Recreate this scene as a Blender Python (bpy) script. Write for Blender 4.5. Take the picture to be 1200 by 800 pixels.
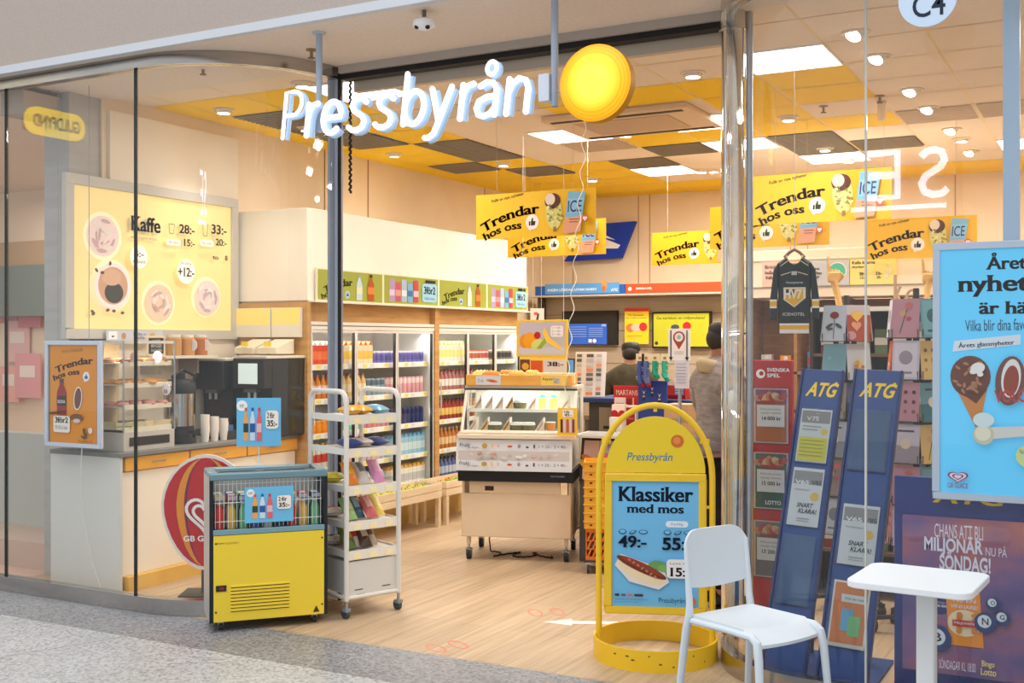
import bpy, bmesh, math, random
from mathutils import Matrix, Vector
random.seed(11)
for _o in list(bpy.data.objects):
    bpy.data.objects.remove(_o)
SC = bpy.context.scene
COL = SC.collection
PI = math.pi
R = math.radians

# ------------------------------------------------------------------ camera
FPX, EYE, YAW = 1321.0, 1.70, R(28.43)
SN, CS = math.sin(YAW), math.cos(YAW)
cd = bpy.data.cameras.new('camera')
cam = bpy.data.objects.new('camera', cd)
COL.objects.link(cam)
cd.sensor_width = 36.0
cd.lens = 36.0 * FPX / 1200.0
cd.clip_start = 0.05
cam.location = (0, 0, EYE)
cam.rotation_euler = (PI / 2, 0, YAW)
SC.camera = cam

# ------------------------------------------------------------------ world and exposure
W = bpy.data.worlds.new('mall_light')
SC.world = W
W.use_nodes = True
bg = W.node_tree.nodes['Background']
bg.inputs[0].default_value = (0.93, 0.96, 1.0, 1)
bg.inputs[1].default_value = 0.78
SC.view_settings.view_transform = 'Standard'
SC.view_settings.look = 'None'
SC.view_settings.gamma = 1.0
SC.view_settings.exposure = 0.08
SC.view_settings.use_curve_mapping = False

def area(name, loc, size, power, col=(1, 1, 1), rot=(0, 0, 0), sy=None, spread=PI):
    l = bpy.data.lights.new(name, 'AREA')
    l.energy = power
    l.color = col
    l.size = size
    l.spread = spread
    if sy:
        l.shape = 'RECTANGLE'
        l.size_y = sy
    o = bpy.data.objects.new(name, l)
    o.location = loc
    o.rotation_euler = rot
    COL.objects.link(o)
    return o

WARM = (1.0, 0.96, 0.895)
CEIL = 3.52
TX, TY, GX, GY = 0.594, 0.583, -1.6, 7.526          # ceiling grid
PANELS = [(-1, -1), (-5, 2), (-3, 2), (-3, 4), (-2, 6), (-5, 6), (2, -1), (2, 3), (1, 6), (-6, -2), (5, 2)]
PANEL_W = 29.0
for (c, r) in PANELS:
    area('panel_light', (GX + (c + .5) * TX, GY + (r + .5) * TY, CEIL - 0.03), 0.5, PANEL_W, WARM)
# area light added overhead to brighten the mall floor, standing for unseen mall lighting
area('mall_skylight', (-3.5, 0.5, 8.5), 9.0, 430.0, (0.95, 0.97, 1.0), sy=7.0)

# ------------------------------------------------------------------ helpers
def s2l(c):
    c = c / 255.0
    return c / 12.92 if c <= 0.04045 else ((c + 0.055) / 1.055) ** 2.4

_M = {}
def mat(col, rough=0.55, metal=0.0, emit=0.0, spec=0.35, coat=0.0):
    if isinstance(col, bpy.types.Material):
        return col
    key = (col, rough, metal, emit, spec, coat)
    if key in _M:
        return _M[key]
    m = bpy.data.materials.new('paint')
    m.use_nodes = True
    b = m.node_tree.nodes['Principled BSDF']
    c = tuple(s2l(x) for x in col) + (1,)
    b.inputs['Base Color'].default_value = c
    b.inputs['Roughness'].default_value = rough
    b.inputs['Metallic'].default_value = metal
    b.inputs['Specular IOR Level'].default_value = spec
    b.inputs['Coat Weight'].default_value = coat
    if emit:
        b.inputs['Emission Color'].default_value = c
        b.inputs['Emission Strength'].default_value = emit
    _M[key] = m
    return m

def nodes_mat(name):
    m = bpy.data.materials.new(name)
    m.use_nodes = True
    nt = m.node_tree
    return m, nt, nt.nodes['Principled BSDF'], (lambda t: nt.nodes.new(t)), (lambda a, b: nt.links.new(a, b))

def ramp(n, stops):
    cr = n.color_ramp
    while len(cr.elements) > 1:
        cr.elements.remove(cr.elements[-1])
    cr.elements[0].position = stops[0][0]
    cr.elements[0].color = tuple(s2l(x) for x in stops[0][1]) + (1,)
    for p, c in stops[1:]:
        e = cr.elements.new(p)
        e.color = tuple(s2l(x) for x in c) + (1,)

def noise_mat(name, stops, scale=(1, 1, 1), nscale=5.0, detail=4.0, rough=0.6, metal=0.0, bump=0.0, spec=0.35):
    m, nt, b, N, L = nodes_mat(name)
    tc = N('ShaderNodeTexCoord'); mp = N('ShaderNodeMapping'); nz = N('ShaderNodeTexNoise'); rp = N('ShaderNodeValToRGB')
    mp.inputs['Scale'].default_value = scale
    nz.inputs['Scale'].default_value = nscale
    nz.inputs['Detail'].default_value = detail
    ramp(rp, stops)
    L(tc.outputs['Object'], mp.inputs[0]); L(mp.outputs[0], nz.inputs['Vector']); L(nz.outputs['Fac'], rp.inputs[0])
    L(rp.outputs[0], b.inputs['Base Color'])
    b.inputs['Roughness'].default_value = rough
    b.inputs['Metallic'].default_value = metal
    b.inputs['Specular IOR Level'].default_value = spec
    if bump:
        bp = N('ShaderNodeBump'); bp.inputs['Strength'].default_value = bump; bp.inputs['Distance'].default_value = 0.01
        L(nz.outputs['Fac'], bp.inputs['Height']); L(bp.outputs[0], b.inputs['Normal'])
    return m

def glass_mat(name, tint=(1, 1, 1), refl=1.0, rough=0.0):
    m = bpy.data.materials.new(name)
    m.use_nodes = True
    nt = m.node_tree
    nt.nodes.clear()
    N = nt.nodes.new
    out = N('ShaderNodeOutputMaterial'); mx = N('ShaderNodeMixShader'); tr = N('ShaderNodeBsdfTransparent'); gl = N('ShaderNodeBsdfGlossy')
    fr = N('ShaderNodeFresnel'); mu = N('ShaderNodeMath')
    ge = N('ShaderNodeNewGeometry'); ml = N('ShaderNodeMath'); ml.operation = 'MULTIPLY_ADD'
    ml.inputs[1].default_value = 1 / 1.45 - 1.45; ml.inputs[2].default_value = 1.45
    nt.links.new(ge.outputs['Backfacing'], ml.inputs[0]); nt.links.new(ml.outputs[0], fr.inputs['IOR'])
    mu.operation = 'MULTIPLY'; mu.inputs[1].default_value = refl
    tr.inputs[0].default_value = tuple(tint) + (1,)
    gl.inputs['Roughness'].default_value = rough
    nt.links.new(fr.outputs[0], mu.inputs[0]); nt.links.new(mu.outputs[0], mx.inputs[0])
    nt.links.new(tr.outputs[0], mx.inputs[1]); nt.links.new(gl.outputs[0], mx.inputs[2]); nt.links.new(mx.outputs[0], out.inputs[0])
    return m

# a line of sight through a pixel of the photo, met with a plane of the shop
def _ray(u, v):
    s = (u - 600) / FPX
    return (-SN + s * CS, CS + s * SN, (400 - v) / FPX)
def onZ(u, v, z):
    r = _ray(u, v); d = (z - EYE) / r[2]
    return Vector((r[0] * d, r[1] * d, z))
def onY(u, v, Y):
    r = _ray(u, v); d = Y / r[1]
    return Vector((r[0] * d, Y, EYE + r[2] * d))
def onX(u, v, X):
    r = _ray(u, v); d = X / r[0]
    return Vector((X, r[1] * d, EYE + r[2] * d))

def frame(loc, rz=0.0, rx=0.0, ry=0.0):
    return Matrix.Translation(Vector(loc)) @ Matrix.Rotation(rz, 4, 'Z') @ Matrix.Rotation(ry, 4, 'Y') @ Matrix.Rotation(rx, 4, 'X')

class MB:
    """collects shapes into one mesh object"""
    def __init__(s, T=None):
        s.v = []; s.f = []; s.fm = []; s.mats = []; s.T = T or Matrix()
    def mi(s, m):
        m = mat(m)
        if m not in s.mats:
            s.mats.append(m)
        return s.mats.index(m)
    def add(s, vs, fs, m, T=None):
        b = len(s.v)
        TT = s.T @ T if T is not None else s.T
        s.v += [TT @ Vector(p) for p in vs]
        i = s.mi(m)
        for f in fs:
            s.f.append([b + k for k in f]); s.fm.append(i)
        return s
    def box(s, a, b, m, T=None):
        x0, y0, z0 = a; x1, y1, z1 = b
        vs = [(x0, y0, z0), (x1, y0, z0), (x1, y1, z0), (x0, y1, z0), (x0, y0, z1), (x1, y0, z1), (x1, y1, z1), (x0, y1, z1)]
        return s.add(vs, [(0, 3, 2, 1), (4, 5, 6, 7), (0, 1, 5, 4), (1, 2, 6, 5), (2, 3, 7, 6), (3, 0, 4, 7)], m, T)
    def quad(s, pts, m, T=None):
        return s.add(pts, [tuple(range(len(pts)))], m, T)
    def prism(s, pts, h, m, T=None, cap=None):
        """polygon in xy, extruded up z by h"""
        n = len(pts)
        vs = [(x, y, 0) for x, y in pts] + [(x, y, h) for x, y in pts]
        s.add(vs, [(i, (i + 1) % n, n + (i + 1) % n, n + i) for i in range(n)], m, T)
        s.add([(x, y, 0) for x, y in pts], [tuple(reversed(range(n)))], m, T)
        s.add([(x, y, h) for x, y in pts], [tuple(range(n))], cap or m, T)
        return s
    def xprism(s, pts, y0, y1, m, T=None, cap=None):
        """polygon in xz (front view), extruded from y0 to y1"""
        n = len(pts)
        vs = [(x, y0, z) for x, z in pts] + [(x, y1, z) for x, z in pts]
        s.add(vs, [(i, n + i, n + (i + 1) % n, (i + 1) % n) for i in range(n)], m, T)
        s.add([(x, y0, z) for x, z in pts], [tuple(range(n))], cap or m, T)
        s.add([(x, y1, z) for x, z in pts], [tuple(reversed(range(n)))], m, T)
        return s
    def tube(s, pts, r, m, n=8, closed=False, T=None, flat=(1, 1)):
        P = [Vector(p) for p in pts]
        k = len(P)
        rs = r if isinstance(r, (list, tuple)) else [r] * k
        tan = []
        for i in range(k):
            a = P[(i - 1) % k] if (closed or i > 0) else P[i]
            b = P[(i + 1) % k] if (closed or i < k - 1) else P[i]
            t = b - a
            tan.append(t.normalized() if t.length > 1e-9 else Vector((0, 0, 1)))
        up = Vector((0, 0, 1)) if abs(tan[0].z) < 0.9 else Vector((0, 1, 0))
        nr = (up - tan[0] * up.dot(tan[0])).normalized()
        vs = []
        for i in range(k):
            nr = nr - tan[i] * nr.dot(tan[i])
            nr = nr.normalized() if nr.length > 1e-6 else tan[i].orthogonal().normalized()
            bi = tan[i].cross(nr)
            for j in range(n):
                a = 2 * PI * j / n
                vs.append(P[i] + nr * (math.cos(a) * rs[i] * flat[0]) + bi * (math.sin(a) * rs[i] * flat[1]))
        fs = []
        for i in range(k if closed else k - 1):
            for j in range(n):
                a = i * n + j; b = i * n + (j + 1) % n
                c = ((i + 1) % k) * n + (j + 1) % n; d = ((i + 1) % k) * n + j
                fs.append((a, b, c, d))
        if not closed:
            fs.append(tuple(reversed(range(n)))); fs.append(tuple((k - 1) * n + j for j in range(n)))
        return s.add(vs, fs, m, T)
    def cyl(s, a, b, r, m, n=14, r1=None, T=None):
        return s.tube([a, b], [r, r if r1 is None else r1], m, n, T=T)
    def lathe(s, prof, m, n=16, c=(0, 0, 0), T=None, ms=None, caps=True):
        k = len(prof)
        vs = [(c[0] + r * math.cos(2 * PI * j / n), c[1] + r * math.sin(2 * PI * j / n), c[2] + z) for r, z in prof for j in range(n)]
        for i in range(k - 1):
            s.add([vs[i * n + j] for j in range(n)] + [vs[(i + 1) * n + j] for j in range(n)],
                  [(j, (j + 1) % n, n + (j + 1) % n, n + j) for j in range(n)], ms[i] if ms else m, T)
        if not caps:
            return s
        s.add(vs[:n], [tuple(reversed(range(n)))], ms[0] if ms else m, T)
        s.add(vs[-n:], [tuple(range(n))], ms[-1] if ms else m, T)
        return s
    def ball(s, c, r, m, n=12, k=8, T=None):
        if not isinstance(r, (tuple, list)):
            r = (r, r, r)
        vs = [(c[0], c[1], c[2] - r[2])]
        for i in range(1, k):
            a = -PI / 2 + PI * i / k
            for j in range(n):
                b = 2 * PI * j / n
                vs.append((c[0] + r[0] * math.cos(a) * math.cos(b), c[1] + r[1] * math.cos(a) * math.sin(b), c[2] + r[2] * math.sin(a)))
        vs.append((c[0], c[1], c[2] + r[2]))
        fs = [(0, 1 + (j + 1) % n, 1 + j) for j in range(n)]
        for i in range(k - 2):
            for j in range(n):
                a = 1 + i * n + j; b = 1 + i * n + (j + 1) % n
                fs.append((a, b, b + n, a + n))
        t = len(vs) - 1; q = 1 + (k - 2) * n
        fs += [(q + j, q + (j + 1) % n, t) for j in range(n)]
        return s.add(vs, fs, m, T)
    def build(s, name, parent=None, bevel=0.0, seg=2, smooth=True):
        me = bpy.data.meshes.new(name)
        me.from_pydata([tuple(p) for p in s.v], [], s.f)
        for m in s.mats:
            me.materials.append(m)
        me.polygons.foreach_set('material_index', s.fm)
        bm = bmesh.new(); bm.from_mesh(me)
        bmesh.ops.remove_doubles(bm, verts=bm.verts, dist=1e-6)
        bmesh.ops.recalc_face_normals(bm, faces=bm.faces)
        bm.to_mesh(me); bm.free()
        if smooth:
            me.polygons.foreach_set('use_smooth', [True] * len(me.polygons))
            me.set_sharp_from_angle(angle=R(38))
        o = bpy.data.objects.new(name, me)
        COL.objects.link(o)
        if parent is not None:
            o.parent = parent
        if bevel:
            md = o.modifiers.new('edge', 'BEVEL'); md.width = bevel; md.segments = seg; md.limit_method = 'ANGLE'; md.angle_limit = R(40)
        return o

def tag(o, label, cat, group=None, kind=None):
    o['label'] = label; o['category'] = cat
    if group: o['group'] = group
    if kind: o['kind'] = kind
    return o
def thing(name, label, cat, loc=(0, 0, 0), rz=0.0, group=None):
    o = bpy.data.objects.new(name, None)
    o.empty_display_size = 0.1
    o.location = loc; o.rotation_euler = (0, 0, rz)
    COL.objects.link(o)
    return tag(o, label, cat, group)
def struct(o):
    o['kind'] = 'structure'
    return o
def dup(root, loc=None, rz=None, label=None, group=None):
    r = root.copy(); COL.objects.link(r)
    if loc is not None: r.location = loc
    if rz is not None: r.rotation_euler = (0, 0, rz)
    if label: r['label'] = label
    if group: r['group'] = group
    for ch in list(root.children):
        c = ch.copy(); COL.objects.link(c); c.parent = r
        for g in ch.children:
            d = g.copy(); COL.objects.link(d); d.parent = c
    return r

# ------------------------------------------------------------------ lettering
_T = {}
def raw_text(t, bold=0.0, serif=False):
    key = (t, bold, serif)
    if key in _T:
        return _T[key]
    c = bpy.data.curves.new('lettering', 'FONT')
    c.body = t; c.size = 1.0; c.offset = bold; c.resolution_u = 4
    o = bpy.data.objects.new('lettering', c)
    me = o.to_mesh()
    vs = [(v.co.x, v.co.y) for v in me.vertices]
    fs = [tuple(p.vertices) for p in me.polygons]
    o.to_mesh_clear(); bpy.data.objects.remove(o); bpy.data.curves.remove(c)
    if serif:
        cnt = {}
        for f in fs:
            for i in range(len(f)):
                e = tuple(sorted((f[i], f[(i + 1) % len(f)])))
                cnt[e] = cnt.get(e, 0) + 1
        ext = []
        seen = set()
        for (a, b), k in cnt.items():
            if k != 1: continue
            xa, ya = vs[a]; xb, yb = vs[b]
            ln = abs(xa - xb)
            if abs(ya - yb) < 0.004 and 0.05 < ln < 0.22:
                y = ya; mx = (xa + xb) / 2
                if abs(y) < 0.04: y0, y1 = y, y + 0.05
                elif y > 0.35: y0, y1 = y - 0.05, y
                else: continue
                kk = (round(mx, 2), round(y, 2))
                if kk in seen: continue
                seen.add(kk)
                ext.append((mx - ln / 2 - 0.055, y0, mx + ln / 2 + 0.055, y1))
        base_v, base_f = list(vs), list(fs)
        for dx in (-0.022, 0.022):
            b = len(vs)
            vs += [(x + dx, y) for x, y in base_v]
            fs += [tuple(b + k for k in f) for f in base_f]
        for (x0, y0, x1, y1) in ext:
            b = len(vs)
            vs += [(x0, y0), (x1, y0), (x1, y1), (x0, y1)]
            fs.append((b, b + 1, b + 2, b + 3))
    xs = [p[0] for p in vs] or [0, 1]; ys = [p[1] for p in vs] or [0, 1]
    _T[key] = (vs, fs, min(xs), max(xs), min(ys), max(ys))
    return _T[key]

class Art(MB):
    """print on a panel of w x h: origin bottom-left, x right, z up, facing local -y; x and y are fractions of w and h"""
    def __init__(s, w, h, T=None, y=0.0):
        super().__init__(T); s.w = w; s.h = h; s.y = y
    def _l(s):
        s.y -= 0.0005
        return s.y
    def fill(s, m):
        return s.rect(0, 0, 1, 1, m)
    def rect(s, x0, y0, x1, y1, m):
        y = s._l(); w, h = s.w, s.h
        return s.quad([(x0 * w, y, y0 * h), (x1 * w, y, y0 * h), (x1 * w, y, y1 * h), (x0 * w, y, y1 * h)], m)
    def poly(s, pts, m):
        y = s._l()
        return s.quad([(px * s.w, y, py * s.h) for px, py in pts], m)
    def ell(s, cx, cy, rx, ry, m, rot=0.0, n=24, a0=0, a1=360):
        """radii in fractions of h"""
        y = s._l(); pts = []
        cr, sr = math.cos(R(rot)), math.sin(R(rot))
        full = a1 - a0 >= 360
        for i in range(n if full else n + 1):
            a = R(a0 + (a1 - a0) * i / n)
            ex, ez = rx * s.h * math.cos(a), ry * s.h * math.sin(a)
            pts.append((cx * s.w + ex * cr - ez * sr, y, cy * s.h + ex * sr + ez * cr))
        return s.quad(pts, m)
    def rrect(s, x0, y0, x1, y1, r, m, n=5):
        y = s._l(); w, h = s.w, s.h; q = r * h; pts = []
        for cx, cz, a in ((x1 * w - q, y1 * h - q, 0), (x0 * w + q, y1 * h - q, 90), (x0 * w + q, y0 * h + q, 180), (x1 * w - q, y0 * h + q, 270)):
            for i in range(n + 1):
                b = R(a + 90 * i / n)
                pts.append((cx + q * math.cos(b), y, cz + q * math.sin(b)))
        return s.quad(pts, m)
    def line(s, pts, wd, m):
        """polyline of width wd (fraction of h)"""
        for a, b in zip(pts, pts[1:]):
            ax, ay, bx, by = a[0] * s.w, a[1] * s.h, b[0] * s.w, b[1] * s.h
            l = math.hypot(bx - ax, by - ay) or 1e-6
            nx, ny = -(by - ay) / l * wd * s.h / 2, (bx - ax) / l * wd * s.h / 2
            y = s._l()
            s.quad([(ax + nx, y, ay + ny), (ax - nx, y, ay - ny), (bx - nx, y, by - ny), (bx + nx, y, by + ny)], m)
        return s
    def text(s, t, x0, y0, x1, y1, m, bold=0.012, serif=False, slant=0.0, rot=0.0, mirror=False):
        vs, fs, a, b, c, d = raw_text(t, bold, serif)
        y = s._l(); out = []
        X0, Z0, ww, hh = x0 * s.w, y0 * s.h, (x1 - x0) * s.w, (y1 - y0) * s.h
        cr, sr = math.cos(R(rot)), math.sin(R(rot))
        for px, py in vs:
            fx = (px - a) / max(b - a, 1e-6); fy = (py - c) / max(d - c, 1e-6)
            ex = fx * ww + slant * fy * hh; ez = fy * hh
            out.append((X0 + ex * cr - ez * sr, y, Z0 + ex * sr + ez * cr))
        return s.add(out, fs, m)
    def arc_text(s, t, cx, cy, W_, H_, ang, m, bold=0.012, serif=False):
        """text whose right end sits level at (cx, cy) and whose left end turns down by ang degrees; W_, H_ in fractions of w, h"""
        vs, fs, a, b, c, d = raw_text(t, bold, serif)
        y = s._l(); ww, hh = W_ * s.w, H_ * s.h
        rr = ww / R(ang); out = []
        for px, py in vs:
            fx = (px - a) / (b - a) * ww; fy = (py) / (d) * hh
            ph = R(ang) * (1 - fx / ww)
            out.append((cx * s.w - (rr + fy) * math.sin(ph), y, cy * s.h - rr + (rr + fy) * math.cos(ph)))
        return s.add(out, fs, m)
    # small motifs
    def thumb(s, cx, cy, r, white=(250, 240, 225), dark=(50, 40, 35)):
        s.ell(cx, cy, r, r, white)
        k = r * s.h / s.w
        s.poly([(cx - .7 * k, cy - r * .9), (cx - .3 * k, cy - r * 1.15), (cx - .1 * k, cy - r * .8)], white)
        s.rect(cx - .5 * k, cy - .45 * r, cx - .28 * k, cy + .1 * r, dark)
        s.poly([(cx - .2 * k, cy - .45 * r), (cx + .4 * k, cy - .45 * r), (cx + .5 * k, cy + .1 * r), (cx + .12 * k, cy + .12 * r),
                (cx + .16 * k, cy + .5 * r), (cx + .02 * k, cy + .58 * r), (cx - .2 * k, cy + .05 * r)], dark)
        return s
    def bottle(s, cx, cy, wd, ht, body, cap, lab=None):
        """cx, cy bottom centre; wd fraction of w, ht fraction of h"""
        x = wd / 2
        s.poly([(cx - x, cy), (cx + x, cy), (cx + x, cy + ht * .62), (cx + x * .4, cy + ht * .84), (cx + x * .4, cy + ht * .9),
                (cx - x * .4, cy + ht * .9), (cx - x * .4, cy + ht * .84), (cx - x, cy + ht * .62)], body)
        s.rect(cx - x * .45, cy + ht * .89, cx + x * .45, cy + ht, cap)
        if lab:
            s.rect(cx - x, cy + ht * .25, cx + x, cy + ht * .52, lab)
        return s

def rr2(x0, y0, x1, y1, r, n=4):
    pts = []
    for cx, cy, a in ((x1 - r, y1 - r, 0), (x0 + r, y1 - r, 90), (x0 + r, y0 + r, 180), (x1 - r, y0 + r, 270)):
        for i in range(n + 1):
            b = R(a + 90 * i / n)
            pts.append((cx + r * math.cos(b), cy + r * math.sin(b)))
    return pts
def arc2(cx, cy, rx, ry, a0, a1, n=12):
    return [(cx + rx * math.cos(R(a0 + (a1 - a0) * i / n)), cy + ry * math.sin(R(a0 + (a1 - a0) * i / n))) for i in range(n + 1)]

# ------------------------------------------------------------------ materials
CREAM = (243, 232, 214); OFFW = (240, 236, 228); BLACK = (28, 28, 30); DARK = (58, 50, 46)
YEL = (242, 190, 20); YELP = (250, 205, 55); SKYB = (112, 192, 232); NAVY = (28, 40, 62); WHITE = (245, 245, 243)
BROWN = (60, 36, 24); CHOC = (92, 48, 30); NUT = (196, 158, 92)
ALU = mat((178, 184, 192), 0.35, 0.85)
STEEL = noise_mat('brushed_steel', [(0.3, (176, 172, 168)), (0.7, (196, 192, 187))], (1, 1, 6), 2, 2, 0.18, 1.0)
CHROME = mat((225, 222, 215), 0.08, 1.0)
GLASS = glass_mat('clear_glass', (0.985, 0.99, 0.99), 1.0)
THIN = glass_mat('thin_glass', (0.97, 0.985, 0.985), 0.7)
PLEXI = glass_mat('acrylic', (0.93, 0.95, 0.96), 0.9, 0.03)
WALLB = noise_mat('wall_paint', [(0.35, (236, 214, 182)), (0.65, (240, 219, 188))], (1, 1, 1), 3, 2, 0.8)
WALLC = noise_mat('wall_paint_light', [(0.35, (240, 226, 204)), (0.65, (244, 231, 211))], (1, 1, 1), 3, 2, 0.8)
TILE = noise_mat('ceiling_tile', [(0.35, (232, 214, 192)), (0.65, (240, 222, 201))], (1, 1, 1), 180, 2, 0.9)
TILEY = noise_mat('ceiling_tile_yellow', [(0.35, (244, 200, 30)), (0.65, (248, 207, 40))], (1, 1, 1), 60, 2, 0.75)
WOODP = noise_mat('oak_veneer', [(0.3, (186, 140, 84)), (0.7, (206, 162, 104))], (3, 3, 22), 1.2, 4, 0.5)
PINE = noise_mat('pine_board', [(0.3, (232, 206, 168)), (0.7, (243, 222, 188))], (2, 12, 12), 1.5, 4, 0.6)
CANVAS = noise_mat('wooden_hand', [(0.3, (196, 146, 78)), (0.7, (216, 170, 100))], (4, 4, 30), 1.5, 3, 0.5)
# ------------------------------------------------------------------ floors
def terrazzo(name, a, b, c):
    m, nt, bs, N, L = nodes_mat(name)
    tc = N('ShaderNodeTexCoord'); v = N('ShaderNodeTexVoronoi'); nz = N('ShaderNodeTexNoise'); rp = N('ShaderNodeValToRGB'); r2 = N('ShaderNodeValToRGB'); mx = N('ShaderNodeMix')
    mx.data_type = 'RGBA'; mx.blend_type = 'MULTIPLY'; mx.inputs[0].default_value = 1.0
    v.inputs['Scale'].default_value = 70; nz.inputs['Scale'].default_value = 1.2; nz.inputs['Detail'].default_value = 3
    ramp(rp, [(0.0, a), (0.35, b), (0.7, c), (1.0, b)])
    ramp(r2, [(0.3, (232, 232, 232)), (0.7, (255, 255, 255))])
    sep = N('ShaderNodeSeparateColor')
    L(tc.outputs['Object'], v.inputs['Vector']); L(tc.outputs['Object'], nz.inputs['Vector'])
    L(v.outputs['Color'], sep.inputs[0]); L(sep.outputs[0], rp.inputs[0]); L(nz.outputs['Fac'], r2.inputs[0])
    L(rp.outputs[0], mx.inputs[6]); L(r2.outputs[0], mx.inputs[7]); L(mx.outputs[2], bs.inputs['Base Color'])
    bs.inputs['Roughness'].default_value = 0.33
    bs.inputs['Specular IOR Level'].default_value = 0.4
    return m
TER_L = terrazzo('terrazzo_pale', (150, 150, 150), (186, 187, 188), (208, 208, 207))
TER_D = terrazzo('terrazzo_grey', (112, 112, 114), (140, 140, 143), (168, 168, 170))
fl = MB()
fl.quad([(-30, -9, 0), (14, -9, 0), (14, 4.66, 0), (-30, 4.66, 0)], TER_L)
fl.quad([(-30, 4.66, 0), (14, 4.66, 0), (14, 5.18, 0), (-30, 5.18, 0)], TER_D)
for k, (x0, y0, x1, y1) in enumerate([(-5.05, 4.66, -5.9, 2.6), (-2.6, 4.66, -3.2, 2.4), (-8.2, 4.66, -9.2, 1.9)]):
    fl.quad([(x0, y0, .0006), (x0 + .006, y0, .0006), (x1 + .006, y1, .0006), (x1, y1, .0006)], (120, 120, 122))
struct(fl.build('floor', smooth=False))

def wood_floor():
    m, nt, bs, N, L = nodes_mat('plank_floor')
    tc = N('ShaderNodeTexCoord'); mp = N('ShaderNodeMapping'); nz = N('ShaderNodeTexNoise'); rp = N('ShaderNodeValToRGB')
    mp.inputs['Scale'].default_value = (11, 0.45, 1)
    nz.inputs['Scale'].default_value = 2.4; nz.inputs['Detail'].default_value = 6; nz.inputs['Roughness'].default_value = 0.65
    ramp(rp, [(0.28, (176, 148, 116)), (0.48, (198, 171, 138)), (0.70, (213, 187, 154))])
    m2 = N('ShaderNodeMapping'); m2.inputs['Rotation'].default_value = (0, 0, PI / 2)
    br = N('ShaderNodeTexBrick'); br.inputs['Scale'].default_value = 1.0
    br.inputs['Brick Width'].default_value = 1.3; br.inputs['Row Height'].default_value = 0.16; br.inputs['Mortar Size'].default_value = 0.0015
    br.inputs['Color1'].default_value = (1, 1, 1, 1); br.inputs['Color2'].default_value = (0.86, 0.85, 0.84, 1); br.inputs['Mortar'].default_value = (0.6, 0.57, 0.54, 1)
    mx = N('ShaderNodeMix'); mx.data_type = 'RGBA'; mx.blend_type = 'MULTIPLY'; mx.inputs[0].default_value = 1.0
    L(tc.outputs['Object'], mp.inputs[0]); L(mp.outputs[0], nz.inputs['Vector']); L(nz.outputs['Fac'], rp.inputs[0])
    L(tc.outputs['Object'], m2.inputs[0]); L(m2.outputs[0], br.inputs['Vector'])
    L(rp.outputs[0], mx.inputs[6]); L(br.outputs['Color'], mx.inputs[7]); L(mx.outputs[2], bs.inputs['Base Color'])
    bs.inputs['Roughness'].default_value = 0.42
    bs.inputs['Specular IOR Level'].default_value = 0.3
    return m
fl = MB(); fl.quad([(-6.95, 5.18, 0), (5, 5.18, 0), (5, 13.2, 0), (-6.95, 13.2, 0)], wood_floor())
struct(fl.build('floor', smooth=False))
fl = MB(); fl.quad([(-30, 5.18, 0), (-6.95, 5.18, 0), (-6.95, 13.2, 0), (-30, 13.2, 0)], noise_mat('neighbour_floor', [(0.3, (214, 176, 158)), (0.7, (226, 190, 170))], nscale=2))
struct(fl.build('floor', smooth=False))

# ------------------------------------------------------------------ walls
XW, YB = -6.65, 13.1
w = MB(); w.box((XW - .15, 5.9, 0), (XW, YB + .15, CEIL + .1), WALLB)
for y in (8.55, 9.25, 11.6):
    w.box((XW, y - .006, 2.3), (XW + .004, y + .006, CEIL), (150, 112, 74))
struct(w.build('wall_left', smooth=False))
w = MB(); w.box((XW, YB, 0), (5, YB + .15, CEIL + .1), WALLB)
for x in (-6.2, -5.3, -5.15, -3.4, -3.2, -1.6, 0.2, 2.0):
    w.box((x - .006, YB - .004, 1.0), (x + .006, YB, CEIL), (186, 152, 112))
struct(w.build('wall_back', smooth=False))
w = MB(); w.box((4.9, 5.2, 0), (5.05, YB, CEIL + .1), WALLB); struct(w.build('wall_right', smooth=False))
# thin slab over the wall behind the coffee board, in a lighter tone
w = MB(); w.box((XW + .001, 5.95, 0.9), (XW + .03, 7.33, 3.42), WALLC); struct(w.build('trim_1', smooth=False))
# end pillar of the shop by the left window
w = MB(); w.box((XW - .28, 5.62, 0), (XW - .02, 5.9, CEIL), noise_mat('grey_laminate', [(0.3, (176, 172, 166)), (0.7, (190, 186, 180))], (1, 1, 8), 2, 3, 0.5))
w.box((XW - .02, 5.70, 0.95), (XW + .03, 5.80, 2.45), (104, 108, 104)); w.box((XW - .34, 5.3, 3.30), (XW - .1, 5.62, 3.46), (186, 168, 148))
struct(w.build('trim_2', smooth=False))
# neighbouring unit seen through the left window: its back wall, ceiling and low plinth
w = MB(); w.box((-30, 9.2, 0), (XW - .3, 9.3, CEIL), (246, 226, 196)); w.box((-14, 9.1, 2.6), (XW - .3, 9.2, 2.9), (196, 160, 118))
w.box((-14, 8.95, 2.0), (XW - .3, 9.2, 2.6), (120, 128, 118)); struct(w.build('wall_neighbour', smooth=False))
w = MB(); w.box((-30, 5.0, CEIL), (XW - .2, 9.3, CEIL + .05), TILE); struct(w.build('ceiling', smooth=False))
area('neighbour_light', (-10, 7.4, 3.4), 2.5, 60, WARM)  # fill light added to brighten the neighbouring unit, no fitting modelled
w = MB(); w.box((-16, 6.2, 0), (XW - .34, 6.35, .95), (190, 190, 180)); w.box((-16, 5.7, 0), (XW - .34, 6.2, .2), (206, 180, 160)); struct(w.build('trim_3', smooth=False))

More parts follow.
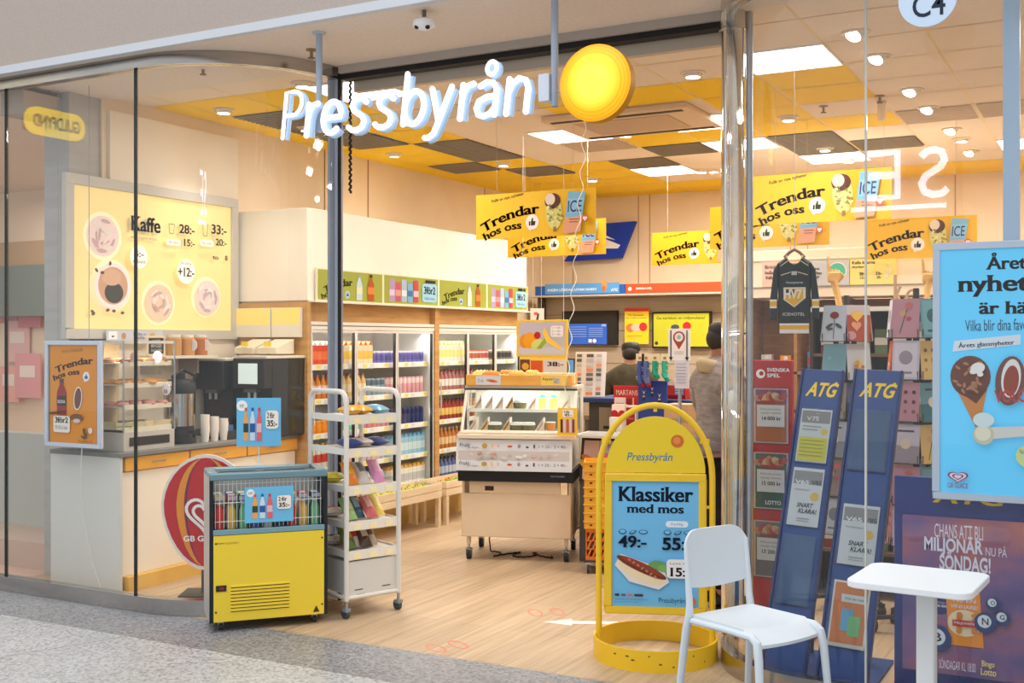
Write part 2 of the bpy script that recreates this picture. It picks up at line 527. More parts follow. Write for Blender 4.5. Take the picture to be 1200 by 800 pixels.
for k, (u, v, s_, c_) in enumerate(((4, 350, .5, (226, 150, 150)), (20, 400, .42, (236, 190, 180)), (34, 360, .4, (222, 130, 130)), (10, 450, .36, (240, 176, 160)), (32, 440, .44, (230, 160, 160)))):
    p = onY(u, v, 9.178 - .025 * k)
    m = MB(); m.box((-s_ / 2, 0, -s_ * .6), (s_ / 2, .02, s_ * .6), c_); m.box((-s_ * .3, -.004, -.02), (s_ * .3, 0, .12), (244, 226, 214))
    o = m.build('wall_card'); o.location = p
    tag(o, 'pink card on the neighbouring shop wall behind the left window, ' + ['top left', 'middle', 'top right', 'lowest left', 'lower right'][k], 'poster', 'pink cards next door')

# ------------------------------------------------------------------ ceiling with its tiles
LC = {(c, r) for c, r in PANELS}
VENT = {(-4, 4), (-5, 5), (-8, -1), (-8, 0), (-8, 1), (-7, 2), (-7, 3), (-8, 4), (-7, 5), (-2, 4), (-1, 5), (3, 4), (-2, 5)}
PERF = {(-5, 3), (0, 3), (1, 3)}
YL = {(c, 0) for c in range(-4, 0)} | {(-2, 1), (-1, 1), (-2, 2), (-2, 3), (-1, 3), (-4, 2), (-4, 3), (-3, 3)}
YL |= {(c, r) for c in (-9, -8, -7) for r in range(-2, 11)} | {(c, r) for c in range(-9, 8) for r in (8, 9)} | {(-6, 5), (-6, 7), (-6, 6)}
GRILL = mat((104, 94, 80), 0.7)
ce = MB()
LINE = (204, 172, 134)
for c in range(-9, 12):
    for r in range(-3, 10):
        x0, y0 = GX + c * TX, GY + r * TY
        x1, y1 = x0 + TX, y0 + TY
        x0 = max(x0, XW); x1 = min(x1, 5); y0 = max(y0, 5.95); y1 = min(y1, YB)
        if x1 <= x0 or y1 <= y0: continue
        g = 0.008
        m = TILEY if (c, r) in YL else TILE
        if (c, r) in VENT: m = GRILL
        ce.quad([(x0 + g, y0 + g, CEIL), (x0 + g, y1 - g, CEIL), (x1 - g, y1 - g, CEIL), (x1 - g, y0 + g, CEIL)], m)
        if (c, r) in VENT or (c, r) in PERF:
            k = 11
            for i in range(k):
                yy = y0 + .03 + (y1 - y0 - .06) * i / (k - 1)
                ce.box((x0 + .02, yy - .010, CEIL - .012), (x1 - .02, yy + .008, CEIL - .001), (150, 138, 120) if (c, r) in VENT else (214, 192, 166))
ce.quad([(XW, 5.95, CEIL + .002), (XW, YB, CEIL + .002), (5, YB, CEIL + .002), (5, 5.95, CEIL + .002)], (240, 212, 160))
struct(ce.build('ceiling', smooth=False))
ce = MB(); ce.box((XW - .2, 5.95, CEIL + .02), (5.1, YB + .2, CEIL + .12), (120, 110, 100)); struct(ce.build('ceiling', smooth=False))

PANELM = mat((255, 252, 246), 0.5, 0, 3.2)
for k, (c, r) in enumerate(PANELS):
    x0, y0 = GX + c * TX, GY + r * TY
    names = ['square lit ceiling panel nearest the right hand window', 'square lit ceiling panel behind the yellow disc sign', 'square lit ceiling panel touching the air conditioning cassette',
             'square lit ceiling panel two tiles behind the cassette', 'square lit ceiling panel deep in the shop, right of the steel pipe', 'square lit ceiling panel farthest back, left of the steel pipe']
    t = thing('ceiling_light', names[k] if k < 6 else 'square lit ceiling panel outside the view to the side', 'ceiling light', (x0 + TX / 2, y0 + TY / 2, CEIL), 0, 'square ceiling lights')
    h = TX / 2 - .012
    m = MB(); m.box((-h, -h, -.008), (h, h, -.002), PANELM); m.build('diffuser', t)
    m = MB()
    for a, b in (((-h - .01, -h - .01), (h + .01, -h)), ((-h - .01, h), (h + .01, h + .01)), ((-h - .01, -h), (-h, h)), ((h, -h), (h + .01, h))):
        m.box((a[0], a[1], -.012), (b[0], b[1], 0), WHITE)
    m.build('rim', t)

# air conditioning cassette
t = thing('air_conditioning_cassette', 'beige square air conditioning cassette in the ceiling behind the yellow disc sign', 'air conditioner', (-3.52, 8.55, CEIL))
m = MB(); m.box((-.62, -.42, -.05), (.62, .50, 0), (222, 196, 166)); m.build('cover', t, .012)
for y_ in (-.37, .39):
    m = MB(); m.box((-.56, y_, -.054), (.56, y_ + .055, -.05), (50, 40, 34)); m.build('outlet', t)
m = MB(); m.box((-.40, -.24, -.056), (.40, .32, -.05), (196, 168, 140)); m.build('intake_grille', t)

# spotlights
def spotlight(x, y, label, tilt, group, glow=True, z=CEIL, power=24, cone=95):
    t = thing('recessed_spotlight', label, 'spotlight', (x, y, z), 0, group)
    m = MB(); m.lathe([(.085, 0), (.085, -.008), (.066, -.012), (.060, 0)], (226, 208, 188), 20); m.build('rim', t)
    m = MB(frame((0, 0, .012), tilt[0], tilt[1])); m.lathe([(.055, .03), (.055, -.035), (.048, -.045), (.0, -.040)], (240, 232, 220), 18, ms=[(236, 228, 216), (236, 228, 216), mat((255, 250, 240), .5, 0, 9.0 if glow else 1.0)])
    m.build('lamp', t)
    l = bpy.data.lights.new('spot', 'SPOT'); l.energy = power; l.color = WARM; l.spot_size = R(cone); l.spot_blend = .8; l.shadow_soft_size = .05
    o = bpy.data.objects.new('spot', l); o.location = (x, y, z - .09); o.rotation_euler = (tilt[1] * .5, 0, tilt[0]); COL.objects.link(o)
for k, (u, v) in enumerate([(1003, 38), (1029, 66), (1068, 105), (1088, 126), (1115, 151), (1137, 177)]):
    p = onZ(u, v, CEIL)
    place = ['nearest the round white aisle sign', 'second nearest the round white aisle sign', 'third from the round white aisle sign', 'fourth from the round aisle sign',
             'fifth from the round white aisle sign', 'farthest back of the right hand row']
    spotlight(p.x, p.y, 'tilted spotlight of the right row, ' + place[k], (R(152), R(36)), 'tilted spotlights right of the pipe')
for k, (u, v) in enumerate([(812, 85), (733, 156), (967, 173), (590, 191), (924, 137), (822, 199), (1127, 162)]):
    p = onZ(u, v, CEIL)
    lab = ['bright round downlight in the ceiling between disc sign and steel pipe', 'bright round downlight in the yellow tile behind the cassette', 'small round downlight before the lit panel right of the steel pipe',
           'small round downlight left of the far ceiling panel', 'bright downlight in yellow tiles just right of the steel pipe', 'faint round downlight farthest back beside the steel pipe', 'small round downlight in the cream tiles far right'][k]
    spotlight(p.x, p.y, lab, (0, 0), 'straight downlights')
for k, (u, v) in enumerate([(355, 97), (462, 180)]):
    p = onZ(u, v, CEIL)
    spotlight(p.x, p.y, ['recessed downlight above the curved left window beside the sign rod', 'unlit round downlight in the yellow tiles above the cream cooler fascia'][k], (0, 0), 'straight downlights', k == 0)
HID = ['recessed downlight in the yellow tiles above the coffee lightbox', 'recessed downlight in the yellow tiles above the front of the cream fascia', 'recessed downlight in the rear ceiling before the dark blue logo sign', 'recessed downlight in the rear ceiling behind the steel pipe', 'recessed downlight in the rear ceiling above the pastel menu cards', 'recessed downlight in the rear ceiling above the two wall screens']
for k, (x, y) in enumerate([(-6.2, 6.7), (-6.1, 7.6), (-5.2, 11.5), (-2.4, 11.5), (.2, 10.8), (-3.8, 11.5)]):  # unseen downlights added, the rear ones strong and wide to brighten the back wall
    spotlight(x, y, HID[k], (0, 0), 'straight downlights', power=24 if k < 2 else 75, cone=95 if k < 2 else 150)

# ------------------------------------------------------------------ mall soffit, fascia, glass front
SOFF = noise_mat('soffit_plaster', [(0.35, (226, 212, 198)), (0.65, (232, 219, 206))], nscale=40, rough=.85)
FASC = noise_mat('fascia_metal', [(0.35, (178, 165, 155)), (0.65, (186, 173, 163))], (1, 1, 1), 120, 2, 0.38, 0.25)
w = MB(); w.box((-30, 5.05, 3.5), (10, 5.98, 3.56), SOFF); struct(w.build('ceiling', smooth=False))
w = MB(); w.box((-30, 5.02, 3.5), (10, 5.06, 7.2), FASC); w.box((-30, 5.005, 3.49), (10, 5.05, 3.54), (205, 208, 214)); struct(w.build('wall_front', smooth=False))

RAD = 0.86
def arcpath(cx, a0, a1, n=14, RAD=0.86):
    return [(cx + RAD * math.cos(R(a0 + (a1 - a0) * i / n)), 6.0 + RAD * math.sin(R(a0 + (a1 - a0) * i / n))) for i in range(n + 1)]
def ribbon(mb, path, th, z0, z1, m):
    L_, R_ = [], []
    for i, p in enumerate(path):
        a = Vector(path[max(i - 1, 0)]); b = Vector(path[min(i + 1, len(path) - 1)])
        t = (b - a).normalized(); n = Vector((-t.y, t.x))
        L_.append(Vector(p) + n * th / 2); R_.append(Vector(p) - n * th / 2)
    n = len(path)
    vs = [(p.x, p.y, z0) for p in L_] + [(p.x, p.y, z1) for p in L_] + [(p.x, p.y, z0) for p in R_] + [(p.x, p.y, z1) for p in R_]
    fs = []
    for i in range(n - 1):
        fs += [(i, i + 1, n + i + 1, n + i), (2 * n + i, 3 * n + i, 3 * n + i + 1, 2 * n + i + 1), (n + i, n + i + 1, 3 * n + i + 1, 3 * n + i), (i, 2 * n + i, 2 * n + i + 1, i + 1)]
    fs += [(0, n, 3 * n, 2 * n), (n - 1, 3 * n - 1, 4 * n - 1, 2 * n - 1)]
    mb.add(vs, fs, m)
LEFTP = [(-12, 5.14), (-6.72, 5.14), (-5.42, 5.14)] + arcpath(-5.42, -90, 0)[1:]
RIGHTP = arcpath(-1.275, 180, 270, 14, .6) + [(3.2, 5.4)]
k = 0
for path in ([(-12, 5.14), (-6.73, 5.14)], [(-6.71, 5.14), (-5.50, 5.14)], [(-5.48, 5.14), (-5.42, 5.14)] + arcpath(-5.42, -90, -3)[1:], arcpath(-1.275, 184, 270, 14, .6) + [(-1.055, 5.4)], [(-1.045, 5.4), (.62, 5.4)], [(.64, 5.4), (3.2, 5.4)]):
    k += 1
    w = MB(); ribbon(w, path, .012, .10, 3.42, GLASS); struct(w.build('window_%d' % k))
w = MB()
for p in (LEFTP, RIGHTP):
    ribbon(w, p, .07, 0.001, .10, STEEL)
    ribbon(w, p, .07, 3.42, 3.499, STEEL)
struct(w.build('trim_4'))
w = MB()
for x in (-6.72, -5.49): w.box((x - .006, 5.13, .1), (x + .006, 5.15, 3.42), (40, 46, 44))
for x in (-1.05, .63): w.box((x - .004, 5.39, .1), (x + .004, 5.41, 3.42), (196, 202, 200))
struct(w.build('trim_5', smooth=False))
# aluminium post left of the opening, roller-gate beam, steel pipe on the right
w = MB(); w.box((-4.62, 5.97, 0), (-4.535, 6.03, 3.5), mat((166, 174, 188), .45, .3)); w.box((-4.535, 5.97, 0), (-4.515, 5.985, 3.5), BLACK); w.box((-4.595, 5.964, 0), (-4.565, 5.97, 3.5), (140, 150, 166)); struct(w.build('trim_6', bevel=.004))
w = MB(); w.box((-4.5, 5.93, 3.45), (-1.9, 6.06, 3.5), (176, 166, 156)); w.box((-4.5, 5.96, 3.415), (-1.9, 6.05, 3.45), (24, 22, 22)); w.box((-4.5, 6.10, 3.36), (-1.9, 6.15, 3.5), (196, 180, 160)); struct(w.build('trim_7', smooth=False))
w = MB(); w.cyl((-1.875, 6.0, .1), (-1.875, 6.0, 3.5), .062, CHROME, 28); w.cyl((-1.875, 6.0, 3.40), (-1.875, 6.0, 3.5), .075, STEEL, 28); w.cyl((-1.79, 6.03, 0.1), (-1.79, 6.03, 3.5), .02, ALU, 12); struct(w.build('trim_8'))

# bead chain of the roller gate
m = MB(); m.tube([(-4.44 + .008 * math.sin(i * 2.0), 5.98, 3.40 - i * .012) for i in range(62)], .009, BLACK, 6)
tag(m.build('pull_chain'), 'dark coiled pull cord hanging beside the aluminium post of the entrance', 'cord')

# smoke sensor / camera on the soffit, sprinklers
p = onZ(497, 12, 3.5)
t = thing('dome_camera', 'small white security camera hanging from the soffit above the lit sign', 'camera', (p.x, p.y, 3.5))
m = MB(); m.cyl((0, 0, 0), (0, 0, -.05), .012, (120, 112, 104), 10); m.build('mount', t)
m = MB(); m.lathe([(.03, -.045), (.06, -.06), (.062, -.085), (.03, -.105), (0, -.11)], WHITE, 20); m.build('housing', t)
for q_ in ((-.025, -.035, -.095), (.035, -.02, -.1)):
    m = MB(); m.ball(q_, .013, BLACK); m.build('lens', t)
for k, (u, v, z, lab) in enumerate([(238, 78, CEIL, 'brass sprinkler head above the curved left window'), (365, 58, 3.5, 'brass sprinkler head on the soffit beside the left sign rod'), (1031, 112, CEIL, 'pale sprinkler housing hanging between yellow tiles and spotlights'), (965, 124, CEIL, 'small sprinkler head in the yellow tiles right of the steel pipe')]):
    p = onZ(u, v, z)
    t = thing('sprinkler', lab, 'sprinkler', (p.x, p.y, z))
    m = MB(); m.lathe([(.035, 0), (.035, -.006), (.01, -.01), (.01, -.04), (.004, -.05)], (150, 120, 84), 14); m.build('body', t)
    m = MB(); m.lathe([(.022, -.055), (.022, -.05)], (120, 96, 70), 12); m.build('deflector', t)
t = thing('motion_sensor', 'cream cylinder sensor hanging from the ceiling right of the yellow tiles', 'sensor', tuple(onZ(1033, 118, CEIL)))
m = MB(); m.lathe([(.03, 0), (.03, -.13), (.022, -.15), (0, -.155)], (238, 214, 180), 16); m.build('housing', t)
m = MB(); m.cyl((0, 0, .0), (0, 0, -.02), .036, (210, 190, 160), 16); m.build('mount', t)

# ------------------------------------------------------------------ lit shop sign
SY = 5.15
t = thing('shop_sign', 'white neon style letter sign hanging on two rods in front of the entrance', 'sign', (0, 0, 0))
NEON = mat((246, 250, 255), .4, 0, .85)
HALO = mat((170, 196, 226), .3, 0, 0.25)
S_ = [(.70, .86), (.55, .97), (.36, 1.0), (.15, .94), (.08, .76), (.18, .62), (.38, .52), (.58, .42), (.68, .26), (.60, .08), (.38, 0), (.15, .02), (0, .12)]
GLY = {
 'P': [[(0, 0), (0, 1.48), (.35, 1.48)] + arc2(.42, 1.1, .36, .38, 90, -90, 10) + [(0.02, .72)]],
 'r': [[(0, 0), (0, 1.0)], [(0, .55), (.06, .8), (.2, .96), (.42, 1.0)]],
 'e': [[(0.02, .5), (.8, .5)] + arc2(.41, .5, .40, .5, 0, 312, 20)[1:]],
 's': [S_],
 'b': [[(0, 0.02), (0, 1.55)], arc2(.41, .5, .41, .5, 180, -180, 22)],
 'y': [[(0, 1.0), (.36, .05)], [(.8, 1.0), (.34, -.12), (.22, -.36), (.05, -.46), (-.12, -.46)]],
 'a': [[(.12, .9), (.36, 1.0), (.62, .96), (.78, .78), (.78, .02)], [(.78, .58), (.4, .56), (.12, .46), (.04, .26), (.14, .06), (.36, 0), (.6, .06), (.78, .24)], arc2(.5, 1.40, .19, .19, 0, 360, 14)],
 'n': [[(0, 0), (0, 1.0)], [(0, .6), (.12, .86), (.38, 1.0), (.64, .92), (.76, .68), (.76, 0)]],
}
zb = 0.5 * (onY(329, 163, SY).z + onY(618, 130, SY).z)
XH = 0.178
for ch, u in zip('PressbyranX', (331, 359, 377, 408, 439, 472, 503, 539, 556, 593)):
    x0 = onY(u, 150, SY).x
    m = MB()
    hb = MB()
    for st in GLY[ch]:
        pts = [(x0 + (px * .86 + .12 * py) * XH, SY, zb + py * XH) for px, py in st]
        q_ = .0115 if len(st) == 15 else .0162; m.tube(pts, q_, NEON, 10)
        for q in (pts[0], pts[-1]): m.ball(q, q_ * .99, NEON, 10, 6)
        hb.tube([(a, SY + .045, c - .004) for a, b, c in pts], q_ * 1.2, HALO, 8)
    L_ = m.build('letter', t); hb.build('halo', L_)
m = MB(); m.box((onY(352, 0, SY).x, SY + .07, zb + .03), (onY(655, 0, SY).x, SY + .10, zb + .10), PLEXI); m.build('rail', t)
for u in (374, 650):
    x = onY(u, 60, 5.24).x
    m = MB(); m.cyl((x, 5.24, zb + .03), (x, 5.24, 3.5), .019, (168, 178, 194), 12); m.cyl((x, 5.24, 3.49), (x, 5.24, 3.5), .04, (190, 196, 204), 14); m.build('rod', t)
m = MB(); x = onY(640, 0, 5.24).x; m.box((x - .03, SY + .06, zb + .06), (x + .03, SY + .13, zb + .2), (214, 222, 232)); m.build('driver_box', t)
c = onY(697, 97, 5.12)
t = thing('disc_sign', 'round glowing yellow disc sign with raised rings beside the white letters', 'sign', c)
T_ = frame((0, 0, 0), 0, PI / 2)
m = MB(T_)
prof = [(.192, -.06), (.192, .0)]
ms = [(206, 140, 20)]
for i, (rr, col) in enumerate([(.188, (250, 176, 22)), (.176, (246, 168, 18)), (.172, (255, 190, 30)), (.160, (250, 178, 22)), (.156, (255, 196, 34)), (.144, (252, 184, 24)), (.14, (255, 200, 36)), (.128, (255, 206, 44)), (.112, (255, 214, 52)), (.09, (255, 226, 66)), (.0, (255, 236, 84))]):
    prof.append((rr, .004 + .003 * i)); ms.append(mat(col, .4, 0, .42))
m.lathe(prof, YEL, 48, ms=ms); m.build('lens_disc', t)
m = MB(T_); m.lathe([(.10, -.09), (.10, -.06)], (150, 120, 60), 24); m.build('back_box', t)
m = MB(); m.box((-.2, .05, -.02), (-.05, .075, .02), ALU); m.build('bracket', t)

# round aisle sign and grey bar on the right window
c = onY(1087, -1, 5.05)
t = thing('aisle_sign', 'round white sign lettered C4 hung from the soffit at top right', 'sign', c)
m = MB(frame((0, 0, 0), 0, PI / 2)); m.lathe([(.118, -.006), (.118, .006)], (206, 224, 244), 40); m.build('plate', t)
a = Art(.2, .2, frame((-.1, -.0065, -.1))); a.text('C4', .2, .12, .86, .62, NAVY, .01); a.build('lettering', t)
m = MB(); m.cyl((0, .0, .11), (0, .0, 3.5 - c.z), .003, ALU, 6); m.build('wire', t)
# ------------------------------------------------------------------ coffee corner on the left wall
CX = -5.95                                                      # front of the counter
t = thing('coffee_counter', 'cream coffee counter with grey end panel behind the left window', 'counter', (CX, 5.45, 0))
m = MB(); m.box((-.66, 0.0, .10), (-.02, 1.84, .81), CREAM); m.build('body', t, .004)
m = MB(); m.box((-.68, -.02, .0), (0.005, 0.0, .915), (222, 220, 212)); m.build('end_panel', t)
m = MB(); m.box((-.66, 0.03, 0), (.03, 1.84, .10), noise_mat('yellow_plinth', [(.3, (222, 172, 70)), (.7, (236, 190, 90))], nscale=6)); m.build('plinth', t)
m = MB(); m.box((-.68, -.03, .915), (.02, 1.84, .945), (128, 126, 120)); m.build('worktop', t, .004)
for k in range(3):
    y0 = .03 + k * .61
    m = MB(); m.box((-.03, y0, .815), (.0, y0 + .595, .91), (236, 170, 52)); dr = m.build('drawer', t, .004)
    m = MB(); m.tube([(.0, y0 + .24, .865), (.02, y0 + .25, .865), (.02, y0 + .35, .865), (.0, y0 + .36, .865)], .005, ALU, 6); m.build('handle', dr)

# backlit coffee menu
p0 = onX(87.5, 385, XW + .07); p1 = onX(272.5, 245, XW + .07); ptop = onX(87.5, 215, XW + .07)
bw, bh = p1.y - p0.y, ptop.z - p0.z
t = thing('coffee_menu_lightbox', 'pale yellow coffee price lightbox on the left wall, pictures of pastries and a cup', 'menu board', (XW + .07, p0.y, p0.z), PI / 2)
m = MB(); fw = .075
for a_, b_ in (((-fw, 0, -fw), (bw + fw, .05, 0)), ((-fw, 0, bh), (bw + fw, .05, bh + fw)), ((-fw, 0, 0), (0, .05, bh)), ((bw, 0, 0), (bw + fw, .05, bh))):
    m.box(a_, b_, (204, 198, 186))
m.build('frame', t, .004)
PALEY = mat((242, 216, 146), .6, 0, .30)
a = Art(bw, bh, None, .02); a.fill(PALEY)
GW = mat((250, 240, 224), .6, 0, .3)
for cx, cy, rr in ((.165, .66, .155), (.5, .2, .15), (.82, .26, .145), (.21, .31, .17)): a.ell(cx, cy, rr * 1.12, rr * 1.12, mat((250, 232, 186), .6, 0, .32))
def swirl(cx, cy, rr, c1, c2, rnd):
    a.ell(cx, cy, rr, rr, c1)
    for i in range(16):
        an = rnd.uniform(0, 360); q = rnd.uniform(.2, .8) * rr
        a.ell(cx + q * a.h / a.w * math.cos(R(an)), cy + q * math.sin(R(an)), rr * .30, rr * .09, c2 if i % 2 else (250, 236, 226), an + 90, 10)
rn = random.Random(4)
PB, PB2, PB3 = mat((226, 200, 190), .6, 0, .3), mat((190, 156, 150), .6, 0, .3), mat((232, 190, 160), .6, 0, .3)
swirl(.165, .66, .145, PB, PB2, rn); swirl(.5, .2, .14, PB3, PB2, rn); swirl(.82, .26, .135, PB, mat((178, 160, 170), .6, 0, .3), rn)
a.ell(.21, .31, .165, .165, mat((236, 214, 206), .6, 0, .35)); a.ell(.21, .31, .135, .135, (222, 170, 136)); a.ell(.215, .26, .085, .075, (70, 66, 62)); a.ell(.2, .37, .09, .06, (228, 184, 150))
for i in range(9): a.ell(.08 + rn.random() * .27, .1 + rn.random() * .12 + (.25 if i > 5 else 0), .018, .012, (110, 84, 60), rn.uniform(0, 180), 8)
TX_ = (120, 108, 92)
a.text('Kaffe', .31, .72, .495, .83, TX_, .014, True); a.text('eller dagens dryck', .31, .655, .47, .685, (170, 150, 112), 0)
a.text('28:-', .615, .74, .72, .81, TX_, .012, True); a.text('15:-', .645, .645, .72, .70, TX_, .012, True)
a.text('33:-', .835, .765, .945, .84, TX_, .012, True); a.text('20:-', .865, .675, .945, .73, TX_, .012, True)
a.rrect(.53, .64, .625, .685, .02, GW); a.rrect(.755, .66, .85, .71, .02, GW); a.text('fyll själv', .545, .65, .61, .675, (190, 150, 120), 0); a.text('fyll själv', .77, .67, .835, .695, (190, 150, 120), 0)
a.line([(.545, .80), (.55, .73), (.575, .73), (.58, .80), (.545, .80)], .008, (170, 160, 120)); a.line([(.77, .83), (.775, .74), (.8, .74), (.805, .83), (.77, .83)], .008, (170, 160, 120))
a.ell(.355, .53, .085, .085, GW); a.text('5:-', .325, .53, .385, .575, TX_, .012, True); a.text('rabatt', .318, .485, .395, .51, TX_, .0)
a.ell(.655, .45, .095, .095, GW); a.text('+12:-', .60, .41, .71, .48, TX_, .012, True); a.text('fralla', .62, .50, .69, .525, (170, 150, 120), 0)
a.text('to', .835, .56, .88, .59, TX_, .01, True); a.text('8', .925, .56, .945, .60, TX_, .012, True)
a.build('print', t)
# price strip under it
q0 = onX(125, 398, XW + .1); q1 = onX(191, 387, XW + .1)
t = thing('shelf_price_strip', 'grey strip with cup and pastry pictures under the coffee lightbox', 'price strip', (XW + .1, q0.y, q0.z - .005), PI / 2)
m = MB(); sw, sh = q1.y - q0.y, .075; m.box((0, 0, 0), (sw, .01, sh), (206, 208, 214)); m.build('strip', t)
a = Art(sw, sh); a.rect(.03, .12, .18, .9, WHITE); a.ell(.105, .4, .18, .1, (120, 110, 110)); a.ell(.29, .45, .28, .33, (196, 140, 100)); a.text('Kaffe o', .46, .52, .68, .8, (100, 100, 130), 0); a.text('fralla', .46, .15, .66, .42, (100, 100, 130), 0); a.ell(.8, .5, .34, .3, (226, 168, 80)); a.build('print', t)
# wooden back board above the counter, white strip
t = thing('wall_shelf', 'narrow white wall shelf above the coffee machines, holding cups and jars', 'shelf', (XW + .03, 6.15, 1.57))
m = MB(); m.box((0, 0, 0), (.30, .62, .022), (224, 214, 196)); m.build('board', t)
for y_ in (.1, .5):
    m = MB(); m.box((0, y_ - .01, -.12), (.2, y_ + .01, 0), (150, 140, 126)); m.build('bracket', t)
def menu_panel(x0, x1, label):
    z0, z1 = onY(300, 395, 7.30).z, onY(300, 361, 7.30).z
    t = thing('coffee_menu_sign', label, 'menu board', (x0, 7.265, z0))
    m = MB(); m.box((0, 0, 0), (x1 - x0, .03, z1 - z0), (240, 232, 216)); m.build('panel', t)
    a = Art(x1 - x0, z1 - z0); a.rect(.02, .42, .98, .98, mat((244, 214, 122), .6, 0, .25)); a.build('print', t)
    t['group'] = 'menu panels under the fascia'
menu_panel(-6.60, -6.21, 'short pale yellow menu panel under the cream fascia, left one'); menu_panel(-6.20, -5.9, 'short pale yellow menu panel under the cream fascia, beside the wooden cooler end')

# pastry display case
t = thing('pastry_case', 'glass pastry case with four lit shelves standing on the coffee counter', 'display case', (CX - .04, 5.5, .945))
D, Wd, Hh = -.58, .47, .76
m = MB(); m.box((D, 0, 0), (0, Wd, .13), (196, 190, 178)); m.box((0, .05, .035), (.004, Wd - .05, .095), (50, 44, 40)); m.build('base', t, .004)
m = MB()
m.box((D, 0, Hh - .02), (0, Wd, Hh), (214, 208, 196)); m.build('top', t)
m = MB(); m.box((D, 0, .13), (D + .02, Wd, Hh), (216, 196, 160)); m.build('back', t)
for z_ in (.145, .30, .45, .60):
    m = MB(); m.box((D + .02, .012, z_), (-.02, Wd - .012, z_ + .008), (226, 214, 190)); m.box((-.02, .012, z_ - .015), (-.016, Wd - .012, z_ + .02), (236, 224, 200)); m.build('shelf', t)
m = MB(); m.quad([(0, 0, .13), (0, Wd, .13), (0, Wd, Hh - .02), (0, 0, Hh - .02)], THIN); m.build('front_glass', t)
m = MB(); m.quad([(D, 0, .13), (0, 0, .13), (0, 0, Hh - .02), (D, 0, Hh - .02)], THIN); m.build('side_glass', t)
for y_ in (0, Wd):
    m = MB(); m.cyl((0, y_, .13), (0, y_, Hh), .006, ALU, 8); m.build('corner_post', t)
area('case_strip', (CX - .25, 5.73, .945 + Hh - .03), .35, 3.2, (1, .93, .8), sy=.3)
rn = random.Random(9)
PAST = [('croissant', 'golden curved croissant'), ('cinnamon_bun', 'brown swirled cinnamon bun'), ('sandwich', 'wrapped pale sandwich'), ('doughnut', 'pink glazed doughnut')]
def pastry(kind, col):
    m = MB()
    if kind == 'croissant':
        pts = [(.045 * math.cos(R(x)), .045 * math.sin(R(x)), .014) for x in range(-30, 211, 20)]
        n = len(pts); m.tube(pts, [.004 + .016 * math.sin(PI * i / (n - 1)) for i in range(n)], col, 8)
    elif kind == 'cinnamon_bun':
        m.lathe([(.035, 0), (.043, .008), (.042, .024), (.02, .032), (0, .03)], col, 14)
        m.tube([(.032 * (1 - i / 26) * math.cos(i * .6), .032 * (1 - i / 26) * math.sin(i * .6), .028 + i * .0002) for i in range(24)], .004, (110, 70, 36), 5)
    elif kind == 'sandwich':
        m.prism([(-.05, -.03), (.05, -.03), (.05, .03)], .035, col); m.prism([(-.053, -.032), (.052, -.032), (.052, .033)], .008, (240, 226, 190), frame((0, 0, .035)))
        m.prism([(-.05, -.031), (.051, -.031), (.051, .03)], .006, (120, 160, 70), frame((0, 0, .014)))
    else:
        pts = [(.028 * math.cos(R(x)), .028 * math.sin(R(x)), .014) for x in range(0, 360, 24)]
        m.tube(pts, .015, col, 8, True)
    return m.build(kind)
shelf_names = ['bottom', 'second', 'third', 'top']
for si, z_ in enumerate((.153, .308, .458, .608)):
    kind, lab = [PAST[2], PAST[3], PAST[0], PAST[1]][si]
    col = {'croissant': (222, 164, 84), 'cinnamon_bun': (186, 124, 66), 'sandwich': (236, 214, 168), 'doughnut': (226, 150, 140)}[kind]
    src = None
    for i in range(4):
        for j in range(2):
            o = pastry(kind, col) if src is None else src.copy()
            if src is None: src = o
            else: COL.objects.link(o)
            o.location = (CX - .10 - j * .14 + rn.uniform(-.01, .01), 5.56 + i * .115 + rn.uniform(-.008, .008), .945 + z_)
            o.rotation_euler = (0, 0, rn.uniform(0, 6.28))
            tag(o, lab + ' on the %s shelf of the pastry case' % shelf_names[si], 'pastry', kind.replace('_', ' ') + ' pieces in the glass case')
# round price tags on the case
for k, (y_, z_, r_, lab) in enumerate(((5.80, 1.59, .045, 'large white round price tag high on the pastry case'), (5.88, 1.36, .042, 'white round tag with red lines on the pastry case'), (5.58, 1.59, .035, 'pink round tag at the left of the pastry case'))):
    o = MB(frame((CX - .03, y_, z_), 0, PI / 2)); o.lathe([(r_, 0), (r_, .004)], [(226, 230, 236), WHITE, (232, 190, 180)][k], 24)
    if k == 1:
        for q in (-.012, .0, .012): o.box((q - .003, -.03, .0045), (q + .003, -.002, .005), (150, 50, 40))
    else: o.box((-.012, -.02, .0045), (-.008, .025, .005), (120, 120, 140)); 
    tag(o.build('price_tag'), lab, 'price tag')

# thermos brewer
t = thing('thermos_brewer', 'stainless steel coffee urn with black lid and base on the counter', 'coffee urn', (CX - .22, 6.20, .945))
m = MB(); m.lathe([(.12, 0), (.12, .03), (.105, .05), (.105, .13)], BLACK, 24); m.build('base', t)
m = MB(); m.lathe([(.115, .13), (.115, .37)], STEEL, 28); m.build('tank', t)
m = MB(); m.lathe([(.12, .37), (.12, .43), (.09, .47), (.04, .48), (.04, .52), (0, .52)], BLACK, 24); m.build('lid', t)
m = MB(); m.tube([(.04, -.09, .42), (.05, -.12, .50), (.03, .0, .545), (.05, .11, .50), (.04, .09, .42)], .012, BLACK, 8); m.build('handle', t)
m = MB(); m.cyl((.115, 0, .09), (.15, 0, .09), .014, BLACK, 10); m.cyl((.145, 0, .05), (.145, 0, .1), .01, BLACK, 10); m.build('tap', t)
m = MB(); m.prism([(0, -.04), (.0, .04), (-.065, 0)], .002, (248, 208, 60), frame((.116, .01, .24), 0, PI / 2)); m.build('warning_label', t)
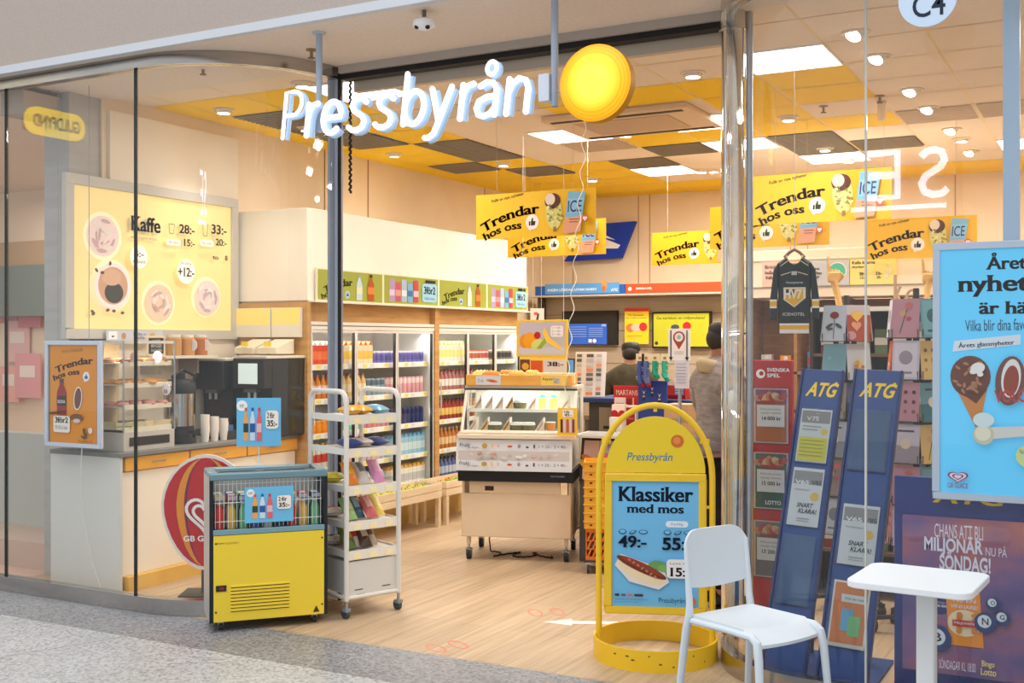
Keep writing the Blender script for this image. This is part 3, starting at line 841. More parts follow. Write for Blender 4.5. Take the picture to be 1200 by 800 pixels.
# bean to cup machines
def coffee_machine(x, y, w_, d_, h_, label, screen, body):
    t = thing('coffee_machine', label, 'coffee machine', (x, y, .945), 0, 'coffee machines')
    m = MB(); m.box((-w_ / 2, -d_ / 2 + .10, 0), (w_ / 2, d_ / 2, h_), body); m.box((-w_ / 2, -d_ / 2, h_ * .62), (w_ / 2, -d_ / 2 + .10, h_), body); m.build('body', t, .008)
    m = MB(); m.box((-w_ / 2, -d_ / 2, 0), (w_ / 2, -d_ / 2 + .10, .05), (70, 70, 72)); m.build('drip_tray', t, .004)
    m = MB(); m.cyl((-.03, -d_ / 2 + .05, h_ * .62 - .08), (-.03, -d_ / 2 + .05, h_ * .62), .014, ALU, 10); m.cyl((.03, -d_ / 2 + .05, h_ * .62 - .08), (.03, -d_ / 2 + .05, h_ * .62), .014, ALU, 10); m.box((-.06, -d_ / 2 + .02, h_ * .62 - .03), (.06, -d_ / 2 + .08, h_ * .62), (90, 90, 94)); m.build('spout', t)
    m = MB(); m.box((-w_ * .3, -d_ / 2 - .006, h_ * .68), (w_ * .3, -d_ / 2, h_ * .94), screen); m.build('screen', t)
    m = MB(); m.box((-w_ / 2 - .01, -d_ / 2 + .02, h_), (w_ / 2 + .01, d_ / 2, h_ + .022), (222, 214, 200)); m.build('top_tray', t, .004)
coffee_machine(-6.42, 7.02, .30, .5, .60, 'black tall coffee machine near the steel urn, with dark front', (24, 30, 36), (38, 36, 36))
coffee_machine(-6.04, 7.05, .32, .5, .62, 'black coffee machine with pale screen beside the wooden cooler end', mat((206, 220, 216), .4, 0, .5), (34, 34, 34))
# jars, cups and boxes above and between
def cup(loc, r_, h_, col, lab, grp):
    m = MB(); m.lathe([(r_ * .75, 0), (r_, h_), (r_ * .94, h_), (r_ * .7, .01), (0, .01)], col, 14)
    o = m.build('paper_cup'); o.location = loc
    return tag(o, lab, 'cup', grp)
for k in range(3):
    q = MB(); w_ = .035
    for j in range(7 - k): q.lathe([(w_ * .72, 0), (w_, .085), (w_ * .95, .085), (w_ * .7, .005), (0, .005)], (244, 236, 224), 14, (0, 0, j * .02))
    o = q.build('cup_stack'); o.location = (CX - .12, 6.36 + k * .1, .945)
    tag(o, 'stack of white paper cups behind the steel urn, ' + ['tallest of three', 'middle height', 'shortest one'][k], 'cup stack', 'cup stacks on the coffee counter')
for k, (y_, col, lab, tagc) in enumerate(((6.56, (206, 150, 84), 'brown jar with round blue tag on the wall shelf', (226, 232, 244)), (6.70, (190, 116, 62), 'copper brown jar with oval white tag on the wall shelf', WHITE), (6.42, (196, 148, 88), 'plain tan canister on the wall shelf', None))):
    t = thing('storage_jar', lab, 'jar', (XW + .2, y_, 1.592))
    m = MB(); m.lathe([(.055, 0), (.06, .01), (.06, .13), (.05, .14)], col, 18); m.build('body', t)
    m = MB(); m.lathe([(.052, .14), (.052, .16), (0, .162)], (230, 224, 210), 18); m.build('lid', t)
    if tagc:
        m = MB(frame((.064, 0, .08), 0, PI / 2)); m.lathe([(.045, 0), (.045, .004)], tagc, 20); m.build('tag', t)
t = thing('chalk_sign', 'small framed black menu sign on the wall shelf', 'sign', (XW + .22, 6.22, 1.592), PI / 2)
m = MB(); m.box((-.09, 0, 0), (.09, .015, .15), (228, 206, 170)); m.build('frame', t, .003)
a = Art(.15, .12, frame((-.075, -.001, .015))); a.fill((40, 36, 34)); a.text('KAFFE', .25, .7, .75, .88, (220, 214, 200), 0); a.text('BRYGGD', .15, .4, .85, .6, (220, 214, 200), 0); a.text('DAGLIGEN', .15, .12, .85, .3, (220, 214, 200), 0); a.build('print', t)
for k in range(2):
    t = thing('lid_dispenser', 'slanted pale lid holder with yellow tag over the coffee machines, %s' % ['left one', 'right one'][k], 'holder', (-6.28 + k * .24, 7.14, 1.60), 0, 'lid holders')
    m = MB(); m.add([(-.1, -.12, 0), (.1, -.12, 0), (.1, .1, 0), (-.1, .1, 0), (-.1, -.12, .05), (.1, -.12, .05), (.1, .1, .12), (-.1, .1, .12)], [(0, 3, 2, 1), (4, 5, 6, 7), (0, 1, 5, 4), (1, 2, 6, 5), (2, 3, 7, 6), (3, 0, 4, 7)], (226, 216, 190)); m.build('tray', t, .004)
    m = MB(); m.box((-.02, -.13, .06), (.05, -.12, .1), (250, 220, 70)); m.build('tag', t)
t = thing('condiment_rack', 'small rack of sugar sticks and spoons before the right coffee machine', 'rack', (-6.16, 6.62, .945))
m = MB(); m.box((-.12, -.05, 0), (.12, .05, .07), (60, 56, 52)); m.build('tray', t, .004)
for k in range(5):
    m = MB(); m.box((-.11 + k * .045, -.045, .02), (-.075 + k * .045, .03, .11 + .02 * (k % 2)), [(222, 196, 150), (240, 236, 230), (120, 150, 196), (236, 210, 150), (70, 110, 170)][k]); m.build('packet_bundle', t)
# hanging poster in the left window
z0, z1 = onY(84, 524, 5.3).z, onY(84, 399, 5.3).z; x0, x1 = onY(52, 460, 5.3).x, onY(117, 460, 5.3).x
pw, ph = x1 - x0, z1 - z0
t = thing('window_poster', 'orange soda offer poster in pale frame hanging in the left window', 'poster', (x0, 5.3, z0))
m = MB()
fw = .028
for a_, b_ in (((0, 0, 0), (pw, .03, fw)), ((0, 0, ph - fw), (pw, .03, ph)), ((0, 0, fw), (fw, .03, ph - fw)), ((pw - fw, 0, fw), (pw, .03, ph - fw))): m.box(a_, b_, (206, 216, 230))
m.build('frame', t, .003)
m = MB(); m.box((fw, .012, fw), (pw - fw, .02, ph - fw), (120, 110, 100)); m.build('backing', t)
a = Art(pw, ph, None, .012); a.rect(.08, .04, .92, .96, (226, 142, 20))
a.text('NYA SMAKER', .3, .88, .68, .91, (110, 70, 20), 0, rot=4)
a.arc_text('Trendar', .86, .785, .68, .062, 22, BROWN, .014, True); a.arc_text('hos oss', .62, .685, .48, .05, 22, BROWN, .014, True)
a.thumb(.74, .665, .045, (238, 238, 240), (40, 80, 150))
a.bottle(.30, .30, .17, .34, (150, 30, 34), (80, 60, 50), (60, 24, 24)); a.text('SODA', .23, .41, .37, .44, WHITE, .01)
a.poly([(.08, .30), (.36, .32), (.35, .34), (.09, .32)], (90, 50, 24))
a.ell(.6, .46, .055, .11, WHITE, -8); a.ell(.6, .46, .045, .10, (110, 64, 46), -8); a.ell(.58, .28, .09, .035, (120, 78, 46)); a.ell(.58, .25, .05, .02, (220, 200, 180))
a.rrect(.16, .135, .46, .29, .025, (244, 236, 220)); a.text('3för2', .19, .225, .43, .28, NAVY, .012, True); a.text('På 50 cl läsk', .2, .165, .42, .2, (120, 130, 170), .0)
a.ell(.73, .14, .022, .05, (100, 70, 30), 20); a.ell(.70, .1, .03, .012, (100, 70, 30), -20); a.ell(.83, .165, .028, .028, (230, 224, 214)); a.text('Favorit 2', .62, .05, .86, .075, (120, 80, 20), 0)
a.build('print', t)
for x_ in (.12, pw - .12):
    m = MB(); m.cyl((x_, .015, ph), (x_, .015, 3.42 - z0), .0025, (150, 150, 146), 6); m.build('wire', t)
m = MB(); m.tube([(pw * .62, .03, .0), (pw * .58, .04, -.15), (pw * .6, .05, -.45), (pw * .72, .06, -.75), (pw * .95, .05, -.98), (pw * 1.25, .04, .006 - z0)], .004, (226, 222, 214), 6)
tag(m.build('extension_cable'), 'white cable hanging from the orange window poster to the floor', 'cord').location = (x0, 5.3, z0)

# ------------------------------------------------------------------ drink coolers along the left wall
FX = -5.87
Y0, Y1, Y2, Y3 = 7.34, onX(508, 400, FX).y, onX(513, 400, FX).y, onX(605, 400, FX).y + .1
ZB, ZT = onX(468.8, 574, FX).z, onX(506.9, 380, FX).z
ZL = onX(510, 361, FX).z                                            # ledge under the posters
# oak end panels
for y_, lab in ((7.32, 'oak veneer end panel between coffee machines and first cooler'), (Y1, 'narrow oak pillar between the two glass coolers')):
    m = MB(); m.box((FX - .72, y_ - .02 if y_ < 8 else y_, .0), (FX + .02, y_ + .02 if y_ < 8 else Y2, ZL), WOODP); struct(m.build('trim_9' if y_ < 8 else 'trim_10', bevel=.003))
m = MB(); m.box((FX - .72, Y0 + .001, ZT + .002), (FX - .04, Y1 - .001, ZL - .002), WOODP); m.box((FX - .72, Y2 + .001, ZT + .002), (FX - .04, Y3, ZL - .002), WOODP); struct(m.build('trim_11'))
BOTS = {}
def bottle_mesh(kind, body, cap, label):
    key = (kind, body, cap, label)
    if key in BOTS: return BOTS[key]
    m = MB()
    if kind == 'bottle':
        m.lathe([(.028, 0), (.030, .01), (.030, .05), (.030, .12), (.026, .15), (.012, .185), (.012, .195), (.014, .195), (.014, .21), (0, .21)], body, 10, ms=[body, body, label, body, body, body, cap, cap, cap])
    elif kind == 'can':
        m.lathe([(.024, 0), (.030, .012), (.030, .10), (.030, .145), (.024, .16), (0, .158)], body, 10, ms=[ALU, body, label, body, ALU])
    elif kind == 'carton':
        m.box((-.034, -.034, 0), (.034, .034, .17), body); m.box((-.0345, -.0345, .05), (.0345, .0345, .12), label)
        m.add([(-.034, -.034, .17), (.034, -.034, .17), (.034, .034, .17), (-.034, .034, .17), (-.034, 0, .205), (.034, 0, .205)], [(0, 1, 5, 4), (2, 3, 4, 5), (1, 2, 5), (3, 0, 4)], cap)
    else:
        m.lathe([(.03, 0), (.034, .01), (.034, .03), (.034, .085), (.03, .1), (.032, .1), (.032, .115), (0, .115)], body, 10, ms=[body, body, label, body, cap, cap, cap])
    o = m.build({'bottle': 'drink_bottle', 'can': 'drink_can', 'carton': 'drink_carton', 'jar': 'yoghurt_cup'}[kind])
    BOTS[key] = o
    return o
_usedb = set()
def stock(kind, body, cap, label, loc, lab, grp, rz=0):
    o = bottle_mesh(kind, body, cap, label)
    if o.name in _usedb:
        o = o.copy(); COL.objects.link(o)
    else: _usedb.add(o.name)
    o.location = loc; o.rotation_euler = (0, 0, rz)
    tag(o, lab, {'bottle': 'bottle', 'can': 'can', 'carton': 'carton', 'jar': 'cup'}[kind], grp)
# what stands on each shelf, from bottom to top: (share of shelf, kind, body, cap, label, words)
A_ = [
 [(.35, 'bottle', (120, 70, 40), (30, 30, 30), (210, 60, 40), 'brown bottle with red label'), (.65, 'bottle', (206, 220, 228), (60, 90, 150), (160, 190, 214), 'clear water bottle'), (1., 'carton', (240, 236, 226), (230, 180, 90), (200, 200, 196), 'white carton')],
 [(.3, 'bottle', (226, 220, 200), (236, 210, 40), (206, 70, 60), 'clear bottle with yellow cap'), (.62, 'can', (232, 200, 196), (200, 200, 200), (200, 110, 120), 'pale pink can'), (1., 'carton', (150, 200, 224), (110, 170, 206), (206, 228, 236), 'light blue carton')],
 [(.25, 'jar', (236, 140, 40), (240, 170, 60), (240, 150, 40), 'orange cup'), (.42, 'bottle', (110, 200, 160), (40, 150, 110), (140, 220, 180), 'mint green bottle'), (.66, 'can', (232, 150, 150), (200, 200, 200), (226, 60, 70), 'red and white can'), (1., 'can', (52, 66, 120), (200, 200, 200), (36, 44, 92), 'dark blue can')],
 [(.28, 'bottle', (214, 130, 40), (230, 120, 130), (236, 200, 190), 'amber bottle'), (.48, 'bottle', (232, 196, 130), (200, 70, 40), (240, 226, 190), 'yellow juice bottle'), (.64, 'can', (150, 176, 190), (200, 200, 200), (90, 110, 130), 'grey blue can'), (1., 'can', (232, 170, 180), (200, 200, 200), (240, 216, 210), 'pink can')],
 [(.26, 'carton', (220, 70, 40), (236, 224, 210), (236, 110, 60), 'red carton'), (.5, 'carton', (238, 226, 190), (226, 120, 60), (240, 200, 80), 'cream and yellow carton'), (1., 'jar', (110, 110, 190), (226, 222, 236), (84, 84, 160), 'violet yoghurt cup')],
]
B_ = [
 [(.5, 'bottle', (90, 110, 160), (40, 50, 80), (200, 210, 226), 'blue bottle'), (1., 'bottle', (232, 226, 210), (200, 60, 60), (160, 60, 80), 'milky bottle with plum label')],
 [(.4, 'bottle', (196, 120, 50), (226, 190, 120), (240, 210, 160), 'amber juice bottle'), (1., 'bottle', (232, 200, 130), (190, 50, 40), (240, 230, 206), 'pale juice bottle')],
 [(.5, 'bottle', (160, 50, 44), (60, 30, 30), (236, 200, 110), 'dark red bottle'), (1., 'bottle', (214, 190, 100), (190, 50, 40), (240, 226, 190), 'golden bottle with red cap')],
 [(.5, 'bottle', (190, 120, 120), (160, 40, 40), (244, 240, 232), 'rose bottle with white label'), (1., 'can', (150, 206, 180), (200, 200, 200), (90, 160, 130), 'green can')],
 [(.35, 'carton', (244, 240, 226), (240, 220, 120), (250, 236, 150), 'white and yellow carton'), (.7, 'jar', (236, 226, 214), (200, 110, 90), (190, 90, 80), 'white tub with red lid'), (1., 'jar', (130, 120, 110), (220, 214, 200), (60, 60, 60), 'grey tub')],
]
SHN = ['lowest', 'second lowest', 'middle', 'second highest', 'topmost']
def cooler(y0, y1, label, ndoor, plan, side, step):
    L_ = y1 - y0
    t = thing('glass_door_cooler', label, 'cooler', (FX, y0, 0), PI / 2, 'glass coolers on the left wall')
    INN = (236, 236, 232)
    m = MB()
    m.box((0, .02, 0), (L_, .72, ZB - .04), (206, 198, 184)); m.box((0, .02, ZT - .02), (L_, .72, ZT), (214, 208, 198)); m.box((0, .70, ZB - .04), (L_, .72, ZT), INN)
    m.box((0, .02, ZB - .04), (.02, .7, ZT), INN); m.box((L_ - .02, .02, ZB - .04), (L_, .7, ZT), INN); m.build('cabinet', t)
    m = MB(); m.box((0, -.01, ZT - .065), (L_, .03, ZT), (236, 228, 214)); m.box((0, -.012, ZT - .035), (L_, -.01, ZT - .028), (90, 84, 78)); m.build('header', t)
    m = MB(); m.box((0, -.012, ZB - .10), (L_, .03, ZB), (232, 224, 208)); m.box((0, -.014, ZB - .02), (L_, -.012, ZB - .012), (60, 56, 52)); m.box((0, -.013, .0), (L_, .02, ZB - .1), (216, 186, 120)); m.build('kick_plate', t)
    zs = [ZB + .01 + (ZT - .09 - ZB) * i / 5 for i in range(5)]
    for z_ in zs:
        m = MB(); m.box((.02, .06, z_ - .012), (L_ - .02, .68, z_), INN); m.box((.02, .05, z_ - .035), (L_ - .02, .058, z_ + .012), (244, 244, 240))
        n = int(L_ / .11)
        for i in range(n): m.box((.03 + i * .11, .049, z_ - .028), (.03 + i * .11 + .06, .05, z_ + .004), [(250, 250, 246), (250, 230, 110), (226, 226, 222)][i % 3])
        m.build('shelf', t)
    for d in range(ndoor):
        a0, a1 = L_ * d / ndoor + .006, L_ * (d + 1) / ndoor - .006
        m = MB(); e = .016
        for p_, q_ in (((a0, -.005, ZB), (a0 + e, .02, ZT - .07)), ((a1 - e, -.005, ZB), (a1, .02, ZT - .07)), ((a0 + e, -.005, ZB), (a1 - e, .02, ZB + .022)), ((a0 + e, -.005, ZT - .09), (a1 - e, .02, ZT - .07))): m.box(p_, q_, (226, 222, 214))
        m.box((a1 - e - .014, -.004, ZB + .022), (a1 - e, .018, ZT - .09), (46, 42, 40))
        dr = m.build('door', t)
        m = MB(); m.quad([(a0 + e, .006, ZB + .022), (a1 - e - .014, .006, ZB + .022), (a1 - e - .014, .006, ZT - .09), (a0 + e, .006, ZT - .09)], THIN); m.build('glass', dr)
        m = MB(); hx = a0 + e * .5; m.tube([(hx, -.005, 1.0), (hx, -.03, 1.01), (hx, -.03, 1.29), (hx, -.005, 1.3)], .007, (206, 202, 196), 6); m.build('handle', dr)
    area('cooler_strip', (FX - .10, (y0 + y1) / 2, ZT - .085), .08, 6.0, (1, .97, .92), rot=(0, R(-28), 0), sy=L_ * .95)
    area('cooler_tube', (FX - .05, (y0 + y1) / 2, 1.02), .03, 2.0, (1, .97, .92), rot=(0, R(-100), 0), sy=L_ * .95)
    for si, z_ in enumerate(zs):
        n = int((L_ - .06) / step)
        for i in range(n):
            f = (i + .5) / n
            for (sh, kind, body, cap, lb, words) in plan[si]:
                if f <= sh: break
            stock(kind, body, cap, lb, (FX - .10, y0 + .035 + i * step + step / 2, z_ + .001), '%s on the %s shelf of the cooler %s' % (words, SHN[si], side), '%ss, %s shelf, %s cooler' % (words, SHN[si], side))
cooler(Y0 + .02, Y1, 'glass door drink cooler with three doors nearer the entrance', 3, A_, 'nearest the entrance', .072)
cooler(Y2, Y3, 'glass door drink cooler with three doors farther back', 3, B_, 'farther back', .074)
# cream fascia box over the coolers, ledge and drink posters
YE = onX(617, 290, FX).y
ZF = onX(407.5, 250.6, FX).z
t = thing('cooler_fascia', 'long cream white fascia box above the drink coolers', 'fascia', (FX, 7.32, ZL + .012))
m = MB(); m.box((-.77, 0, 0), (0, YE - 7.32, ZF - ZL - .012), noise_mat('cream_laminate', [(.3, (244, 234, 218)), (.7, (248, 240, 226))], nscale=2, rough=.5)); m.build('box', t, .004)
m = MB(); m.box((-.72, .02, -.012), (.07, YE - 7.32, 0), (238, 226, 206)); m.build('ledge', t)
us = [371.3, 449.5, 514.5, 571, 618.8]
labs = ['green drink poster nearest the entrance, mostly behind the aluminium post', 'green drink poster with five cans and a blue price bubble, second from the entrance', 'green drink poster with two bottles, third from the entrance', 'green drink poster with cans, farthest from the entrance']
hp = onX(407.5, 315.5, FX + .03).z - onX(407.5, 353, FX + .03).z
for k in range(4):
    ya, yb = onX(us[k], 350, FX + .03).y, onX(us[k + 1], 350, FX + .03).y
    w_ = yb - ya - .012
    t = thing('cooler_poster', labs[k], 'poster', (FX + .03, ya + .006, ZL + .013), PI / 2, 'green drink posters over the coolers')
    m = MB(); m.box((-.006, .004, 0), (w_ + .006, .02, hp), (238, 226, 200)); m.build('panel', t)
    a = Art(w_, hp, None, .004); a.rect(.01, .04, .99, .96, (160, 168, 66))
    if k % 2 == 0:
        a.arc_text('Trendar', .52, .52, .42, .22, 24, BROWN, .014, True); a.arc_text('hos oss', .36, .26, .3, .17, 24, BROWN, .014, True); a.thumb(.44, .24, .12, (170, 206, 232), (30, 60, 120))
        a.bottle(.62, .08, .09, .8, (196, 216, 222), (150, 170, 180), (226, 226, 200)); a.bottle(.8, .08, .10, .84, (176, 88, 34), (60, 40, 20), (226, 130, 60))
    else:
        for i, c_ in enumerate(((176, 150, 190), (196, 90, 110), (170, 190, 216), (120, 180, 210), (190, 70, 90))):
            a.rrect(.1 + i * .105, .1, .19 + i * .105, .86 - .1 * (i % 2), .05, c_); a.rect(.1 + i * .105, .3, .19 + i * .105, .5, [(220, 200, 230), (230, 150, 160), (220, 232, 240), (60, 120, 180), (230, 190, 200)][i])
        a.rrect(.68, .14, .96, .78, .12, (160, 210, 232)); a.text('3för2', .71, .42, .93, .68, NAVY, .012, True); a.text('Valfri dricka', .72, .22, .92, .32, (60, 100, 150), 0); a.rect(.74, .80, .93, .9, (40, 40, 40))
    a.build('print', t)

# planter crates on legs in front of the coolers
def crate_table(y0, y1, label, cols):
    t = thing('produce_crate', label, 'crate', (-5.50, y0, 0), PI / 2, 'pine produce crates')
    L_ = y1 - y0; h0, h1 = .27, .40
    m = MB()
    for z_ in (h0, h0 + .068):
        m.box((0, 0, z_), (L_, .018, z_ + .062), PINE); m.box((0, .28, z_), (L_, .298, z_ + .062), PINE); m.box((0, .018, z_), (.018, .28, z_ + .062), PINE); m.box((L_ - .018, .018, z_), (L_, .28, z_ + .062), PINE)
    m.box((0.01, .01, h0), (L_ - .01, .29, h0 + .012), PINE); m.build('crate', t)
    for x_ in (.01, L_ - .05):
        for y_ in (.005, .255):
            m = MB(); m.box((x_, y_, 0), (x_ + .04, y_ + .04, h0), PINE); m.build('leg', t)
    rn = random.Random(int(y0 * 100))
    n = int(L_ / .085)
    for i in range(n):
        for j in range(3):
            m = MB(); q = rn.choice(cols)
            m.lathe([(.01, -.034), (.034, -.015), (.038, .005), (.028, .03), (.008, .034), (.004, .03)], q[1], 10); m.tube([(0, 0, .03), (.004, .002, .048)], .003, (90, 70, 40), 5)
            o = m.build(q[0]); o.location = (-5.50 - .06 - j * .085, y0 + .06 + i * .083, h0 + .06 + rn.uniform(0, .02) + .01 * (j == 1))
            o.rotation_euler = (rn.uniform(-.5, .5), rn.uniform(-.5, .5), 0)
            tag(o, '%s in the pine crate %s' % (q[2], 'nearest the entrance' if y0 < 7.8 else 'farther back'), 'fruit', q[0].replace('_', ' ') + 's in crates')
yq = onX(518, 600, -5.5).y
crate_table(7.42, yq, 'long pine crate on legs below the first cooler', [('green_apple', (150, 180, 70), 'green apple'), ('pear', (206, 196, 90), 'yellow green pear')])
crate_table(yq + .08, yq + .95, 'shorter pine crate on legs below the farther cooler', [('orange', (226, 150, 40), 'orange fruit'), ('green_apple', (150, 180, 70), 'green apple')])
t = thing('leaflet_rack', 'small leaflet board hung on wires at the back end of the cooler fascia', 'leaflet rack', (FX + .02, YE + .06, ZL - .25), PI / 4)
m = MB(); m.box((0, 0, 0), (.16, .02, .30), (214, 200, 190)); m.build('board', t)
a = Art(.16, .3); a.ell(.4, .8, .1, .06, (196, 90, 50)); a.poly([(.2, .1), (.5, .8), (.65, .8), (.45, .1)], (80, 60, 60)); a.poly([(.7, .1), (.75, .6), (.9, .3)], (236, 230, 224)); a.build('print', t)
for x_ in (.03, .13):
    m = MB(); m.cyl((x_, .01, .30), (x_, .01, CEIL - ZL + .25), .0018, (220, 214, 204), 5); m.build('wire', t)
# ------------------------------------------------------------------ chest freezer in front of the curved window
t = thing('drinks_chest', 'yellow fronted glass drinks chest on castors before the curved window', 'cooler chest', (-4.68, 4.94, 0), R(49))
Wf, Df = .692, .345
SIDE = noise_mat('grey_steel_panel', [(.3, (196, 192, 186)), (.7, (206, 202, 196))], nscale=3, rough=.4, metal=.3)
m = MB(); m.box((0, .012, .055), (.012, Df, .90), SIDE); m.box((Wf - .012, .012, .055), (Wf, Df, .90), (40, 44, 50)); m.box((.012, Df - .02, .055), (Wf - .012, Df, .90), SIDE); m.box((.012, .012, .055), (Wf - .012, Df - .02, .10), BLACK); m.build('cabinet', t)
m = MB(); m.box((.0, -.002, .055), (.022, .012, .905), (30, 34, 40)); m.box((Wf - .022, -.002, .055), (Wf, .012, .905), (30, 34, 40)); m.build('corner_trim', t)
PY = (242, 212, 60)
m = MB(); m.box((.022, -.012, .06), (Wf - .022, .012, .565), PY); pn = m.build('front_panel', t, .003)
m = MB()
for i in range(8): m.box((.12, -.0125, .115 + i * .020), (.46, -.0118, .121 + i * .020), (54, 44, 18)); m.box((.12, -.018, .121 + i * .020), (.46, -.012, .128 + i * .020), (246, 218, 74))
m.build('vent', pn)
m = MB(); m.box((.035, -.016, .24), (.095, -.012, .275), (40, 40, 44)); m.box((.055, -.0165, .25), (.08, -.016, .266), (150, 40, 34)); m.build('thermostat', pn)
a = Art(.13, .03, frame((.04, -.0122, .505))); a.text('norcooler', 0, .3, 1, .8, (150, 130, 60), 0); a.rect(0, .52, .3, .6, (150, 130, 60)); a.build('maker_lettering', pn)
for q in ((.035, .52), (Wf - .035, .52), (.035, .12), (Wf - .035, .12)):
    m = MB(); m.cyl((q[0], -.015, q[1]), (q[0], -.012, q[1]), .006, (90, 80, 40), 8); m.build('screw', pn)
a = Art(.04, .04, frame((Wf - .09, -.0122, .075))); a.poly([(0, 0), (1, 0), (.5, 1)], (70, 60, 30)); a.build('hazard_label', pn)
m = MB(); m.box((.02, -.014, .568), (Wf - .02, .012, .597), (120, 160, 172)); m.build('rail_strip', t, .002)
m = MB(); m.quad([(.022, .004, .6), (Wf - .022, .004, .6), (Wf - .022, .004, .885), (.022, .004, .885)], THIN); m.build('front_glass', t)
m = MB(); m.box((.0, -.006, .885), (Wf, .05, .928), mat((120, 152, 162), .35, .4)); m.box((0, .05, .90), (.05, Df, .93), mat((150, 176, 184), .35, .4)); m.box((Wf - .05, .05, .90), (Wf, Df, .93), mat((150, 176, 184), .35, .4)); m.box((.05, Df - .05, .90), (Wf - .05, Df, .93), mat((150, 176, 184), .35, .4)); m.build('lid_frame', t, .008)
m = MB(); m.box((.05, .05, .912), (Wf - .05, Df - .05, .918), THIN); m.build('lid_glass', t)
m = MB()
for i in range(26): m.cyl((.036 + i * .0248, .03, .60), (.036 + i * .0248, .03, .88), .0018, WHITE, 5)
for z_ in (.64, .75, .86): m.cyl((.03, .03, z_), (Wf - .03, .03, z_), .0022, WHITE, 5)
m.build('wire_basket', t)
for x_ in (.07, Wf - .07):
    for y_ in (.06, Df - .06):
        m = MB(); m.cyl((x_ - .012, y_, .022), (x_ + .012, y_, .022), .022, (60, 60, 62), 14); m.box((x_ - .016, y_ - .01, .03), (x_ + .016, y_ + .01, .056), ALU); m.build('castor', t)
# poster on its glass
def soda_poster(t, w_, h_, T):
    a = Art(w_, h_, T); a.fill(SKYB)
    a.ell(.12, .84, .11, .11, WHITE); a.text('NYHET', .07, .80, .17, .87, NAVY, 0)
    for i, (b_, c_, l_) in enumerate((((240, 170, 90), (230, 80, 40), (60, 70, 60)), ((206, 226, 244), (40, 90, 170), (50, 90, 160)), ((236, 100, 110), (226, 50, 60), (240, 190, 190)))):
        a.bottle(.21 + i * .15, .12, .11, .68, b_, c_, l_)
    a.rrect(.66, .36, .95, .74, .07, (250, 240, 226)); a.text('2 för', .69, .58, .86, .70, NAVY, .012, True); a.text('35:-', .69, .41, .92, .54, NAVY, .012, True)
    return a.build('print', t)
L0 = t
pt = thing('drink_price_poster', 'blue soda price poster 2 för 35 stuck on the yellow chest glass', 'poster', Vector((-4.68, 4.94, 0)) + Matrix.Rotation(R(49), 3, 'Z') @ Vector((.20, -.004, .63)), R(49))
m = MB(); m.box((0, -.004, 0), (.285, .0, .21), SKYB); m.build('sheet', pt)
soda_poster(pt, .285, .21, frame((0, -.0045, 0)))
pt = thing('drink_price_stand', 'blue soda price card on a thin rod above the yellow chest', 'sign', Vector((-4.68, 4.94, .93)) + Matrix.Rotation(R(49), 3, 'Z') @ Vector((.33, .335, 0)), R(34))
m = MB(); m.cyl((0, .004, -.0), (0, .004, .15), .004, (220, 222, 224), 8); m.box((-.03, -.01, 0), (.03, .02, .006), (220, 222, 224)); m.build('rod', pt)
m = MB(); m.box((-.135, -.003, .12), (.135, .003, .42), SKYB); m.build('sheet', pt)
soda_poster(pt, .27, .30, frame((-.135, -.0035, .12)))
# drink packs inside the chest
rn = random.Random(3)
CHC = [((220, 70, 60), 'red'), ((236, 190, 80), 'yellow'), ((110, 190, 130), 'green'), ((70, 110, 180), 'blue'), ((240, 236, 226), 'white'), ((60, 90, 120), 'dark blue')]
for (c_, w_) in CHC:
    src = None
    for k in range(7):
        if src is None:
            m = MB(); m.lathe([(.024, 0), (.027, .01), (.027, .11), (.012, .15), (.012, .165), (0, .165)], c_, 10, ms=[c_, c_, c_, (230, 230, 226), (230, 230, 226)]); o = src = m.build('drink_bottle')
        else: o = src.copy(); COL.objects.link(o)
        ci = [x[1] for x in CHC].index(w_)
        xx, yy = .062 + (k * 6 + ci) % 9 * .071, .075 + ((k * 6 + ci) // 9) * .052
        o.location = Vector((-4.68, 4.94, 0)) + Matrix.Rotation(R(49), 3, 'Z') @ Vector((xx, yy, .585 + .0))
        tag(o, w_ + ' drink bottle packed inside the yellow fronted chest', 'bottle', w_ + ' bottles in the chest')
for k in range(12):
    c_, w_ = CHC[(k * 5 + 1) % 6]
    m = MB(); m.box((-.026, -.045, 0), (.026, .045, .03), c_); m.box((-.018, -.03, .03), (.018, .03, .031), (240, 236, 226)); m.box((-.026, -.052, .004), (.026, -.045, .026), ALU); m.box((-.026, .045, .004), (.026, .052, .026), ALU)
    o = m.build('ice_cream_pack', bevel=.004); o.location = Vector((-4.68, 4.94, 0)) + Matrix.Rotation(R(49), 3, 'Z') @ Vector((.065 + (k % 9) * .070, .09 + (k // 9) * .12, .758)); o.rotation_euler = (rn.uniform(-.1, .1), 0, R(49) + rn.uniform(-.1, .1))
    tag(o, '%s ice cream pack lying on top of the bottles in the yellow chest' % w_, 'pack', w_ + ' packs in the chest')
m = MB(); m.box((.013, .013, .575), (Wf - .013, Df - .021, .583), (70, 84, 96)); m.build('shelf', L0)

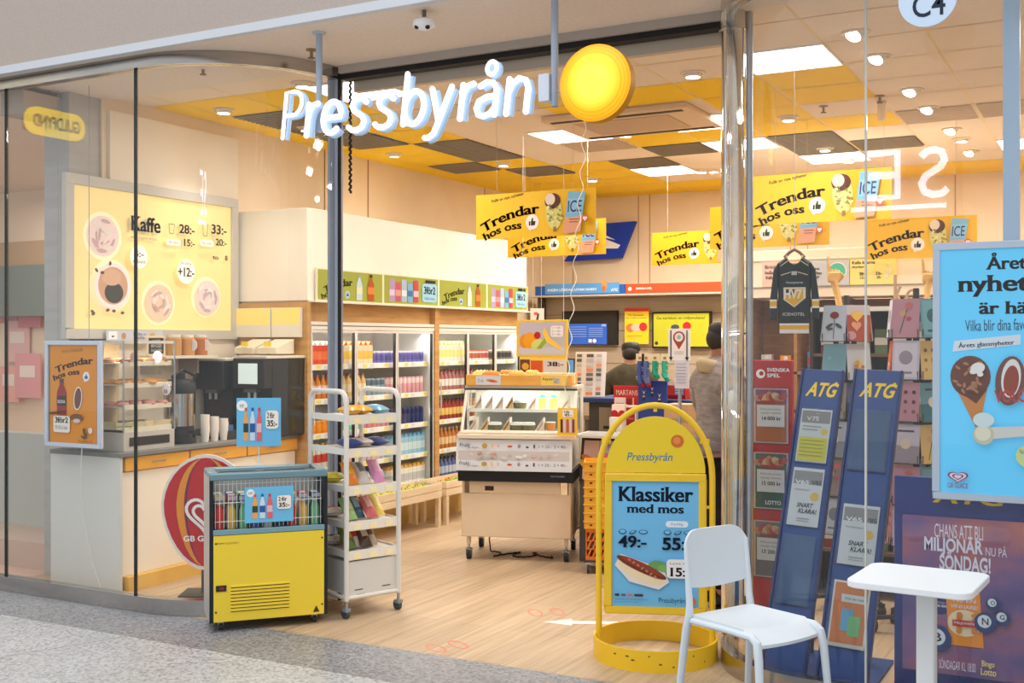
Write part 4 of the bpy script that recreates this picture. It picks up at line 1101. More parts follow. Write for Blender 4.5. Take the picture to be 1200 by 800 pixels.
# ------------------------------------------------------------------ white wire trolley with candy bags
TR, TA, TW, TD = Vector((-4.18, 5.59, 0)), R(68), .382, .44
t = thing('display_trolley', 'white tubular trolley with five shelves of sweets on castors', 'trolley', TR, TA)
RM = Matrix.Rotation(TA, 3, 'Z')
TUB = (226, 222, 214)
for x_ in (0, TW):
    m = MB(); q = .07
    pts = [(x_, 0, .11), (x_, 0, 1.39 - q)] + [(x_, q - q * math.cos(R(b)), 1.39 - q + q * math.sin(R(b))) for b in (20, 45, 70, 90)] + [(x_, TD - q + q * math.sin(R(b)), 1.39 - q + q * math.cos(R(b))) for b in (0, 20, 45, 70, 90)] + [(x_, TD, .11)]
    m.tube(pts, .0165, TUB, 10); m.build('side_frame', t)
for y_ in (0, TD):
    m = MB(); m.cyl((0, y_, .125), (TW, y_, .125), .014, TUB, 10); m.build('bottom_rail', t)
for x_ in (0, TW):
    m = MB(); m.cyl((x_, 0, .125), (x_, TD, .125), .014, TUB, 10); m.build('bottom_rail', t)
SHZ = [.40, .58, .80, 1.03, 1.235]
for z_ in SHZ:
    m = MB(); m.box((.012, .005, z_ - .008), (TW - .012, TD - .005, z_), (232, 228, 220)); m.box((.008, -.004, z_ - .045), (TW - .008, .0, z_ + .012), (236, 232, 222)); m.box((.004, .004, z_ - .03), (.008, TD - .004, z_ + .012), (232, 228, 220)); m.box((TW - .008, .004, z_ - .03), (TW - .004, TD - .004, z_ + .012), (232, 228, 220))
    sh = m.build('shelf', t)
    for i in range(3):
        m = MB(); m.box((.05 + i * .115, -.0065, z_ - .040), (.105 + i * .115, -.0042, z_ - .008), (250, 238, 186)); m.build('price_ticket', sh)
m = MB(); m.box((.014, .004, .14), (TW - .014, TD - .004, .345), (216, 216, 212)); m.box((.06, .002, .165), (.12, .004, .171), (60, 60, 60)); m.box((TW - .12, .002, .165), (TW - .06, .004, .171), (60, 60, 60)); m.build('storage_box', t, .004)
for x_ in (.0, TW):
    for y_ in (0, TD):
        m = MB(); m.cyl((x_, y_, .06), (x_, y_, .115), .010, ALU, 8); m.box((x_ - .018, y_ - .022, .045), (x_ + .018, y_ + .022, .065), (140, 146, 150)); cs = m.build('castor', t)
        m = MB(); m.cyl((x_ - .012, y_ + .01, .033), (x_ + .012, y_ + .01, .033), .033, (70, 78, 84), 16); m.build('wheel', cs)
def bag(name, w_, h_, c1, c2, lab, loc, rot, grp, cat='bag'):
    m = MB(); n = 8; vs = []; fs = []
    for sgn in (1, -1):
        for i in range(n + 1):
            for j in range(n + 1):
                fx, fy = i / n, j / n
                th = .030 * (math.sin(PI * fx) ** .5) * (math.sin(PI * fy) ** .5) + .0012
                vs.append(((fx - .5) * w_, (fy - .5) * h_, sgn * th))
    q = (n + 1) ** 2
    f1, f2 = [], []
    for s_ in (0, 1):
        for i in range(n):
            for j in range(n):
                a_ = s_ * q + i * (n + 1) + j
                f = (a_, a_ + n + 1, a_ + n + 2, a_ + 1)
                (f2 if (2 <= i <= 5 and 3 <= j <= 6) else f1).append(f)
    m.add(vs, f1, mat(c1, .3, 0, 0, .5)); b = len(m.v) - len(vs); i2 = m.mi(c2)
    for f in f2: m.f.append([b + k for k in f]); m.fm.append(i2)
    o = m.build(name); o.location = loc; o.rotation_euler = rot
    return tag(o, lab, cat, grp)
def tpos(x, y, z): return TR + RM @ Vector((x, y, z))
rows = [
 (4, [((236, 176, 60), (250, 214, 120), 'golden candy bag lying on the top trolley shelf'), ((232, 168, 60), (200, 110, 40), 'orange candy bag on the top trolley shelf beside the golden one'), ((120, 176, 200), (190, 220, 230), 'light blue candy bag at the right of the top trolley shelf')]),
 (3, [((50, 70, 140), (210, 214, 226), 'dark blue snack bag on the second trolley shelf'), ((236, 226, 220), (196, 60, 66), 'white and red snack bag on the second trolley shelf'), ((70, 90, 150), (160, 180, 210), 'blue snack pouch at the back of the second trolley shelf')]),
 (2, [((226, 130, 30), (246, 180, 50), 'bright orange crisps bag tilted on the middle trolley shelf'), ((214, 212, 204), (120, 130, 140), 'pale grey leaflet bag leaning on the middle trolley shelf'), ((226, 150, 196), (240, 190, 214), 'pink sweets bag on the middle trolley shelf')]),
 (1, [((160, 200, 130), (220, 230, 180), 'green sweets bag on the fourth trolley shelf'), ((60, 96, 120), (140, 170, 180), 'teal sweets bag on the fourth trolley shelf'), ((220, 110, 110), (240, 190, 190), 'coral sweets bag on the fourth trolley shelf'), ((240, 216, 110), (250, 236, 160), 'pale yellow sweets bag on the fourth trolley shelf')]),
 (0, [((96, 130, 70), (230, 150, 50), 'green and orange sweets bag on the lowest trolley shelf'), ((220, 200, 190), (200, 60, 60), 'white bag with red patch on the lowest trolley shelf'), ((90, 66, 52), (210, 190, 170), 'brown chocolate bag on the lowest trolley shelf'), ((190, 176, 160), (120, 80, 66), 'beige chocolate bag at the right of the lowest trolley shelf'), ((50, 60, 56), (170, 180, 170), 'black liquorice bag at the back of the lowest trolley shelf')]),
]
for si, items in rows:
    n = len(items)
    for i, (c1, c2, lab) in enumerate(items):
        lying = si in (4, 3)
        fx = (i + .5) / n
        x_ = .045 + (TW - .09) * fx; y_ = .12 + .03 * (i % 2)
        if i == 4: x_, y_ = .19, .25
        if lying:
            bag('candy_bag', .095, .20, c1, c2, lab, tpos(x_, y_, SHZ[si] + .036), (rn.uniform(-.06, .06), 0, TA + rn.uniform(-.1, .1)), 'bags on the white trolley')
        else:
            bag('candy_bag', .082, .17, c1, c2, lab, tpos(x_, y_, SHZ[si] + .075), (R(46) + rn.uniform(-.1, .1), 0, TA + rn.uniform(-.05, .05)), 'bags on the white trolley')

xtra = [(2, (206, 196, 60), (240, 230, 150), 'lime yellow bag lying flat at the back of the middle trolley shelf'), (1, (236, 232, 226), (206, 90, 90), 'white bag lying flat at the back of the fourth trolley shelf'), (0, (226, 222, 214), (60, 60, 70), 'white and black bag lying flat at the back of the lowest trolley shelf'), (0, (200, 60, 56), (240, 220, 190), 'red bag lying flat at the back right of the lowest trolley shelf')]
for i, (si, c1, c2, lab) in enumerate(xtra):
    bag('candy_bag', .14, .17, c1, c2, lab, tpos(.10 if i < 3 else .27, .33, SHZ[si] + .034), (0, 0, TA + .5 * (i - 1.5)), 'bags on the white trolley')

# ------------------------------------------------------------------ rounded red standee behind the glass, its figure left off
t = thing('red_standee', 'rounded red and orange striped display board lettered GB on a dark foot', 'display board', (-5.43, 5.70, 0), R(30))
egg = [(.30 * math.sin(R(x)) * (1.0 if math.cos(R(x)) < 0 else .86 + .14 * (1 - math.cos(R(x)))), .58 - .42 * math.cos(R(x)) if math.cos(R(x)) > 0 else .58 - .36 * math.cos(R(x))) for x in range(0, 360, 12)]
def esc(s, c=(0, .57)): return [((x - c[0]) * s + c[0], (z - c[1]) * s + c[1]) for x, z in egg]
m = MB(); m.xprism(esc(1.0), -.012, .012, (236, 228, 220)); m.build('board', t)
a = MB()
def flat(pts, y_, c_): a.quad([(x, y_, z) for x, z in pts], c_)
flat(esc(.94), -.0126, (196, 26, 34))
for sg in (-1, 1):
    cols_ = [(232, 150, 40), (110, 40, 90)]
    for k_, (f0, f1) in enumerate(((.70, .52), (.50, .45))):
        P = [(sg * abs(x) * f0, z) for x, z in esc(.94) if (x * sg > .02)]
        Q = [(sg * abs(x) * f1, z) for x, z in esc(.94) if (x * sg > .02)]
        flat(P + Q[::-1], -.0132 - .0004 * k_, cols_[k_])
a.build('print', t, smooth=False)
a = Art(.3, .3, frame((-.15, -.0145, .38)))
for s_ in (1.0, .6):
    hp_ = [(.5 + .42 * s_ * (16 * math.sin(R(x)) ** 3) / 16, .55 + .42 * s_ * (13 * math.cos(R(x)) - 5 * math.cos(R(2 * x)) - 2 * math.cos(R(3 * x)) - math.cos(R(4 * x))) / 16) for x in range(0, 361, 10)]
    a.line(hp_, .07, WHITE)
a.text('GB GLACE', .04, -.06, .96, .07, WHITE, .02); a.build('lettering', t)
m = MB(); m.box((-.16, -.12, 0), (.16, .14, .012), (70, 66, 60)); m.box((-.03, -.012, .012), (.03, .012, .17), (70, 66, 60)); m.build('foot', t, .004)

# ------------------------------------------------------------------ refrigerated counter in the middle
DA = R(19.0)
DO = Vector((-4.474, 7.553, 0))
t = thing('serving_cooler', 'cream refrigerated display counter with slanted glass on castors, mid shop', 'display counter', DO, DA)
DW, DD = .86, .62
x0, x1 = -.055, .80
PANELC = noise_mat('beige_panel', [(.3, (232, 206, 172)), (.7, (237, 213, 180))], nscale=3, rough=.5)
m = MB(); m.box((x0, 0, .185), (x1, .02, .52), PANELC); m.box((x0, .02, .185), (x0 + .02, DD, .62), PANELC); m.box((x1 - .02, .02, .185), (x1, DD, .62), PANELC); m.box((x0 + .02, .02, .185), (x1 - .02, DD, .20), PANELC)
m.box((x0 + .06, .0, .525), (x1 - .08, .02, .62), PANELC); m.build('cabinet', t, .004)
m = MB(); m.box((.13, -.004, .545), (.20, 0, .58), (66, 36, 26)); m.build('grip', t, .003)
m = MB(); m.xprism([(0, 0), (1, 0), (1, 1), (0, 1)], 0, 1, BLACK, Matrix.Translation((x0 - .02, -.05, .62)) @ Matrix.Diagonal((DW + .04, DD + .02, .085, 1))); m.build('plinth_band', t, .004)
a = Art(DW, .07, frame((x0, -.0505, .627))); a.text('norcooler', .82, .5, .95, .75, (150, 160, 180), 0); a.build('maker_lettering', t)
# price board
m = MB(); T_ = frame((x0 - .03, -.075, .705), 0, R(-6)); bw, bh = DW + .04, .24
m.box((0, 0, 0), (bw, .02, bh), (232, 230, 226), T_); m.build('price_board', t)
a = Art(bw, bh, T_)
a.rect(.01, .02, .99, .98, (226, 226, 228)); a.rect(.02, .34, .98, .64, (206, 198, 192))
rn = random.Random(8)
for i in range(18): a.ell(.08 + .86 * rn.random(), .38 + .22 * rn.random(), .05 + .08 * rn.random(), .05, rn.choice([(226, 206, 196), (222, 184, 160), (236, 232, 226), (190, 180, 176), (216, 150, 130)]), rn.uniform(-20, 20), 10)
for z_ in (.70, .12):
    a.text('Frukt', .03, z_ + .06, .12, z_ + .18, (70, 80, 110), .01, False, .2); a.text('till dagen', .1, z_, .2, z_ + .07, (90, 90, 110), 0)
    a.ell(.25, z_ + .1, .09, .07, (190, 150, 60)); a.ell(.315, z_ + .1, .03, .08, (240, 190, 90)); a.ell(.37, z_ + .1, .02, .06, (236, 160, 140)); a.ell(.47, z_ + .09, .08, .035, (200, 90, 60)); a.ell(.55, z_ + .1, .05, .06, (150, 150, 160)); a.ell(.62, z_ + .07, .05, .03, (80, 60, 70)); a.ell(.68, z_ + .1, .03, .07, (70, 80, 110))
    a.text('1 = 25:-  2 = 40:-', .72, z_ + .05, .96, z_ + .14, (90, 90, 96), .005)
a.build('price_print', t)
m = MB(); m.box((x0 - .025, -.07, .95), (x1 + .04, .0, .985), (236, 222, 198)); m.box((x0 - .02, -.05, .985), (x1 + .03, .01, 1.0), (222, 204, 176)); m.build('bumper', t, .006)
# glass superstructure, front leaning back
gx0, gx1, yb = x0, x1 + .02, .30
m = MB()
for x_ in (gx0, gx1):
    m.tube([(x_, .01, 1.0), (x_, .21, 1.335)], .012, (236, 228, 212), 8); m.cyl((x_, DD, .70), (x_, DD, 1.335), .012, (236, 228, 212), 8)
m.cyl((gx0, .01, 1.0), (gx1, .01, 1.0), .012, (236, 228, 212), 8)
m.build('glass_frame', t)
m = MB(); m.box((gx0 - .012, .19, 1.325), (gx1 + .012, DD + .01, 1.35), (222, 212, 196)); m.box((gx0 - .01, .185, 1.315), (gx1 + .01, .20, 1.33), (70, 66, 62)); m.build('top', t)
m = MB(); m.quad([(gx0, .01, 1.0), (gx1, .01, 1.0), (gx1, .21, 1.33), (gx0, .21, 1.33)], THIN); m.build('front_glass', t)
for x_ in (gx0, gx1):
    m = MB(); m.quad([(x_, .01, .99), (x_, .21, 1.33), (x_, DD, 1.33), (x_, DD, .99)], THIN); m.build('side_glass', t)
m = MB(); m.box((x0, .0, .70), (x1, DD, .72), (226, 220, 208)); m.box((x0, DD - .02, .72), (x1, DD, 1.32), (216, 208, 196)); m.box((x0, .0, .72), (x1, .02, .99), (226, 220, 208)); m.box((x0, .02, .72), (x0 + .02, DD - .02, .99), (226, 220, 208)); m.box((x1 - .02, .02, .72), (x1, DD - .02, .99), (226, 220, 208)); m.build('tub', t)
for z_, y_ in ((.985, .04), (1.15, .2)):
    m = MB(); m.box((x0 + .02, y_, z_), (x1 - .02, DD - .02, z_ + .008), (206, 224, 226)); m.box((x0 + .02, y_ - .004, z_ - .008), (x1 - .02, y_, z_ + .02), (236, 236, 230)); m.build('inner_shelf', t)
area('counter_strip', DO + Matrix.Rotation(DA, 3, 'Z') @ Vector((.38, .35, 1.31)), .7, 3.5, (1, .97, .92), sy=.2)
for x_ in (x0 + .06, x1 - .03):
    for y_ in (.05, DD - .06):
        m = MB(); m.box((x_ - .025, y_ - .02, .12), (x_ + .0, y_ + .02, .186), (220, 200, 172)); m.cyl((x_ - .012, y_, .07), (x_ - .012, y_, .12), .009, ALU, 8); m.box((x_ - .036, y_ - .02, .07), (x_ + .012, y_ + .03, .084), ALU); cs = m.build('castor', t)
        m = MB(); m.cyl((x_ - .028, y_ + .01, .045), (x_ + .004, y_ + .01, .045), .045, (44, 44, 46), 16); m.cyl((x_ - .03, y_ + .01, .045), (x_ + .006, y_ + .01, .045), .02, (150, 150, 150), 10); m.build('wheel', cs)
DM = Matrix.Rotation(DA, 3, 'Z')
def dpos(x, y, z): return DO + DM @ Vector((x, y, z))
# wooden bun tray on top
tt = thing('bun_tray', 'honey coloured wooden tray of buns on top of the display counter', 'tray', dpos(x0 - .0, .17, 1.351), DA)
m = MB(); TW_ = DW * .98; HON = noise_mat('honey_wood', [(.3, (226, 160, 66)), (.7, (238, 178, 86))], (3, 12, 12), 2, 4, .5)
m.box((0, 0, 0), (TW_, .42, .012), HON); m.box((0, 0, .012), (TW_, .016, .085), HON); m.box((0, .404, .012), (TW_, .42, .085), HON); m.box((0, .016, .012), (.016, .404, .085), HON); m.box((TW_ - .016, .016, .012), (TW_, .404, .085), HON); m.build('box', tt, .003)
a = Art(.2, .07, frame((.08, -.001, .006))); a.fill((214, 214, 220)); a.text('3 st', .08, .3, .3, .7, (90, 90, 100), 0); a.ell(.65, .45, .7, .18, (222, 150, 90), -8); a.ell(.65, .45, .4, .08, (190, 60, 40), -8); a.build('left_card', tt)
a = Art(.2, .075, frame((.60, -.001, .004))); a.fill((244, 206, 96)); a.text('Nytt!', .06, .45, .48, .82, (80, 50, 20), .01, False, .2); a.rect(.5, .2, .75, .8, (206, 196, 190)); a.text('2 för', .52, .5, .73, .72, NAVY, 0); a.text('45:-', .52, .25, .73, .46, NAVY, 0); a.build('right_card', tt)
rn = random.Random(21)
src = None
for i in range(10):
    k_ = i % 3
    m = MB(); c_ = [(240, 190, 96), (222, 140, 66), (244, 204, 120)][k_]
    m.ball((0, 0, 0), (.075, .042, .032), c_, 14, 8)
    for q in (-.03, .0, .03): m.tube([(q - .012, -.025, .024), (q, 0, .034), (q + .012, .025, .024)], .004, (250, 220, 150), 5)
    o = m.build('bread_bun'); o.location = dpos(.08 + (i % 5) * .105 + x0, .27 + .11 * (i // 5), 1.351 + .055 + (.03 if i % 2 else 0)); o.rotation_euler = (0, 0, DA + rn.uniform(-.4, .4))
    tag(o, ['pale glazed long bun', 'brown long bun', 'light yellow long bun'][k_] + ' in the wooden tray on the counter', 'bun', 'buns in the wooden tray')
for i in range(3):
    m = MB(); m.box((-.05, -.03, 0), (.05, .03, .075), [(240, 232, 190), (230, 226, 214), (244, 236, 200)][i]); m.prism([(-.05, -.03), (.05, -.03), (.05, .03), (-.05, .03)], .012, (214, 220, 150), frame((0, 0, .075)))
    o = m.build('snack_pack', bevel=.006); o.location = dpos(x0 + .60 + i * .10, .33, 1.3635); o.rotation_euler = (0, 0, DA)
    tag(o, ['left', 'middle', 'right'][i] + ' pale snack pack in the wooden tray on the counter', 'pack', 'snack packs in the tray')
# food inside
FOOD = [('sandwich_box', (224, 190, 130), (150, 90, 50)), ('salad_tub', (140, 130, 90), (90, 110, 60)), ('yellow_juice', (248, 220, 70), (250, 236, 130)), ('fruit_cup', (230, 150, 80), (236, 226, 214)), ('wrap_pack', (226, 206, 186), (190, 150, 130))]
def food(kind, c1, c2):
    m = MB()
    if kind == 'yellow_juice': m.lathe([(.03, 0), (.032, .01), (.032, .07), (.026, .09), (.02, .095), (.02, .12), (0, .12)], c1, 12, ms=[c2, c2, c1, c1, (90, 200, 170), (90, 200, 170)])
    elif kind == 'fruit_cup': m.lathe([(.028, 0), (.04, .075), (.042, .08), (.0, .082)], c1, 14, ms=[c1, c2, c2])
    elif kind == 'salad_tub': m.lathe([(.045, 0), (.055, .05), (.058, .055), (.05, .075), (0, .08)], c1, 14, ms=[c1, c2, (226, 226, 220), (200, 206, 196)])
    else:
        m.xprism([(-.04, 0), (.04, 0), (.04, .115)], -.03, .03, (236, 230, 220)); m.xprism([(-.036, .004), (.037, .004), (.037, .108)], -.0315, .0315, c1); m.xprism([(-.022, .004), (-.008, .004), (.037, .07), (.037, .09)], -.0322, .0322, c2)
    return m.build(kind)
FW = {'sandwich_box': 'triangular tan sandwich box', 'salad_tub': 'olive salad tub', 'yellow_juice': 'yellow juice bottle with green cap', 'fruit_cup': 'orange fruit cup', 'wrap_pack': 'pale pink wrap pack'}
for row, (z_, y_, seq) in enumerate(((.994, .10, (4, 0, 1, 0, 1, 1, 4, 3, 4)), (1.159, .27, (4, 4, 4, 0, 1, 4, 2, 2, 4)))):
    cache = {}
    for i, k_ in enumerate(seq):
        kind, c1, c2 = FOOD[k_]
        if kind in cache: o = cache[kind].copy(); COL.objects.link(o)
        else: o = cache[kind] = food(kind, c1, c2)
        o.location = dpos(x0 + .07 + i * .088, y_, z_); o.rotation_euler = (0, 0, DA + rn.uniform(-.2, .2))
        tag(o, FW[kind] + ' on the %s glass shelf of the display counter' % ('lower' if row == 0 else 'upper'), 'food', kind.replace('_', ' ') + 's, %s counter shelf' % ('lower' if row == 0 else 'upper'))
# yellow price card at its right corner
pt = thing('snack_price_card', 'small yellow price card hanging at the right front edge of the display counter', 'sign', dpos(x1 - .09, -.09, .985), DA)
m = MB(); m.box((0, -.004, 0), (.15, .004, .21), (250, 200, 60)); m.build('card', pt)
a = Art(.15, .21, frame((0, -.0045, 0))); a.rrect(.25, .68, .8, .94, .03, (248, 240, 226)); a.text('2 för', .32, .82, .62, .91, NAVY, .01, True); a.text('45:-', .34, .71, .74, .80, NAVY, .01, True)
for i, c_ in enumerate(((90, 40, 40), (220, 200, 220), (200, 90, 90), (226, 200, 200), (110, 60, 120))): a.rect(.15 + i * .15, .12, .26 + i * .15, .6, c_)
a.build('print', pt)
# cables on the floor
m = MB(); pts = []
for i in range(60):
    f = i / 59
    pts.append((.12 + f * .5 + .05 * math.sin(f * 22), .25 + .10 * math.cos(f * 17), .006 + .004 * (i % 2)))
m.tube([(.10, .55, .19), (.09, .4, .1), (.12, .3, .02)] + pts, .006, BLACK, 6)
o = m.build('power_cable'); o.location = DO; o.rotation_euler = (0, 0, DA); tag(o, 'tangled black power cable on the floor under the display counter', 'cable')
# fruit poster above the counter, its pole and lower card
zq0, zq1 = onY(636, 418, 8.62).z, onY(636, 376, 8.62).z; xq0, xq1 = onY(605, 415, 8.62).x, onY(665, 415, 8.62).x
pw, ph = xq1 - xq0, zq1 - zq0 + .01
pt = thing('fruit_poster', 'yellow framed fruit picture sign standing above the display counter', 'poster', (xq0, 8.62, zq0), R(0))
m = MB(); m.box((0, 0, -.0), (pw, .02, ph), (244, 200, 50)); m.build('frame', pt, .003)
a = Art(pw, ph); a.rect(.05, .06, .95, .94, (196, 190, 200)); a.rect(.05, .06, .95, .26, (206, 202, 212))
a.ell(.17, .42, .17, .19, (236, 150, 30)); a.ell(.27, .44, .2, .22, (244, 166, 30)); a.ell(.42, .58, .1, .1, (190, 30, 30)); a.ell(.44, .34, .22, .14, (214, 220, 120), 12); a.poly([(.4, .22), (.56, .5), (.62, .44), (.5, .22)], (150, 180, 70))
a.poly([(.52, .68), (.58, .8), (.66, .52), (.9, .26), (.86, .2), (.6, .4)], (250, 206, 70)); a.rrect(.68, .54, .92, .84, .06, (244, 240, 240))
for i in range(3): a.text('%d = %d0:-' % (i + 1, 2 + i), .71, .76 - .09 * i, .89, .81 - .09 * i, (110, 110, 120), .0)
a.build('print', pt)
m = MB(); m.box((.03, .002, -.20), (pw * .97, .016, -.002), (250, 212, 90)); m.build('lower_card', pt)
a = Art(pw * .9, .17, frame((.035, .0015, -.185))); a.rect(0, 0, .22, .95, (110, 60, 50)); a.ell(.12, .6, .2, .18, (226, 170, 60)); a.rect(.24, 0, .5, .9, (220, 90, 40)); a.rect(.52, 0, 1, .95, (226, 214, 206)); a.text('38:-', .6, .62, .95, .85, (40, 40, 44), .012, True); a.build('lower_print', pt)
for x_ in (.05, pw - .05):
    m = MB(); m.cyl((x_, .03, ph), (x_, .03, CEIL - .045 - zq0), .002, (230, 226, 220), 6); m.build('wire', pt)
# curly white ribbon from the ceiling
xr, yr = onY(684, 300, 7.4).x, 7.4
m = MB(); m.tube([(xr - .0 + .016 * math.sin(i * .62) - .16 * max(0, (i - 20) / 90) , yr + .016 * math.cos(i * .62), 3.5 - i * .0215) for i in range(105)], .0032, (246, 238, 222), 6)
tag(m.build('curled_ribbon'), 'white curly ribbon dangling from the ceiling beside the fruit sign', 'ribbon')

# ------------------------------------------------------------------ yellow pavement sign in the doorway
BC = Vector((-2.225, 5.74, 0)); BA = R(22)
t = thing('pavement_sign', 'yellow arched hot dog sign board on a round ring base in the doorway', 'sign', BC, BA)
YB_ = noise_mat('yellow_enamel', [(.35, (240, 194, 40)), (.65, (246, 204, 52))], nscale=4, rough=.35)
m = MB(); rr = .335; n = 48
prof = [(rr, 0), (rr, .11), (rr - .012, .11), (rr - .012, 0)]
m.lathe(prof + [prof[0]], YB_, 56, caps=False); rg = m.build('base_ring', t)
rn = random.Random(5)
m = MB()
for k_ in range(9):
    an = R(-130 + k_ * 11 + rn.uniform(-3, 3)); z_ = .03 + .06 * rn.random(); w_ = .012 + .02 * rn.random()
    m.add([(rr * 1.0015 * math.cos(an + s_ * w_), rr * 1.0015 * math.sin(an + s_ * w_), z_ + dz) for s_, dz in ((-1, -.004), (1, -.003), (1, .002), (-.2, .006), (-1, .002))], [(0, 1, 2, 3, 4)], (110, 90, 40))
m.build('scratches', rg)
HW = .305; zs_ = .97; HA = .385
arch = [(-HW, .02), (-HW, zs_)] + arc2(0, zs_, HW, HA, 180, 0, 24)[1:] + [(HW, .02)]
m = MB(); m.tube([(x, 0, z) for x, z in arch], .0165, YB_, 12); m.build('hoop', t)
m = MB(); m.xprism([(-.268, .99)] + [(.268, .99)] + arc2(0, .99, .268, .305, 0, 180, 24)[1:-1], -.006, .006, (240, 206, 44)); hd = m.build('header_panel', t)
a = Art(.55, .33, frame((-.275, -.0065, .99))); a.text('Pressbyrån', .215, .155, .655, .33, (70, 130, 170), .006, False, .22); a.ell(.715, .52, .105, .105, (214, 110, 40)); a.ell(.71, .53, .06, .06, (232, 140, 70)); a.build('header_print', t)
m = MB()
for x_, z_ in ((-.25, 1.16), (.25, 1.16), (0, 1.33)): m.box((x_ - .01 - (.03 if x_ < 0 else -.0 if x_ == 0 else 0), -.004, z_ - .01), (x_ + .01 + (.03 if x_ > 0 else 0), .004, z_ + .015 + (.015 if x_ == 0 else 0)), YB_)
for x_ in (-.30, .27):
    for z_ in (.36, .80): m.box((x_ - .0, -.006, z_), (x_ + .03, .006, z_ + .015), YB_)
m.build('clips', t)
m = MB(); fx, z0, z1 = .272, .225, .985; e = .04
for a_, b_ in (((-fx, -.02, z0), (fx, .02, z0 + e)), ((-fx, -.02, z1 - e), (fx, .02, z1)), ((-fx, -.02, z0 + e), (-fx + e, .02, z1 - e)), ((fx - e, -.02, z0 + e), (fx, .02, z1 - e))): m.box(a_, b_, YB_)
m.build('poster_frame', t, .006)
m = MB(); m.box((-fx + e, -.008, z0 + e), (fx - e, .008, z1 - e), (110, 186, 230)); m.build('poster', t)
pw, ph = 2 * (fx - e), z1 - z0 - 2 * e
a = Art(pw, ph, frame((-fx + e, -.0085, z0 + e))); a.fill((116, 190, 234))
INK = (22, 34, 58)
a.text('Klassiker', .07, .835, .94, .955, INK, .012, True); a.text('med mos', .17, .745, .83, .815, INK, .012, True)
a.rrect(.62, .635, .88, .685, .025, (232, 238, 246)); a.text('fryddig', .68, .645, .82, .672, (120, 150, 180), 0)
for o_ in (0, .52): 
    a.ell(.12 + o_, .595, .03, .02, INK); a.ell(.12 + o_, .597, .024, .015, (116, 190, 234)); a.ell(.24 + o_, .592, .03, .012, INK, 20); a.ell(.24 + o_, .594, .022, .007, (116, 190, 234), 20); a.ell(.36 + o_, .595, .035, .016, INK); a.ell(.36 + o_, .596, .029, .012, (116, 190, 234))
a.text('49:-', .07, .47, .40, .565, INK, .012, True); a.text('55:-', .58, .455, .92, .555, INK, .012, True)
a.poly([(.03, .33), (.1, .42), (.6, .3), (.66, .2), (.54, .14), (.2, .2)], (236, 226, 216)); a.ell(.33, .285, .2, .07, (244, 222, 180), -24); a.ell(.52, .33, .07, .04, (110, 160, 90)); a.ell(.60, .31, .05, .03, (130, 176, 100))
a.ell(.34, .315, .215, .038, (120, 52, 34), -24); a.ell(.35, .325, .19, .022, (150, 66, 40), -24)
for i in range(7): a.ell(.2 + i * .05, .375 - i * .022, .014, .008, (206, 120, 90), 40 if i % 2 else -40)
a.rrect(.63, .235, .93, .385, .03, (244, 240, 236)); a.text('Lyxa till', .67, .34, .88, .362, (120, 120, 120), 0); a.text('15:-', .67, .25, .9, .32, INK, .012, True)
for i, c_ in enumerate(((50, 60, 80), (90, 100, 120), (200, 120, 100), (60, 60, 66))): a.rrect(.03 + i * .075, .085, .085 + i * .075 + (.05 if i == 3 else 0), .105, .008, c_)
a.text('Erbjudandet gäller så länge lagret räcker', .03, .055, .42, .067, (70, 110, 150), 0); a.text('Kan ej kombineras med rabatt', .03, .035, .3, .047, (70, 110, 150), 0)
a.text('Pressbyrån', .54, .03, .84, .08, INK, .0); a.ell(.915, .055, .034, .034, (226, 110, 60)); a.build('poster_print', t)

# ------------------------------------------------------------------ stacked yellow trays on a dolly
SO = Vector((-3.46, 7.50, 0)); SA = R(24)
t = thing('tray_dolly', 'small wheeled dolly under the orange trays beside the display counter', 'dolly', SO, SA)
m = MB(); m.box((0, 0, .085), (.36, .30, .10), (70, 64, 58)); m.build('deck', t)
for x_ in (.03, .33):
    for y_ in (.03, .27):
        m = MB(); m.cyl((x_ - .01, y_, .035), (x_ + .01, y_, .035), .035, (60, 60, 60), 12); m.box((x_ - .015, y_ - .015, .06), (x_ + .015, y_ + .015, .085), ALU); m.build('castor', t)
m = MB(); OR = (226, 120, 40)
for y0_, y1_ in ((.01, .02), (.28, .29)): 
    m.box((.01, y0_, .101), (.35, y1_, .125), OR); m.box((.01, y0_, .30), (.35, y1_, .33), OR)
    for i in range(9):
        for j in range(3): m.add([(.02 + i * .036, y0_, .125 + j * .06), (.034 + i * .036, y0_, .125 + j * .06), (.056 + i * .036, y0_, .18 + j * .06), (.042 + i * .036, y0_, .18 + j * .06), (.02 + i * .036, y1_, .125 + j * .06), (.034 + i * .036, y1_, .125 + j * .06), (.056 + i * .036, y1_, .18 + j * .06), (.042 + i * .036, y1_, .18 + j * .06)], [(0, 1, 2, 3), (4, 7, 6, 5), (0, 4, 5, 1), (1, 5, 6, 2), (2, 6, 7, 3), (3, 7, 4, 0)], OR)
    for j in range(3): m.box((.01, y0_, .178 + j * .06), (.35, y1_, .186 + j * .06), OR)
m.box((.01, .02, .101), (.02, .28, .33), OR); m.box((.34, .02, .101), (.35, .28, .33), OR); m.box((.02, .02, .101), (.34, .28, .11), OR)
o = m.build('slotted_crate'); o.location = SO; o.rotation_euler = (0, 0, SA); tag(o, 'orange slotted plastic crate at the bottom of the tray stack', 'crate')
ordn = ['lowest', 'second', 'third', 'fourth', 'fifth', 'sixth', 'seventh', 'topmost']
src = None
